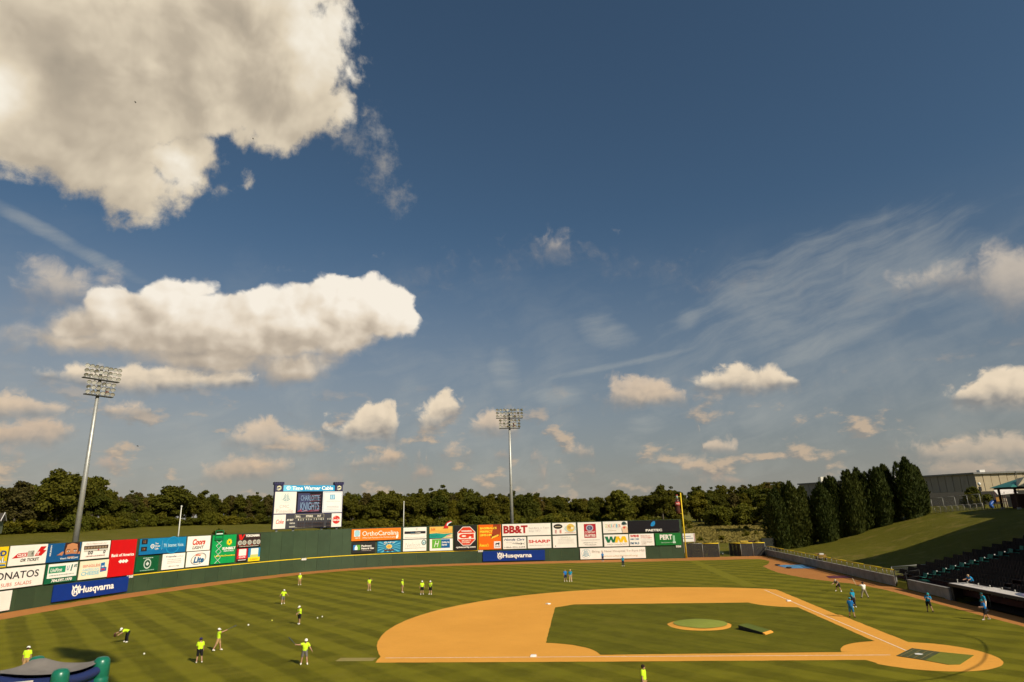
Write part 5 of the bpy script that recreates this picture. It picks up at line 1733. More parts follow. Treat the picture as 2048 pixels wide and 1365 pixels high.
light_tower('grey floodlight tower at the left, rising behind the bus and face signs', (-98.3, 39.0, 0), R(66), [(34.5, 8, 4.9, False), (33.75, 8, 4.9, False), (33.0, 8, 4.9, True), (31.95, 6, 3.7, False), (31.2, 6, 3.7, False), (30.45, 6, 3.7, True)], 34.4, 6.0)
light_tower('grey floodlight tower rising behind the bank sign with red initials', (-38.8, 97.5, 0), R(12), [(34.3, 8, 5.9, False), (33.5, 8, 5.9, False), (32.75, 8, 5.9, True), (31.75, 6, 4.5, False), (31.0, 6, 4.5, False), (30.3, 6, 4.5, True)], 34.0, 5.5)

# slim white flagpoles behind the wall
M_POLE = paint('white_pole', (0.66, 0.64, 0.55), 0.4)
for loc, h, lab in (((-92.9, 55.6, 5.5), 7.5, 'slim white flagpole behind the wide blue cable sign'), ((-63.29, 93.5, 5.5), 7.9, 'slim white flagpole behind the white sign with a dark strip')):
    t_ = thing('flagpole', lab, 'flagpole', loc, 0, 'flagpoles behind the wall')
    b_ = MB()
    b_.tube([(0, 0, 0), (0, 0, h)], [0.12, 0.075], 10)
    b_.build('pole', M_POLE, t_, True)
    b_ = MB()
    b_.ball((0, 0, h + 0.1), 0.16)
    b_.build('finial', M_POLE, t_, True)

# foul pole with the bottle sign
t_ = thing('foul_pole', 'tall yellow foul pole at the right end of the green wall', 'pole', (-0.75, 93.3, 0))
b_ = MB()
b_.tube([(0, 0, 0), (0, 0, 13.7)], [0.15, 0.12], 12)
b_.build('pole', M_YEL, t_, True)
for z_ in (9.3, 12.9):
    b_ = MB()
    b_.bar((-1.1, 0, z_), (0, 0, z_), 0.07, 0.07)
    b_.build('bracket', M_YEL, t_)
t_ = thing('bottle_sign', 'big bottle-shaped sign with a red label fixed to the foul pole', 'sign', (-1.62, 93.2, 9.3))
b_ = MB()
b_.lathe([(0.42, 0.0), (0.50, 0.08), (0.50, 0.7), (0.42, 1.35), (0.50, 1.9), (0.51, 2.25), (0.40, 2.75), (0.24, 3.15)], n=18)
b_.build('bottle_body', paint('dark_brown_bottle', (0.085, 0.03, 0.022), 0.25), t_, True)
b_ = MB()
b_.lathe([(0.24, 3.152), (0.19, 3.6), (0.18, 3.8)], n=16)
b_.build('bottle_neck', paint('pale_glass', (0.30, 0.42, 0.40), 0.25), t_, True)
b_ = MB()
b_.lathe([(0.20, 3.80), (0.22, 3.9), (0.20, 4.02)], n=16)
b_.build('cap', paint('red_cap', (0.45, 0.05, 0.03), 0.4), t_, True)
b_ = MB()
b_.lathe([(0.515, 1.72), (0.525, 1.95), (0.525, 2.22), (0.485, 2.45)], n=18)
b_.build('label_band', paint('red_label', (0.52, 0.06, 0.04), 0.4), t_, True)
bb = Board(t_, 0.8, 0.4, face_y=-0.53, u0=-0.4, v0=1.92)
bb.text('Coca-Cola', 0.5, 0.5, 0.7, WHT, w=0.9, bold=0.03, shear=0.2)

# ================================================================ right field side
M_CONC = paint('weathered_concrete', (0.24, 0.225, 0.20), 0.9, var=0.25, scale=0.8, bump=0.2)
M_CONC2 = paint('weathered_concrete_b', (0.215, 0.20, 0.18), 0.9, var=0.25, scale=0.8, bump=0.2)
M_BLACK = paint('black_paint', (0.012, 0.012, 0.012), 0.7)
M_BROWN = paint('dark_brown_wood', (0.055, 0.026, 0.016), 0.8, var=0.3, scale=3)


def mesh_mat(name, col, cover, scale, rough=0.7):
    """woven wire or windscreen cloth: real holes through a fine procedural grid"""
    mt, n, b = new_mat(name)
    tc = n.t.nodes.new('ShaderNodeTexCoord').outputs['Object']
    x, y, z = n.xyz(tc)
    u = n.m('ADD', n.m('ADD', x, y), z)
    w = n.m('SUBTRACT', n.m('ADD', x, y), z)
    a = n.m('ABSOLUTE', n.m('SUBTRACT', n.m('FRACT', n.m('MULTIPLY', u, scale)), 0.5))
    c = n.m('ABSOLUTE', n.m('SUBTRACT', n.m('FRACT', n.m('MULTIPLY', w, scale)), 0.5))
    hole = n.m('GREATER_THAN', n.m('MINIMUM', a, c), cover)
    tr = n.t.nodes.new('ShaderNodeBsdfTransparent')
    mx = n.t.nodes.new('ShaderNodeMixShader')
    n.t.links.new(hole, mx.inputs[0])
    n.t.links.new(b.outputs[0], mx.inputs[1])
    n.t.links.new(tr.outputs[0], mx.inputs[2])
    out = n.t.nodes['Material Output']
    n.t.links.new(mx.outputs[0], out.inputs['Surface'])
    b.inputs['Base Color'].default_value = (*col, 1)
    b.inputs['Roughness'].default_value = rough
    return mt


M_SCREEN = mesh_mat('black_windscreen', (0.022, 0.019, 0.016), 0.36, 16.0)
M_CHAIN = mesh_mat('chain_link', (0.20, 0.20, 0.18), 0.045, 9.0, 0.5)


def fence(name, label, pts, h, post_every, screen, post_m, cap_m=None, cap_from=0.0, z_of=None, rail_r=0.045, group=None, mid=False):
    """posts, top rail and a stretched screen along a line of points"""
    z_of = z_of or (lambda x, y: 0.0)
    x0, y0 = pts[0]
    t_ = thing(name, label, 'fence', (x0, y0, z_of(x0, y0)), 0, group)
    O = (x0, y0, z_of(x0, y0))
    for a, c in zip(pts, pts[1:]):
        a, c = Vector(a), Vector(c)
        L = (c - a).length
        n = max(1, round(L / post_every))
        for i in range(n + 1):
            if i == n and c != Vector(pts[-1]):
                continue
            q = a.lerp(c, i / n)
            z = z_of(q.x, q.y)
            b_ = MB()
            b_.tube([(q.x, q.y, z - 0.2), (q.x, q.y, z + h + 0.03)], rail_r * 1.15, 8)
            b_.build('post', post_m, t_, True, O)
        for i in range(n):
            q, r_ = a.lerp(c, i / n), a.lerp(c, (i + 1) / n)
            zq, zr = z_of(q.x, q.y), z_of(r_.x, r_.y)
            b_ = MB()
            b_.face([(q.x, q.y, zq + 0.02), (r_.x, r_.y, zr + 0.02), (r_.x, r_.y, zr + h - 0.03), (q.x, q.y, zq + h - 0.03)])
            b_.build('fence_screen', screen, t_, False, O)
            b_ = MB()
            use = cap_m if (cap_m and i / n >= cap_from) else post_m
            b_.tube([(q.x, q.y, zq + h), (r_.x, r_.y, zr + h)], rail_r * (1.9 if use is cap_m else 1.0), 8)
            b_.build('top_rail', use, t_, True, O)
            if mid:
                b_ = MB()
                b_.tube([(q.x, q.y, zq + h * 0.52), (r_.x, r_.y, zr + h * 0.52)], rail_r * 0.8, 6)
                b_.build('mid_rail', post_m, t_, True, O)
    return t_


M_GALVP = paint('grey_post', (0.30, 0.29, 0.25), 0.5, 0.3)
fence('bullpen_fence', 'dark screened bullpen fence right of the yellow pole, before the gap', [(-0.3, 95.4), (6.5, 94.6)], 2.85, 3.4, M_SCREEN, M_GALVP, M_YEL, 0.5, group='bullpen fences')
fence('bullpen_fence', 'dark screened bullpen fence between the gap and the concrete wall', [(9.4, 97.9), (11.4, 95.8), (16.5, 95.7)], 2.7, 2.6, M_SCREEN, M_GALVP, M_YEL, 0.0, group='bullpen fences')
b_ = MB()
b_.box(16.0, 18.6, 96.0, 96.35, 0, 3.6)
b_.box(16.0, 16.3, 95.75, 95.98, 0, 3.55)
tag(b_.build('end_wall', paint('near_black_board', (0.022, 0.024, 0.018), 0.8)), 'short black wall where bullpen fence meets the concrete wall', 'wall')

# storage chest and cart behind the bullpen
t_ = thing('storage_chest', 'long yellow-topped chest behind the bullpen fence', 'chest', (12.2, 98.6, 0))
b_ = MB()
b_.box(0, 3.2, 0, 1.0, 0, 2.75)
b_.build('chest_body', paint('brown_chest', (0.10, 0.06, 0.03), 0.7), t_)
b_ = MB()
b_.box(-0.05, 1.6, -0.05, 1.05, 2.76, 3.05)
b_.build('lid', paint('yellow_lid', (0.55, 0.36, 0.04), 0.6), t_)
b_ = MB()
b_.box(1.8, 3.2, -0.02, 1.0, 2.76, 2.98)
b_.build('lid', M_BROWN, t_)

t_ = thing('utility_cart', 'small dark cart with lime seats parked in the bullpen gap', 'cart', (7.4, 100.5, 0), R(20))
b_ = MB()
b_.add([(-1.1, -0.6, 0.3), (1.1, -0.6, 0.3), (1.1, 0.6, 0.3), (-1.1, 0.6, 0.3), (-1.1, -0.6, 0.85), (0.5, -0.6, 0.85), (1.05, -0.55, 0.7), (1.05, 0.55, 0.7), (0.5, 0.6, 0.85), (-1.1, 0.6, 0.85)],
       [(0, 3, 2, 1), (0, 1, 6, 5, 4), (3, 9, 8, 7, 2), (0, 4, 9, 3), (1, 2, 7, 6), (4, 5, 8, 9), (5, 6, 7, 8)])
b_.build('body', paint('dark_green_body', (0.02, 0.035, 0.02), 0.4), t_)
for x_ in (-0.7, 0.75):
    for y_ in (-0.58, 0.58):
        b_ = MB()
        b_.tube([(x_, y_ - 0.1, 0.28), (x_, y_ + 0.1, 0.28)], 0.28, 14)
        w_ = b_.build('wheel', M_BLACK, t_, True)
        b_ = MB()
        b_.tube([(x_, y_ - 0.11, 0.28), (x_, y_ + 0.11, 0.28)], 0.13, 10)
        b_.build('rim', M_GALVP, w_, True)
for y_ in (-0.3, 0.3):
    b_ = MB()
    b_.box(-0.35, 0.1, y_ - 0.25, y_ + 0.25, 0.86, 1.0)
    b_.box(-0.42, -0.3, y_ - 0.25, y_ + 0.25, 1.0, 1.5)
    b_.build('seat', paint('lime_vinyl', (0.36, 0.42, 0.03), 0.5), t_)
b_ = MB()
b_.tube([(0.45, 0.3, 0.85), (0.3, 0.3, 1.15)], 0.03, 8)
b_.tube([(0.3 + 0.02 * math.cos(a * R(45)), 0.3 + 0.18 * math.cos(a * R(45)), 1.15 + 0.16 * math.sin(a * R(45))) for a in range(9)], 0.02, 6)
b_.build('steering_wheel', M_BLACK, t_, True)

# white board on posts beyond the pole
t_ = thing('roadside_sign', 'white board with a red edge on posts beyond the yellow pole', 'sign', (1.2, 110.0, 0))
b_ = MB()
b_.box(0, 3.05, -0.05, 0.05, 2.55, 4.45)
b_.build('panel', ink(WHT), t_)
for x_ in (0.3, 2.8):
    b_ = MB()
    b_.box(x_ - 0.06, x_ + 0.06, 0.06, 0.18, 0, 4.3)
    b_.build('post', M_GALVP, t_)
bb = Board(t_, 3.05, 1.9, v0=2.55)
bb.lines(0.08, 0.7, (0.62,), 0.08, (90, 110, 150))
bb.lines(0.04, 0.86, (0.38,), 0.07, (70, 90, 140))
bb.rect(0.93, 0.03, 0.97, 0.97, (196, 90, 100), 'border')

# concrete wall with yellow rail along the right field corner
t_ = thing('boundary_wall', 'low grey concrete wall with yellow-topped railing below the grass bank', 'wall', (16.62, 60, 0))
O_ = (16.62, 60, 0)
ysec = [95.6, 89.6, 83.6, 77.6, 71.6, 65.6, 59.6, 53.6, 47.6, 42.0, 38.6]
for i, (ya, yb) in enumerate(zip(ysec, ysec[1:])):
    b_ = MB()
    b_.box(16.62, 16.93, yb + 0.015, ya - 0.015, -0.1, 1.20)
    b_.build('wall_section', M_CONC if i % 2 else M_CONC2, t_, False, O_)
    b_ = MB()
    b_.box(16.57, 16.99, yb + 0.01, ya - 0.01, 1.203, 1.30)
    b_.build('coping', M_CONC2, t_, False, O_)
    b_ = MB()
    b_.tube([(16.8, ya, 2.02), (16.8, yb, 2.02)], 0.085, 8)
    b_.build('yellow_rail', M_YEL, t_, True, O_)
    for k in range(3):
        yy = ya + (yb - ya) * k / 3
        b_ = MB()
        b_.tube([(16.8, yy, 1.3), (16.8, yy, 2.0)], 0.045, 6)
        b_.build('rail_post', M_GALVP, t_, True, O_)
    b_ = MB()
    b_.face([(16.8, ya, 1.31), (16.8, yb, 1.31), (16.8, yb, 1.95), (16.8, ya, 1.95)])
    b_.build('wire_infill', M_CHAIN, t_, False, O_)
t_ = thing('boundary_wall', 'low grey concrete wall in front of the seats, between steps and dugout', 'wall', (16.62, 31, 0))
O_ = (16.62, 31, 0)
for i, (ya, yb) in enumerate(((35.4, 31.0), (31.0, 26.4))):
    b_ = MB()
    b_.box(16.62, 16.93, yb + 0.015, ya - 0.015, -0.1, 1.15)
    b_.build('wall_section', M_CONC if i % 2 else M_CONC2, t_, False, O_)
    b_ = MB()
    b_.box(16.57, 16.99, yb + 0.01, ya - 0.01, 1.153, 1.24)
    b_.build('coping', M_CONC2, t_, False, O_)
t_ = thing('access_steps', 'dark steps with black railing through a gap in the concrete wall', 'steps', (16.7, 37, 0))
O_ = (16.7, 37, 0)
for i in range(5):
    b_ = MB()
    b_.box(16.75 + i * 0.32, 17.07 + i * 0.32, 35.5, 38.5, -0.1, 0.22 + i * 0.24)
    b_.build('step', paint('dark_concrete', (0.05, 0.045, 0.04), 0.9), t_, False, O_)
for y_ in (35.55, 38.45):
    b_ = MB()
    b_.tube([(16.66, y_, 0), (16.66, y_, 2.1)], 0.05, 8)
    b_.tube([(16.66, y_, 2.08), (18.3, y_, 2.3)], 0.045, 8)
    b_.tube([(18.3, y_, 1.2), (18.3, y_, 2.3)], 0.045, 8)
    b_.build('hand_rail', M_BLACK, t_, True, O_)
    b_ = MB()
    b_.tube([(16.66, y_, 1.35), (18.3, y_, 1.6)], 0.035, 6)
    b_.build('mid_rail', M_BLACK, t_, True, O_)

# tarps in the bullpen
M_BLUE = paint('blue_tarp', (0.10, 0.25, 0.42), 0.45, var=0.15, scale=1.0)
def cloth(name, label, quad, m, z, folds, group=None):
    b_ = MB()
    n = 14
    a, b2, c, d = [Vector(q) for q in quad]
    for i in range(n + 1):
        for j in range(n + 1):
            u, v = i / n, j / n
            q = a.lerp(b2, u).lerp(d.lerp(c, u), v)
            w = folds * (0.5 + 0.5 * math.sin(7 * u + 3 * v) * math.sin(5 * v + 2 * u)) * min(1, 6 * min(u, v, 1 - u, 1 - v) + 0.1)
            b_.v.append((q.x, q.y, z + w))
    for i in range(n):
        for j in range(n):
            k = i * (n + 1) + j
            b_.f.append((k, k + 1, k + n + 2, k + n + 1))
            b_.mi.append(0)
    o_ = b_.build(name, m, None, True)
    return tag(o_, label, 'tarp', group)
cloth('ground_tarp', 'light blue tarp spread on the clay below the concrete wall', ((11.6, 71.6), (11.9, 66.0), (16.3, 65.0), (16.45, 72.8)), M_BLUE, 0.03, 0.16)
for (x_, y_, lab) in ((11.7, 71.5, 'dark sandbag holding the far corner of the blue tarp'), (11.95, 66.0, 'dark sandbag holding the near corner of the blue tarp')):
    b_ = MB()
    b_.ball((0, 0, 0.12), 0.5, 0.26, 0.14)
    o_ = b_.build('sandbag', paint('black_bag', (0.02, 0.018, 0.02), 0.7), None, True)
    o_.location = (x_, y_, 0.05)
    tag(o_, lab, 'sandbag')
cloth('ground_tarp', 'dark maroon tarp lying on the clay near the bending fielder', ((13.2, 52.6), (12.6, 49.8), (16.2, 49.7), (16.3, 52.8)), paint('maroon_tarp', (0.13, 0.03, 0.045), 0.5), 0.03, 0.08)

# tan wagon behind the rail
wz = ground_z(19.4, 70)
t_ = thing('utility_wagon', 'tan flatbed wagon loaded behind the yellow rail', 'wagon', (19.0, 70.5, wz - 0.15), R(82))
t_.scale = (0.75, 0.75, 0.75)
b_ = MB()
b_.box(-2.2, 2.2, -0.8, 0.8, 0.7, 0.85)
b_.build('deck', paint('tan_boards', (0.34, 0.19, 0.055), 0.7), t_)
for (x0, x1, y0, y1) in ((-2.2, 2.2, -0.8, -0.72), (-2.2, 2.2, 0.72, 0.8), (-2.2, -2.12, -0.7, 0.7), (2.12, 2.2, -0.7, 0.7)):
    b_ = MB()
    b_.box(x0, x1, y0, y1, 0.852, 1.45)
    b_.build('side_board', paint('tan_boards', (0.34, 0.19, 0.055), 0.7), t_)
for x_ in (-1.5, 1.5):
    for y_ in (-0.72, 0.72):
        b_ = MB()
        b_.tube([(x_, y_ - 0.1, 0.35), (x_, y_ + 0.1, 0.35)], 0.35, 14)
        b_.build('wheel', M_BLACK, t_, True)
b_ = MB()
b_.box(-1.6, -0.7, -0.45, 0.45, 0.86, 1.7)
tag(b_.build('cooler', paint('white_plastic', (0.75, 0.72, 0.66), 0.4), t_), None)
b_ = MB()
b_.ball((0.6, 0, 1.05), 0.95, 0.5, 0.5)
b_.build('sack', paint('brown_sack', (0.10, 0.05, 0.03), 0.9), t_, True)

# dugout
DY0, DY1 = -6.0, 26.2
t_ = thing('dugout', 'sunken dugout with dark interior and white roof at the right edge', 'dugout', (17.2, 15, 0))
O_ = (17.2, 15, 0)
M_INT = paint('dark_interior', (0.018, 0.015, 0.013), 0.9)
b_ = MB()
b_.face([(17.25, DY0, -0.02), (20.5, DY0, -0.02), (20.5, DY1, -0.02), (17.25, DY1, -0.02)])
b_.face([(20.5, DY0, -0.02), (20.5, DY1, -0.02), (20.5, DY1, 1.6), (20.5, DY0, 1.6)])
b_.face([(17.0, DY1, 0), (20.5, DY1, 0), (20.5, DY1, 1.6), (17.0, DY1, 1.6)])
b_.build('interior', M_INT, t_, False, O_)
b_ = MB()
b_.box(16.75, 16.95, DY1 - 0.4, DY1 + 0.05, 0, 1.55)
b_.build('end_pier', M_BLACK, t_, False, O_)
for i in range(5):
    yy = DY1 - 6 - i * 6
    b_ = MB()
    b_.tube([(17.1, yy, -0.02), (17.1, yy, 1.55)], 0.06, 8)
    b_.build('column', M_DARKST, t_, True, O_)
b_ = MB()
b_.box(16.6, 16.72, DY0, DY1 + 0.1, 1.48, 1.76)
b_.build('fascia', paint('dark_maroon_fascia', (0.02, 0.012, 0.014), 0.5), t_, False, O_)
b_ = MB()
b_.box(16.725, 19.9, DY0, DY1 + 0.1, 1.60, 1.78)
rf_ = b_.build('roof', paint('white_roof', (0.62, 0.56, 0.50), 0.5), t_, False, O_)
bb = None
b_ = MB()
for k in range(3):
    b_.face([(17.6 + k * 0.5, 22.0, 1.788), (17.75 + k * 0.5, 22.0, 1.788), (17.75 + k * 0.5, 24.4, 1.788), (17.6 + k * 0.5, 24.4, 1.788)])
tag(b_.build('print', ink((120, 104, 100)), rf_, False, O_), kind='stuff')
b_ = MB()
b_.v += [(18.3 + 1.4 * math.cos(a * R(12)), 14.0 + 3.4 * math.sin(a * R(12)), 1.788) for a in range(30)]
b_.f.append(tuple(range(30)))
b_.mi.append(0)
b_.build('emblem', ink((96, 100, 118)), rf_, False, O_)
b_ = MB()
b_.v += [(18.3 + 1.0 * math.cos(a * R(12)), 14.0 + 2.6 * math.sin(a * R(12)), 1.795) for a in range(30)]
b_.f.append(tuple(range(30)))
b_.mi.append(0)
b_.build('emblem', ink((140, 120, 150)), rf_, False, O_)

# seating bank in shade
M_SEAT = paint('dark_seat_plastic', (0.013, 0.010, 0.010), 0.8, spec=0.1)
M_TREAD = paint('maroon_tread', (0.050, 0.018, 0.017), 0.9, var=0.3)
M_GREENST = paint('green_step', (0.015, 0.13, 0.10), 0.7)
st = thing('seating_bank', 'shaded bank of dark seats with a green aisle behind the dugout', 'seating', (17.5, 30, 0))
O_ = (17.5, 30, 0)
ROWS = 22


def seat_shape(b_, x, y, z):
    b_.box(x - 0.02, x + 0.40, y - 0.22, y + 0.22, z + 0.40, z + 0.46)
    b_.add([(x + 0.40, y - 0.22, z + 0.42), (x + 0.40, y + 0.22, z + 0.42), (x + 0.52, y + 0.22, z + 0.88), (x + 0.52, y - 0.22, z + 0.88),
            (x + 0.45, y - 0.22, z + 0.42), (x + 0.45, y + 0.22, z + 0.42), (x + 0.56, y + 0.22, z + 0.88), (x + 0.56, y - 0.22, z + 0.88)],
           [(0, 3, 2, 1), (4, 5, 6, 7), (2, 3, 7, 6), (0, 4, 7, 3), (1, 2, 6, 5)])


for i in range(ROWS):
    x = 18.0 + i * 0.78
    z = 1.10 + i * 0.335
    yend = 41.2 - i * 0.74
    b_ = MB()
    b_.box(x - 0.05, x + 0.78, -4, yend + 0.3, z - 0.6, z)
    b_.build('tier', M_TREAD, st, False, O_)
    ya = 34.4 - i * 0.62
    for (ys, ye) in ((yend, ya + 1.05), (ya - 1.05, 22.0 - i * 0.4), (20.6 - i * 0.4, 2.0 - i * 0.2)):
        b_ = MB()
        y = ys
        while y > ye:
            seat_shape(b_, x + 0.1, y - 0.24, z)
            y -= 0.50
        tag(b_.build('seat_row', M_SEAT, st, False, O_), kind='stuff')
    b_ = MB()
    b_.box(x - 0.03, x + 0.34, ya - 0.95, ya + 0.95, z + 0.004, z + 0.17)
    b_.build('aisle_step', M_GREENST, st, False, O_)
    b_ = MB()
    seat_shape(b_, x + 0.1, ya + 0.3, z)
    seat_shape(b_, x + 0.1, ya + 0.75, z)
    tag(b_.build('usher_seat', M_GREENST, st, False, O_), kind='stuff')
    if i % 1 == 0 and i < 9:
        b_ = MB()
        b_.ball((x + 0.2, ya - 1.0, z + 0.95), 0.07)
        b_.build('aisle_light', paint('white_knob', (0.85, 0.83, 0.78), 0.3), st, True, O_)
for k in range(9):
    b_ = MB()
    yy = 27.0 - k * 1.9
    b_.tube([(18.02, yy, 1.1), (18.02, yy, 1.95)], 0.03, 6)
    b_.ball((18.02, yy, 2.0), 0.065)
    b_.build('rail_post', paint('pale_post', (0.5, 0.48, 0.42), 0.4), st, True, O_)

# slanting rail between bank and seats
fence('slope_fence', 'pale sloping fence rail between the grass bank and the seats', [(18.6, 43.4), (23.0, 42.6), (29.5, 41.0)], 1.05, 3.3, M_CHAIN, M_GALVP, None, z_of=lambda x, y: ground_z(x, y), rail_r=0.05)

# ---------------------------------------------------------------- grandstand over the right edge (out of frame; its roof shades the bank)
t_ = thing('grandstand', 'covered grandstand beyond the right edge whose roof shades the bank', 'grandstand', (62, 20, 8))
O_ = (62, 20, 8)
b_ = MB()
b_.prism([(44.2, -40), (90, -40), (90, 63.5), (72.0, 65.2), (66.2, 62.3), (66.0, 54.0), (44.6, 42.9)], 23.6, 24.2)
b_.build('roof', M_GALVP, t_, False, O_)
for x_, y_ in ((58, -30), (58, 0), (60, 25), (84, -30), (84, 0), (84, 30), (84, 55)):
    b_ = MB()
    b_.tube([(x_, y_, 8), (x_, y_, 23.6)], 0.35, 10)
    b_.build('column', M_GALVP, t_, True, O_)
b_ = MB()
b_.box(62, 88, -38, 50, 8, 15)
b_.build('concourse_block', M_CONC, t_, False, O_)
# backstop cables behind home plate (out of frame; their shadows cross the grass)
def cast(g, h):
    return (g[0] + h * 1.0227, g[1] - h * 0.921, h)
for gs, lab in ((((4.9, 12.5), (6.6, 9.0), (7.2, 6.0), (6.6, 3.6), (5.0, 0.6), (2.0, -3.4), (-2.5, -6.6), (-8.0, -7.4)), 'slack backstop cable behind home plate, beyond the right edge'),
                (((6.2, 10.6), (9.0, 10.2), (14.0, 9.2), (18.0, 8.0)), 'upper backstop stay cable, beyond the right edge'),
                (((5.2, 5.4), (10.0, 4.4), (16.0, 3.2)), 'lower backstop stay cable, beyond the right edge')):
    b_ = MB()
    pts = [cast(g, 11.0) for g in gs]
    pts = [tuple(q) for q in spline([Vector(q) for q in pts], 6)]
    b_.tube(pts, 0.042 if len(gs) > 5 else 0.03, 6)
    tag(b_.build('backstop_cable', M_BLACK), lab, 'cable', 'backstop cables')

# ---------------------------------------------------------------- plateau: warehouse, gazebo, playground, fence, lamp
t_ = thing('warehouse', 'large flat tan warehouse behind the cypress row', 'building', (97.5, 156.4, 9))
O_ = (97.5, 156.4, 9)
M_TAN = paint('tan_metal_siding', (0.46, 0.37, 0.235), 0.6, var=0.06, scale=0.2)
M_TAN_SHADE = paint('tan_metal_siding_shaded', (0.30, 0.265, 0.22), 0.6, var=0.06, scale=0.2)  # same siding away from the sun, its shade put into the colour
C_, L_, Rr = Vector((97.5, 156.4)), Vector((64.0, 212.0)), Vector((170.0, 151.5))
far = Vector((160, 260))
def siding(a, c, m, nm):
    d = (c - a).normalized()
    n = int((c - a).length / 2.2)
    for i in range(n):
        q, r_ = a.lerp(c, i / n), a.lerp(c, (i + 1) / n - 0.002)
        nn = Vector((d.y, -d.x))
        if nn.dot(CAM_XY - a) < 0:
            nn = -nn
        b_ = MB()
        q2, r2 = q + nn * (0.06 if i % 2 else 0.0), r_ + nn * (0.06 if i % 2 else 0.0)
        b_.add([(q2.x, q2.y, 8.0), (r2.x, r2.y, 8.0), (r2.x, r2.y, 18.0), (q2.x, q2.y, 18.0), (q2.x - nn.x * 0.3, q2.y - nn.y * 0.3, 8.0), (r2.x - nn.x * 0.3, r2.y - nn.y * 0.3, 8.0), (r2.x - nn.x * 0.3, r2.y - nn.y * 0.3, 18.0), (q2.x - nn.x * 0.3, q2.y - nn.y * 0.3, 18.0)],
               [(0, 1, 2, 3), (7, 6, 5, 4), (0, 4, 5, 1), (1, 5, 6, 2), (2, 6, 7, 3), (3, 7, 4, 0)])
        b_.build(nm, m, t_, False, O_)
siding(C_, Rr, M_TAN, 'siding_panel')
siding(C_, L_, M_TAN_SHADE, 'siding_panel')
b_ = MB()
b_.prism([(C_.x - 0.5, C_.y - 0.6), (Rr.x, Rr.y - 0.6), (far.x + 40, far.y), (L_.x - 0.6, L_.y)], 18.0, 18.5)
b_.build('roof', paint('grey_roof_edge', (0.22, 0.21, 0.19), 0.6), t_, False, O_)
b_ = MB()
b_.box(C_.x + 1.5, C_.x + 3.0, C_.y - 0.4, C_.y + 1.2, 18.5, 19.2)
b_.build('roof_vent', M_WHITE, t_, False, O_)
b_ = MB()
b_.box(70.5, 74.0, 206, 209, 18.5, 20.6)
b_.build('roof_unit', paint('white_roof_unit', (0.8, 0.74, 0.6), 0.5), t_, False, O_)
for k in range(4):
    b_ = MB()
    b_.bar((133 + k * 2.0, 156, 18.5), (133 + k * 2.0, 156, 21.2), 0.16, 0.16)
    b_.build('antenna_post', M_DARKST, t_, False, O_)
for z_ in (19.4, 20.3, 21.2):
    b_ = MB()
    b_.bar((132.8, 156, z_), (139.2, 156, z_), 0.14, 0.14)
    b_.build('antenna_rail', M_DARKST, t_, False, O_)
# low dark wing in front of the shade-coloured side
b_ = MB()
b_.box(0, 26, 0, 5, 0, 3.6)
o_ = b_.build('low_shed', paint('dark_shed', (0.06, 0.055, 0.045), 0.8))
o_.location = (72, 140, 9.0)
o_.rotation_euler = (0, 0, R(-18))
tag(o_, 'long low dark shed in front of the shade-coloured warehouse side', 'shed')

# gazebo
gz = ground_z(58.5, 76.5)
t_ = thing('gazebo', 'open gazebo with teal hip roof and cream gable on the hilltop', 'gazebo', (59.9, 77.6, gz), R(-8))
M_TEAL = paint('teal_roof', (0.045, 0.20, 0.17), 0.5)
for x_ in (-3.0, 3.0):
    for y_ in (-3.0, 3.0):
        b_ = MB()
        b_.box(x_ - 0.16, x_ + 0.16, y_ - 0.16, y_ + 0.16, -0.3, 3.6)
        b_.build('post', M_BROWN, t_)
        b_ = MB()
        b_.box(x_ - 0.26, x_ + 0.26, y_ - 0.26, y_ + 0.26, -0.3, 0.25)
        b_.build('footing', M_CONC, t_)
b_ = MB()
for (x0, x1, y0, y1) in ((-3.5, 3.5, -3.5, -3.2), (-3.5, 3.5, 3.2, 3.5), (-3.5, -3.2, -3.2, 3.2), (3.2, 3.5, -3.2, 3.2)):
    b_.box(x0, x1, y0, y1, 3.55, 3.85)
b_.build('eave_beam', M_BROWN, t_)
b_ = MB()
H_ = 3.9
b_.add([(-4, -4, H_), (4, -4, H_), (4, 4, H_), (-4, 4, H_), (0, 0, 5.6), (-4, -4, H_ - 0.08), (4, -4, H_ - 0.08), (4, 4, H_ - 0.08), (-4, 4, H_ - 0.08)],
       [(0, 1, 4), (1, 2, 4), (2, 3, 4), (3, 0, 4), (5, 8, 7, 6), (0, 5, 6, 1), (1, 6, 7, 2), (2, 7, 8, 3), (3, 8, 5, 0)])
b_.build('roof', M_TEAL, t_)
b_ = MB()
b_.add([(-2.9, -4.1, H_ + 0.02), (-0.1, -4.1, H_ + 0.02), (-1.5, -4.1, 5.55), (-1.5, -1.2, 5.4), (-2.9, -3.6, H_ + 0.1), (-0.1, -3.6, H_ + 0.1)],
       [(0, 1, 2), (0, 2, 3, 4), (1, 5, 3, 2)])
b_.build('gable', paint('cream_board', (0.62, 0.54, 0.36), 0.6), t_)
b_ = MB()
b_.tube([(-1.5, -1.4, 5.4), (-1.5, -1.4, 6.6)], 0.04, 6)
b_.ball((-1.5, -1.4, 6.6), 0.12)
b_.build('finial', M_DARKST, t_, True)
b_ = MB()
b_.box(-1.5, 1.5, 0.5, 2.6, 0, 2.6)
b_.build('kiosk', paint('dark_red_brick', (0.05, 0.02, 0.016), 0.85), t_)

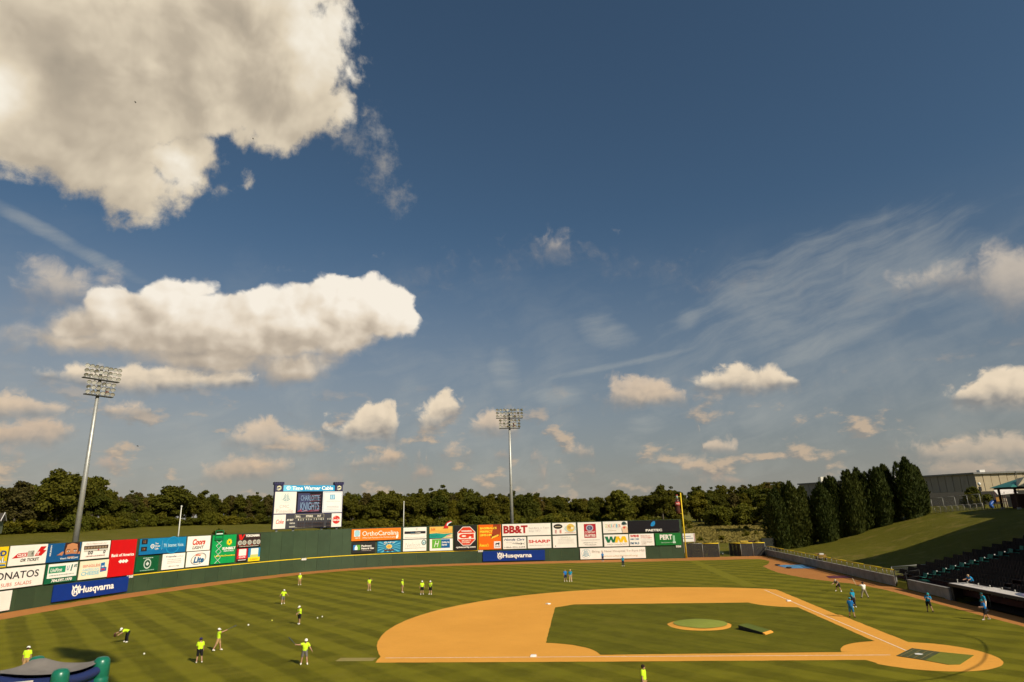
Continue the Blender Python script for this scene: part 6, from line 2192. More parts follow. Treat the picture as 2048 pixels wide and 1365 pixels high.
# playground
pz = ground_z(60, 86)
t_ = thing('play_structure', 'play structure with white canopy and blue slide beside the gazebo', 'playground', (60.6, 86.0, pz), R(-15))
t_.scale = (0.72, 0.72, 0.8)
for x_ in (-1.6, 0.6, 2.8):
    for y_ in (-1.0, 1.0):
        b_ = MB()
        b_.tube([(x_, y_, 0), (x_, y_, 3.9)], 0.08, 8)
        b_.build('post', paint('maroon_post', (0.10, 0.02, 0.03), 0.5), t_, True)
b_ = MB()
b_.box(-1.6, 2.8, -1.0, 1.0, 1.5, 1.62)
b_.build('platform', M_BROWN, t_)
b_ = MB()
b_.add([(-1.0, -1.4, 3.2), (3.6, -1.4, 3.6), (3.6, 1.4, 4.6), (-1.0, 1.4, 4.4), (-1.0, -1.42, 3.12), (3.6, -1.42, 3.5), (3.6, 1.4, 4.5), (-1.0, 1.4, 4.3)],
       [(0, 1, 2, 3), (7, 6, 5, 4), (0, 4, 5, 1), (1, 5, 6, 2), (2, 6, 7, 3), (3, 7, 4, 0)])
b_.build('canopy', paint('white_canopy', (0.78, 0.70, 0.62), 0.6), t_)
b_ = MB()
b_.box(-1.55, -0.2, -1.06, -1.0, 1.63, 2.8)
b_.build('panel', paint('ochre_panel', (0.50, 0.26, 0.06), 0.5), t_)
b_ = MB()
b_.box(0.9, 2.7, -1.06, -1.0, 0.2, 2.7)
b_.build('panel', M_BLACK, t_)
b_ = MB()
pp = [(-1.6, -0.2, 1.7), (-2.4, -0.5, 1.5), (-3.0, -0.9, 1.0), (-3.2, -1.4, 0.55), (-3.0, -1.9, 0.3)]
b_.tube([tuple(q) for q in spline([Vector(q) for q in pp], 5)], 0.42, 12)
b_.build('slide', paint('blue_plastic', (0.02, 0.08, 0.30), 0.35), t_, True)

t_ = thing('street_lamp', 'lamp post with white globe by the play structure', 'street lamp', (56.8, 85.6, ground_z(56.8, 85.6)))
b_ = MB()
b_.tube([(0, 0, 0), (0, 0, 4.6)], [0.09, 0.06], 8)
b_.build('pole', M_BLACK, t_, True)
b_ = MB()
b_.lathe([(0.12, 4.55), (0.26, 4.75), (0.26, 5.0), (0.14, 5.15)], n=12)
b_.build('globe', paint('white_globe', (0.8, 0.78, 0.72), 0.3), t_, True)
b_ = MB()
b_.box(-0.28, 0.28, -0.02, 0.02, 3.5, 4.3)
b_.build('banner', M_BLACK, t_)

fence('hilltop_fence', 'tall chain-link fence along the hilltop left of the playground', [(52.2, 95.5), (57.2, 87.0)], 2.9, 2.4, M_CHAIN, M_GALVP, z_of=ground_z)
fence('hilltop_railing', 'low pale railing along the hilltop in front of the chain-link fence', [(51.8, 94.0), (56.6, 85.6)], 1.15, 1.2, mesh_mat('picket_wire', (0.35, 0.32, 0.26), 0.10, 5.0), paint('pale_rail', (0.42, 0.38, 0.30), 0.5), z_of=ground_z)
fence('picket_fence', 'pale picket fence between the playground and the gazebo', [(63.0, 90.0), (70.0, 88.0)], 1.7, 0.8, mesh_mat('picket_slats', (0.45, 0.38, 0.27), 0.16, 4.0), paint('pale_picket', (0.5, 0.42, 0.30), 0.6), z_of=ground_z)

# small house at the far left
t_ = thing('house', 'small pale green house half hidden at the far left edge', 'house', (-174.5, 98.5, 9.3), R(35))
b_ = MB()
b_.box(-6, 4, -3, 3, -0.5, 2.6)
b_.build('wall', paint('pale_green_siding', (0.22, 0.25, 0.17), 0.7), t_)
b_ = MB()
b_.add([(-6.4, -3.5, 2.6), (4.4, -3.5, 2.6), (4.4, 3.5, 2.6), (-6.4, 3.5, 2.6), (-6.4, 0, 4.6), (4.4, 0, 4.6)], [(0, 1, 5, 4), (2, 3, 4, 5), (0, 4, 3), (1, 2, 5), (0, 3, 2, 1)])
b_.build('roof', paint('dark_shingle', (0.055, 0.045, 0.035), 0.9), t_)
b_ = MB()
b_.bar((4.45, -3.6, 2.6), (4.45, 0, 4.65), 0.12, 0.25)
b_.bar((4.45, 3.6, 2.6), (4.45, 0, 4.65), 0.12, 0.25)
b_.build('gable_trim', M_WHITE, t_)
for x_ in (-4.0, -1.5, 1.8):
    b_ = MB()
    b_.box(x_ - 0.5, x_ + 0.5, -3.08, -3.0, 0.8, 2.0)
    w_ = b_.build('window', M_WHITE, t_)
    b_ = MB()
    b_.box(x_ - 0.42, x_ + 0.42, -3.10, -3.082, 0.88, 1.92)
    b_.build('pane', M_BLACK, w_)

# gravel road on the right
b_ = MB()
pts = spline([Vector(q) for q in ((-2, 150), (8, 150), (20, 152.5), (34, 158), (52, 170))], 8)
for i in range(len(pts) - 1):
    a, c = pts[i], pts[i + 1]
    d = (c - a).normalized()
    n = Vector((-d.y, d.x)) * 1.6
    b_.face([(q.x, q.y, ground_z(q.x, q.y) + 0.12) for q in (a - n, c - n, c + n, a + n)])
tag(b_.build('gravel_road', paint('gravel', (0.34, 0.29, 0.20), 0.95, var=0.2)), kind='structure')

# ================================================================ people
M_SKIN = paint('skin', (0.46, 0.25, 0.155), 0.6, var=0.06)
M_SKIND = paint('skin_tanned', (0.33, 0.17, 0.10), 0.6, var=0.06)
CLO = {}


def cloth_mat(c):
    if c not in CLO:
        CLO[c] = paint('cloth', srgb(*c), 0.85, var=0.12, scale=6.0)
    return CLO[c]


LIME, TEAL, BLUE, BLACK, KHAKI, GREY, WHITE, NAVY = (200, 232, 40), (20, 138, 168), (24, 110, 176), (26, 24, 26), (176, 140, 96), (112, 106, 100), (238, 232, 220), (44, 40, 96)


def pol(a, r):
    return Vector((0, r * math.cos(R(a)), r * math.sin(R(a))))


def skeleton(pose):
    """joint positions; x to the person's right, y the way they face, z up"""
    J = {}
    lean = R(pose.get('lean', 0))
    side = R(pose.get('side', 0))
    drop = pose.get('drop', 0.0)
    twist = R(pose.get('twist', 0))
    pel = Vector((0, pose.get('back', 0.0), 0.95 - drop))
    def tor(x, y, z):
        x, y = x * math.cos(twist) - y * math.sin(twist), x * math.sin(twist) + y * math.cos(twist)
        y, z = y * math.cos(lean) + z * math.sin(lean), z * math.cos(lean) - y * math.sin(lean)
        x, z = x * math.cos(side) + z * math.sin(side), z * math.cos(side) - x * math.sin(side)
        return pel + Vector((x, y, z))
    J['pelvis'] = pel
    J['waist'] = tor(0, 0.0, 0.14)
    J['chest'] = tor(0, 0.015, 0.34)
    J['neck'] = tor(0, 0.0, 0.52)
    hl = R(pose.get('head', 0))
    base = tor(0, 0.015, 0.585)
    up = tor(0, 0, 1) - tor(0, 0, 0)
    fw = tor(0, 1, 0) - tor(0, 0, 0)
    hv = (up * math.cos(hl) + fw * math.sin(hl)).normalized()
    fv = (fw * math.cos(hl) - up * math.sin(hl)).normalized()
    J['jaw'] = base + fv * 0.025
    J['head'] = base + hv * 0.11 + fv * 0.02
    J['crown'] = base + hv * 0.205 + fv * 0.005
    J['nose'] = base + hv * 0.075 + fv * 0.125
    rv = fv.cross(hv).normalized()
    J['hv'], J['fv'], J['rv'] = hv, fv, rv
    for s, n in ((-1, 'l'), (1, 'r')):
        J['ear_' + n] = base + hv * 0.09 + rv * s * 0.088
        sh = tor(s * 0.185, 0.0, 0.47)
        J['sho_' + n] = sh
        arm = pose.get('arm_' + n, (8, 0, 10))       # out, forward, elbow bend (degrees)
        o_, f_, e_ = (R(q) for q in arm[:3])
        inward = R(arm[3]) if len(arm) > 3 else 0.0
        d = Vector((s * math.sin(o_), math.sin(f_) * math.cos(o_), -math.cos(f_) * math.cos(o_)))
        el = sh + d * 0.29
        f2 = f_ + e_
        d2 = Vector((s * math.sin(o_) * math.cos(e_ * 0.6) - s * math.sin(inward), math.sin(f2) * math.cos(o_), -math.cos(f2) * math.cos(o_))).normalized()
        wr = el + d2 * 0.25
        J['elb_' + n], J['wri_' + n] = el, wr
        J['pal_' + n] = wr + d2 * 0.085
        sidev = d2.cross(Vector((s, 0, 0.2))).normalized()
        for k in range(5):
            ln = (0.055, 0.075, 0.085, 0.078, 0.06)[k]
            if k == 0:
                b0 = wr + d2 * 0.04 + sidev * 0.045
                t0 = b0 + (d2 * 0.6 + sidev * 0.8).normalized() * ln
            else:
                b0 = J['pal_' + n] + sidev * (0.036 - (k - 1) * 0.023) + d2 * 0.01
                t0 = b0 + (d2 + Vector((-s * 0.35, 0, 0)) + sidev * (0.10 - 0.06 * k)).normalized() * ln
            J['fb%d_%s' % (k, n)], J['ft%d_%s' % (k, n)] = b0, t0
        hp = pel + Vector((s * 0.10, 0, -0.03))
        J['hip_' + n] = hp
        leg = pose.get('leg_' + n, (4, 0, 2))          # out, forward, knee bend
        o_, f_, k_ = (R(q) for q in leg[:3])
        d = Vector((s * math.sin(o_), math.sin(f_) * math.cos(o_), -math.cos(f_) * math.cos(o_)))
        kn = hp + d * 0.43
        f2 = f_ - k_
        d2 = Vector((s * math.sin(o_), math.sin(f2) * math.cos(o_), -math.cos(f2) * math.cos(o_)))
        an = kn + d2 * 0.42
        J['kne_' + n], J['ank_' + n] = kn, an
        J['toe_' + n] = an + Vector((s * 0.03, 0.17, -0.045))
        J['hee_' + n] = an + Vector((0, -0.05, -0.045))
    lo = min(J['toe_l'].z, J['toe_r'].z, J['hee_l'].z, J['hee_r'].z)
    for k in J:
        if k not in ('hv', 'fv', 'rv'):
            J[k] = J[k] - Vector((0, 0, lo - 0.045))
    return J


RAD = {'pelvis': .140, 'waist': .145, 'chest': .160, 'neck': .058, 'jaw': .072, 'head': .098, 'crown': .07, 'nose': .016}
for s in 'lr':
    RAD.update({'ear_' + s: .02, 'sho_' + s: .074, 'elb_' + s: .050, 'wri_' + s: .030, 'pal_' + s: .036, 'hip_' + s: .104, 'kne_' + s: .066, 'ank_' + s: .047, 'toe_' + s: .038, 'hee_' + s: .038})
    for k in range(5):
        RAD['fb%d_%s' % (k, s)] = .0105
        RAD['ft%d_%s' % (k, s)] = .008
BONES = [('pelvis', 'waist'), ('waist', 'chest'), ('chest', 'neck'), ('neck', 'jaw'), ('jaw', 'head'), ('head', 'crown'), ('head', 'nose')]
for s in 'lr':
    BONES += [('head', 'ear_' + s), ('chest', 'sho_' + s), ('sho_' + s, 'elb_' + s), ('elb_' + s, 'wri_' + s), ('wri_' + s, 'pal_' + s), ('pelvis', 'hip_' + s), ('hip_' + s, 'kne_' + s), ('kne_' + s, 'ank_' + s), ('ank_' + s, 'toe_' + s), ('ank_' + s, 'hee_' + s), ('wri_' + s, 'fb0_' + s), ('fb0_' + s, 'ft0_' + s)]
    for k in range(1, 5):
        BONES += [('pal_' + s, 'fb%d_%s' % (k, s)), ('fb%d_%s' % (k, s), 'ft%d_%s' % (k, s))]
JN = ['pelvis'] + [b for _, b in BONES]
PEOPLE = []


def person(label, xy, face, pose, shirt, shorts, cap=None, hair=None, shoe=WHITE, scale=1.0, long_pants=False, skin=None, z=0.012, brim=True, group=None):
    """face: world direction (deg, counter-clockwise from +x) that the person looks along"""
    J = skeleton(pose)
    me = bpy.data.meshes.new('skeleton')
    me.from_pydata([tuple(J[k]) for k in JN], [(JN.index(a), JN.index(b)) for a, b in BONES], [])
    ob = bpy.data.objects.new('skeleton', me)
    COL.objects.link(ob)
    ob.modifiers.new('skin', 'SKIN')
    sv = me.skin_vertices[0].data
    for i, k in enumerate(JN):
        r = RAD[k]
        f = 1.0
        if k in ('chest', 'waist', 'pelvis'):
            sv[i].radius = (r * 1.12, r * 0.86)
        else:
            sv[i].radius = (r * f, r * f)
    sv[0].use_root = True
    sb_ = ob.modifiers.new('sub', 'SUBSURF')
    sb_.levels = sb_.render_levels = 1
    PEOPLE.append(dict(ob=ob, J=J, label=label, xy=xy, face=face, shirt=shirt, shorts=shorts, cap=cap, hair=hair, shoe=shoe, scale=scale, long=long_pants, skin=skin or M_SKIN, z=z, brim=brim, group=group))


def to_cam(x, y):
    return math.degrees(math.atan2(-51.05 - y, -23.2 - x))


ST = {}
G1, G2 = 'people in lime shirts on the outfield grass', 'people in blue shirts'
def lime(label, xy, face, pose, shorts, **k):
    person(label, xy, face, pose, LIME, shorts, group=G1, **k)
def blue(label, xy, face, pose, shorts, shirt=BLUE, **k):
    person(label, xy, face, pose, shirt, shorts, group=G2, **k)


c = to_cam
lime('person in lime shirt and white cap standing behind the inflatable', (-64.93, -4.0), c(-64.9, -4) + 165, {}, KHAKI, cap=WHITE, hair=(60, 40, 30))
lime('person in lime shirt and black trousers bending low with a glove', (-65.1, 6.9), c(-65, 6.9) - 62, {'lean': 72, 'back': -0.18, 'drop': 0.06, 'arm_l': (6, 55, 10), 'arm_r': (10, 62, 12), 'leg_l': (9, 16, 16), 'leg_r': (12, 6, 10), 'head': -35}, BLACK, long_pants=True, cap=WHITE)
lime('person in lime shirt, black shorts and navy cap seen from behind', (-52.9, -1.3), c(-52.9, -1.3) + 190, {'leg_l': (5, 3, 2), 'leg_r': (6, -3, 2), 'arm_l': (8, 18, 30), 'arm_r': (8, 4, 18)}, BLACK, cap=NAVY)
lime('person in lime shirt and tan shorts swinging a bat to the right', (-53.9, 3.0), c(-53.9, 3) + 75, {'twist': 25, 'lean': -6, 'arm_l': (4, 96, 14, 25), 'arm_r': (4, 104, 8, 25), 'leg_l': (8, 14, 8), 'leg_r': (10, -18, 10)}, KHAKI, cap=WHITE)
lime('person in lime shirt and grey shorts with one arm raised holding a bat', (-44.2, -2.0), c(-44.2, -2), {'arm_r': (58, 78, 34), 'arm_l': (30, 10, 20), 'leg_l': (8, 8, 6), 'leg_r': (8, -4, 4), 'side': -5}, GREY, cap=WHITE)
lime('person in long lime shirt and black shorts reaching forward, balls nearby', (-52.5, 15.6), c(-52.5, 15.6) - 55, {'arm_l': (8, 38, 26), 'arm_r': (6, 8, 14), 'lean': 4, 'leg_l': (3, 6, 4), 'leg_r': (4, -5, 4)}, BLACK, cap=WHITE)
lime('person in lime shirt and grey shorts stepping with hands at the hips', (-61.5, 30.8), c(-61.5, 30.8) + 12, {'arm_l': (42, -20, 62), 'arm_r': (34, -10, 50), 'leg_r': (6, 20, 8), 'leg_l': (6, -10, 6), 'side': -6}, GREY, cap=WHITE)
lime('person in lime shirt standing farthest out near the left wall', (-69.2, 52.9), c(-69.2, 52.9) + 8, {'arm_l': (14, 10, 30), 'arm_r': (14, 8, 30)}, KHAKI, cap=WHITE)
lime('dark-haired person in lime shirt and tan shorts with a hand at the ear', (-54.5, 43.8), c(-54.5, 43.8) + 20, {'arm_l': (40, 60, 110, 30), 'arm_r': (8, 0, 8)}, KHAKI, hair=(40, 28, 22))
lime('person in lime shirt and tan shorts turned to the right, alone', (-48.7, 40.8), c(-48.7, 40.8) + 60, {'arm_r': (8, 18, 20), 'leg_r': (4, 14, 4), 'leg_l': (4, -8, 6)}, KHAKI, cap=(190, 214, 60))
lime('left one of the pair in lime shirts and black shorts', (-45.2, 38.2), c(-45.2, 38.2) + 10, {'arm_l': (14, 4, 16), 'arm_r': (14, 4, 16)}, BLACK, cap=WHITE)
lime('right one of the pair in lime shirts and black shorts', (-44.0, 38.1), c(-44, 38.1) - 25, {'arm_l': (6, 40, 90), 'leg_l': (5, 6, 3)}, BLACK, cap=WHITE)
lime('person in lime shirt with dark hair at the bottom edge below the infield', (-20.03, -10.63), c(-20, -10.6) + 70, {}, KHAKI, hair=(46, 30, 22))
blue('person in blue shirt and navy shorts, left of the pair beyond second base', (-25.9, 51.4), c(-25.8, 51.3) + 20, {'arm_r': (10, 16, 20), 'leg_l': (5, 8, 4)}, (34, 44, 80))
blue('person in teal shirt and pale trousers, right of the pair beyond second base', (-25.1, 51.1), c(-25.2, 51.2), {'arm_l': (10, 10, 14)}, (206, 172, 132), shirt=TEAL, long_pants=True, cap=(214, 180, 130))
blue('person in blue shirt at the wall in front of the hospital banner', (-18.8, 89.6), c(-18.8, 88.4) + 30, {}, (30, 32, 56), long_pants=True, cap=(40, 70, 130))
blue('person in teal shirt and dark trousers alone in right field', (-15.4, 76.6), c(-15.4, 76.6) + 5, {'leg_l': (4, 4, 2)}, (32, 36, 60), shirt=TEAL, long_pants=True, cap=(40, 90, 130))
person('fielder in grey and dark clothes bending forward near the maroon tarp', (8.1, 34.8), c(8.1, 34.8) - 30, {'lean': 52, 'back': -0.16, 'drop': 0.12, 'leg_l': (16, 24, 34), 'leg_r': (20, 10, 26), 'arm_l': (8, 44, 20), 'arm_r': (8, 48, 26), 'head': -30}, (120, 106, 92), BLACK, cap=(190, 176, 150))
person('batter in white shirt and grey trousers holding a bat upright', (8.7, 28.8), c(8.7, 28.8) + 200, {'arm_l': (46, 66, 40), 'arm_r': (30, 60, 30, 20), 'leg_l': (18, 6, 10), 'leg_r': (14, -8, 10), 'twist': 20}, WHITE, (150, 136, 114), cap=(30, 24, 28), long_pants=True, shoe=(40, 34, 30), skin=M_SKIND)
blue('person in teal shirt and dark trousers half hidden behind another', (4.75, 22.0), c(4.6, 22) + 45, {'arm_r': (8, 24, 40)}, (36, 32, 44), shirt=TEAL, long_pants=True, cap=(36, 130, 140))
blue('person in blue shirt and shorts standing on the first base line', (2.1, 15.9), c(2.1, 15.9) + 172, {'leg_l': (8, 3, 2), 'leg_r': (8, -3, 2), 'arm_l': (10, 20, 60), 'arm_r': (10, 20, 60)}, (40, 110, 150), cap=(50, 140, 150), shoe=(50, 40, 36))
blue('person in teal shirt leaning back with arms folded before the dugout', (10.4, 18.5), c(10.4, 18.5) - 10, {'arm_l': (14, 30, 96, 50), 'arm_r': (14, 30, 96, 50), 'side': -9, 'leg_l': (14, 10, 4), 'leg_r': (4, 0, 2)}, BLACK, shirt=(22, 128, 170), cap=(44, 150, 150), shoe=(40, 30, 26))
blue('walking person in blue shirt and black shorts, nearest the dugout mouth', (12.8, 13.7), c(12.8, 13.7) - 70, {'leg_l': (3, 20, 6), 'leg_r': (3, -16, 12), 'arm_l': (8, 20, 70), 'arm_r': (8, 10, 40), 'lean': 6}, BLACK, cap=(36, 110, 110))
blue('person in teal shirt and white shorts walking behind another by the dugout', (15.4, 18.1), c(15.5, 18.1) - 60, {'leg_l': (3, 14, 6), 'leg_r': (3, -12, 10), 'lean': 10}, (220, 206, 190), shirt=TEAL, cap=(30, 84, 84))
blue('person in blue shirt leaning forward in the front seats', (18.55, 25.2), c(18.5, 25) - 40, {'lean': 34, 'arm_l': (10, 50, 30), 'arm_r': (10, 50, 30)}, BLACK, shirt=(24, 126, 180), hair=(200, 170, 130), z=1.1)
person('figure in dark clothes behind the bullpen screen by the yellow pole', (0.9, 96.6), c(0.9, 96.6), {'lean': 12}, (60, 50, 44), (50, 44, 40), cap=(120, 110, 60), long_pants=True)

_dg = bpy.context.evaluated_depsgraph_get()
_dg.update()
SEG = {'shirt': [], 'shorts': []}


def seg_dist(p_, a, b):
    e = b - a
    t = min(max((p_ - a).dot(e) / max(e.length_squared, 1e-9), 0), 1)
    return (p_ - (a + e * t)).length, t


for P in PEOPLE:
    ob, J = P['ob'], P['J']
    src = bpy.data.meshes.new_from_object(ob.evaluated_get(_dg))
    for po in src.polygons:
        po.use_smooth = True
    bpy.data.objects.remove(ob)
    root = thing('person', P['label'], 'person', (P['xy'][0], P['xy'][1], P['z']), R(P['face'] - 90), P['group'])
    root.scale = (P['scale'],) * 3
    src.name = 'body'
    src.materials.clear()
    src.materials.append(P['skin'])
    body = bpy.data.objects.new('body', src)
    COL.objects.link(body)
    body.parent = root
    vs = [v.co.copy() for v in src.vertices]
    ns = [v.normal.copy() for v in src.vertices]
    groups = {'shirt': [], 'shorts': [], 'shoe': []}
    for po in src.polygons:
        cc = Vector(po.center)
        best = None
        for a, b in BONES:
            if a[0] == 'f' or b[0] == 'f':
                continue
            d, t = seg_dist(cc, J[a], J[b])
            r = RAD[a] * (1 - t) + RAD[b] * t
            d -= r
            if best is None or d < best[0]:
                best = (d, a, b, t)
        _, a, b, t = best
        g = None
        if (a, b) in (('waist', 'chest'), ('pelvis', 'waist')) or (a == 'chest' and (b[:3] == 'sho' or (b == 'neck' and t < 0.75))):
            g = 'shirt'
            if (a, b) == ('pelvis', 'waist') and t < 0.35:
                g = 'shorts'
        elif a[:3] == 'sho' and t < 0.72:
            g = 'shirt'
        elif a == 'pelvis' and b[:3] == 'hip' or (a[:3] == 'hip' and (t < 0.93 or P['long'])):
            g = 'shorts'
        elif a[:3] == 'kne' and P['long'] and t < 0.95:
            g = 'shorts'
        elif a[:3] == 'ank' or (a[:3] == 'kne' and t > 0.96):
            g = 'shoe'
        if g:
            groups[g].append(tuple(po.vertices))
    for g, col, off in (('shirt', P['shirt'], 0.036), ('shorts', P['shorts'], 0.030), ('shoe', P['shoe'], 0.010)):
        b_ = MB()
        idx = {}
        for f in groups[g]:
            q = []
            for i in f:
                if i not in idx:
                    idx[i] = len(b_.v)
                    b_.v.append(tuple(vs[i] + ns[i] * off))
                q.append(idx[i])
            b_.f.append(tuple(q))
            b_.mi.append(0)
        if not b_.f:
            continue
        if g == 'shoe':
            # one shoe for each foot
            mid = [Vector(v) for v in b_.v]
            for s in 'lr':
                k = MB()
                mp = {}
                for f in b_.f:
                    cc = sum((mid[i] for i in f), Vector()) / len(f)
                    if ((cc - J['ank_' + s]).length < (cc - J['ank_' + ('r' if s == 'l' else 'l')]).length):
                        q = []
                        for i in f:
                            if i not in mp:
                                mp[i] = len(k.v)
                                k.v.append(b_.v[i])
                            q.append(mp[i])
                        k.f.append(tuple(q))
                        k.mi.append(0)
                if k.f:
                    k.build('shoe', cloth_mat(col), root, True)
        else:
            b_.build('trousers' if (g == 'shorts' and P['long']) else g, cloth_mat(col), root, True)
    hv, fv, rv, hd = J['hv'], J['fv'], J['rv'], J['head']
    def dome(r, cut, c0, fwd=1.0):
        b_ = MB()
        n, m_ = 14, 6
        for i in range(m_ + 1):
            t = (math.pi / 2 + cut) * i / m_
            for j in range(n):
                a = 2 * math.pi * j / n
                q = c0 + hv * (r * math.cos(t)) + (fv * math.cos(a) * fwd + rv * math.sin(a)) * (r * math.sin(t))
                b_.v.append(tuple(q))
        for i in range(m_):
            for j in range(n):
                b_.f.append((i * n + j, (i + 1) * n + j, (i + 1) * n + (j + 1) % n, i * n + (j + 1) % n))
                b_.mi.append(0)
        return b_
    if P['hair'] or P['cap']:
        b_ = dome(0.112, 0.75 if P['hair'] and not P['cap'] else 0.55, hd + hv * 0.012 - fv * 0.022)
        b_.build('hair', cloth_mat(P['hair'] or (52, 36, 26)), root, True)
    if P['cap']:
        b_ = dome(0.124, 0.05, hd + hv * 0.02 - fv * 0.005)
        k = len(b_.v)
        for i in range(9):
            a = R(-70 + 140 * i / 8)
            c0 = hd + hv * 0.018 + (fv * math.cos(a) + rv * math.sin(a)) * 0.115
            c1 = hd + hv * 0.0 + (fv * math.cos(a) * 1.75 + rv * math.sin(a)) * 0.118
            b_.v += [tuple(c0), tuple(c1), tuple(c1 - hv * 0.012), tuple(c0 - hv * 0.012)]
        for i in range(8):
            for j in range(4):
                b_.f.append((k + 4 * i + j, k + 4 * i + 4 + j, k + 4 * i + 4 + (j + 1) % 4, k + 4 * i + (j + 1) % 4))
                b_.mi.append(0)
        b_.build('cap', cloth_mat(P['cap']), root, True)
    for s in (-1, 1):
        b_ = MB()
        b_.ball(tuple(hd + fv * 0.094 + rv * s * 0.034 + hv * 0.005), 0.012, nu=6, nv=4)
        b_.build('eye', cloth_mat((30, 22, 20)), root, True)
    b_ = MB()
    mc = J['jaw'] + fv * 0.082 + hv * 0.035
    b_.add([tuple(mc - rv * 0.028), tuple(mc + rv * 0.028), tuple(mc + rv * 0.02 + hv * 0.014), tuple(mc - rv * 0.02 + hv * 0.014)], [(0, 1, 2, 3)])
    b_.build('mouth', cloth_mat((150, 80, 70)), root)
    P['root'] = root
    P['mat'] = Matrix.Translation((P['xy'][0], P['xy'][1], P['z'])) @ Matrix.Rotation(R(P['face'] - 90), 4, 'Z')


def who(txt):
    return next(P for P in PEOPLE if txt in P['label'])


def hand(P, s):
    return P['mat'] @ P['J']['pal_' + s], (P['mat'].to_3x3() @ (P['J']['pal_' + s] - P['J']['wri_' + s])).normalized()


def bat(label, grip, d, L, mat, cat='bat'):
    d = Vector(d).normalized()
    a = Vector(grip) - d * 0.08
    b_ = MB()
    b_.tube([a, a + d * 0.03, a + d * 0.05, a + d * L * 0.45, a + d * L * 0.8, a + d * L], [0.028, 0.028, 0.016, 0.022, 0.036, 0.034], 10)
    return tag(b_.build('baseball_bat', mat, None, True), label, cat)


M_WOOD = paint('ash_wood', (0.62, 0.48, 0.30), 0.5)
M_ALU = paint('dark_bat', (0.06, 0.07, 0.07), 0.35)
h_, d_ = hand(who('swinging a bat'), 'r')
bat('dark bat in the hands of the swinging person in tan shorts', h_, Vector(d_) + Vector((0.5, 0.1, 0.25)), 0.85, M_ALU)
h_, d_ = hand(who('one arm raised holding'), 'r')
bat('dark bat raised by the person in grey shorts', h_, (-0.75, 0.1, 0.62), 0.85, M_ALU)
h_, d_ = hand(who('batter in white'), 'l')
bat('pale wooden bat held upright by the batter in white', h_, (-0.35, 0.1, 0.95), 0.88, M_WOOD)
h_, d_ = hand(who('bending low with a glove'), 'r')
t_ = thing('baseball_glove', 'dark brown glove held low by the bending person', 'glove', tuple(h_))
M_GLV = paint('dark_leather', (0.06, 0.022, 0.016), 0.6)
b_ = MB()
b_.ball((0, 0, -0.05), 0.10, 0.06, 0.12)
b_.build('palm', M_GLV, t_, True)
for k in range(5):
    b_ = MB()
    a = R(-50 + k * 25)
    b_.tube([(0.06 * math.sin(a), 0, -0.12), (0.16 * math.sin(a), 0.02, -0.12 - 0.12 * math.cos(a)), (0.17 * math.sin(a), 0.05, -0.12 - 0.17 * math.cos(a))], [0.03, 0.028, 0.018], 6)
    b_.build('finger', M_GLV, t_, True)

M_BALLW = paint('white_leather_ball', (0.80, 0.78, 0.66), 0.5)
M_BALLY = paint('yellow_ball', (0.70, 0.66, 0.10), 0.5)
for (x, y, z, m, lab) in ((-56.5, 17.8, 0.085, M_BALLY, 'yellow ball on the grass left of the person in the long lime shirt'), (-52.0, 19.1, 0.085, M_BALLW, 'nearer of two white balls right of the person in the long lime shirt'),
                       (-51.8, 19.9, 0.085, M_BALLW, 'farther of two white balls right of the person in the long lime shirt'), (-59.6, 1.8, 0.085, M_BALLW, 'white ball on the grass between bending person and navy cap'),
                       (-51.55, 3.3, 1.95, M_BALLW, 'white ball in the air just off the swung bat')):
    b_ = MB()
    b_.ball((0, 0, 0), 0.075, nu=14, nv=10)
    o_ = b_.build('ball', m, None, True)
    o_.location = (x, y, z)
    tag(o_, lab, 'ball', 'balls on the outfield')

# ================================================================ inflatable at the lower left corner
M_INFG = paint('green_vinyl', (0.010, 0.145, 0.085), 0.32, var=0.05, spec=0.5)
M_INFB = paint('navy_vinyl', (0.020, 0.030, 0.105), 0.35, var=0.05, spec=0.5)
inf = thing('inflatable_canopy', 'inflatable with green corner posts, navy beams and grey net roof', 'inflatable', (-53.7, -15.2, 0))
IO = Vector((-53.7, -15.2, 0))
CR = {'r': Vector((-51.35, -13.9)), 'f': Vector((-51.5, -16.75)), 'b': Vector((-55.9, -13.4)), 'l': Vector((-56.1, -16.3))}
for k, q in CR.items():
    b_ = MB()
    hh = 3.05 if k != 'b' else 3.0
    b_.lathe([(0.42, 0.0), (0.44, 0.55), (0.405, 0.6), (0.44, 0.65), (0.44, 1.25), (0.405, 1.3), (0.44, 1.35), (0.44, 1.95), (0.41, 2.0), (0.435, 2.05), (0.43, hh - 0.40), (0.40, hh - 0.18), (0.30, hh - 0.05), (0.14, hh), (0.02, hh + 0.01)], (q.x, q.y, 0), 20)
    o_ = b_.build('corner_post', M_INFG, inf, True, IO)
for a, c_ in (('r', 'f'), ('f', 'l'), ('l', 'b'), ('b', 'r')):
    A, Bq = CR[a], CR[c_]
    pts = []
    for i in range(9):
        t = i / 8
        q = A.lerp(Bq, t)
        pts.append((q.x, q.y, 2.42 - 0.16 * math.sin(math.pi * t)))
    b_ = MB()
    b_.tube(pts, 0.26, 14)
    b_.build('beam', M_INFB, inf, True, IO)
b_ = MB()
n = 16
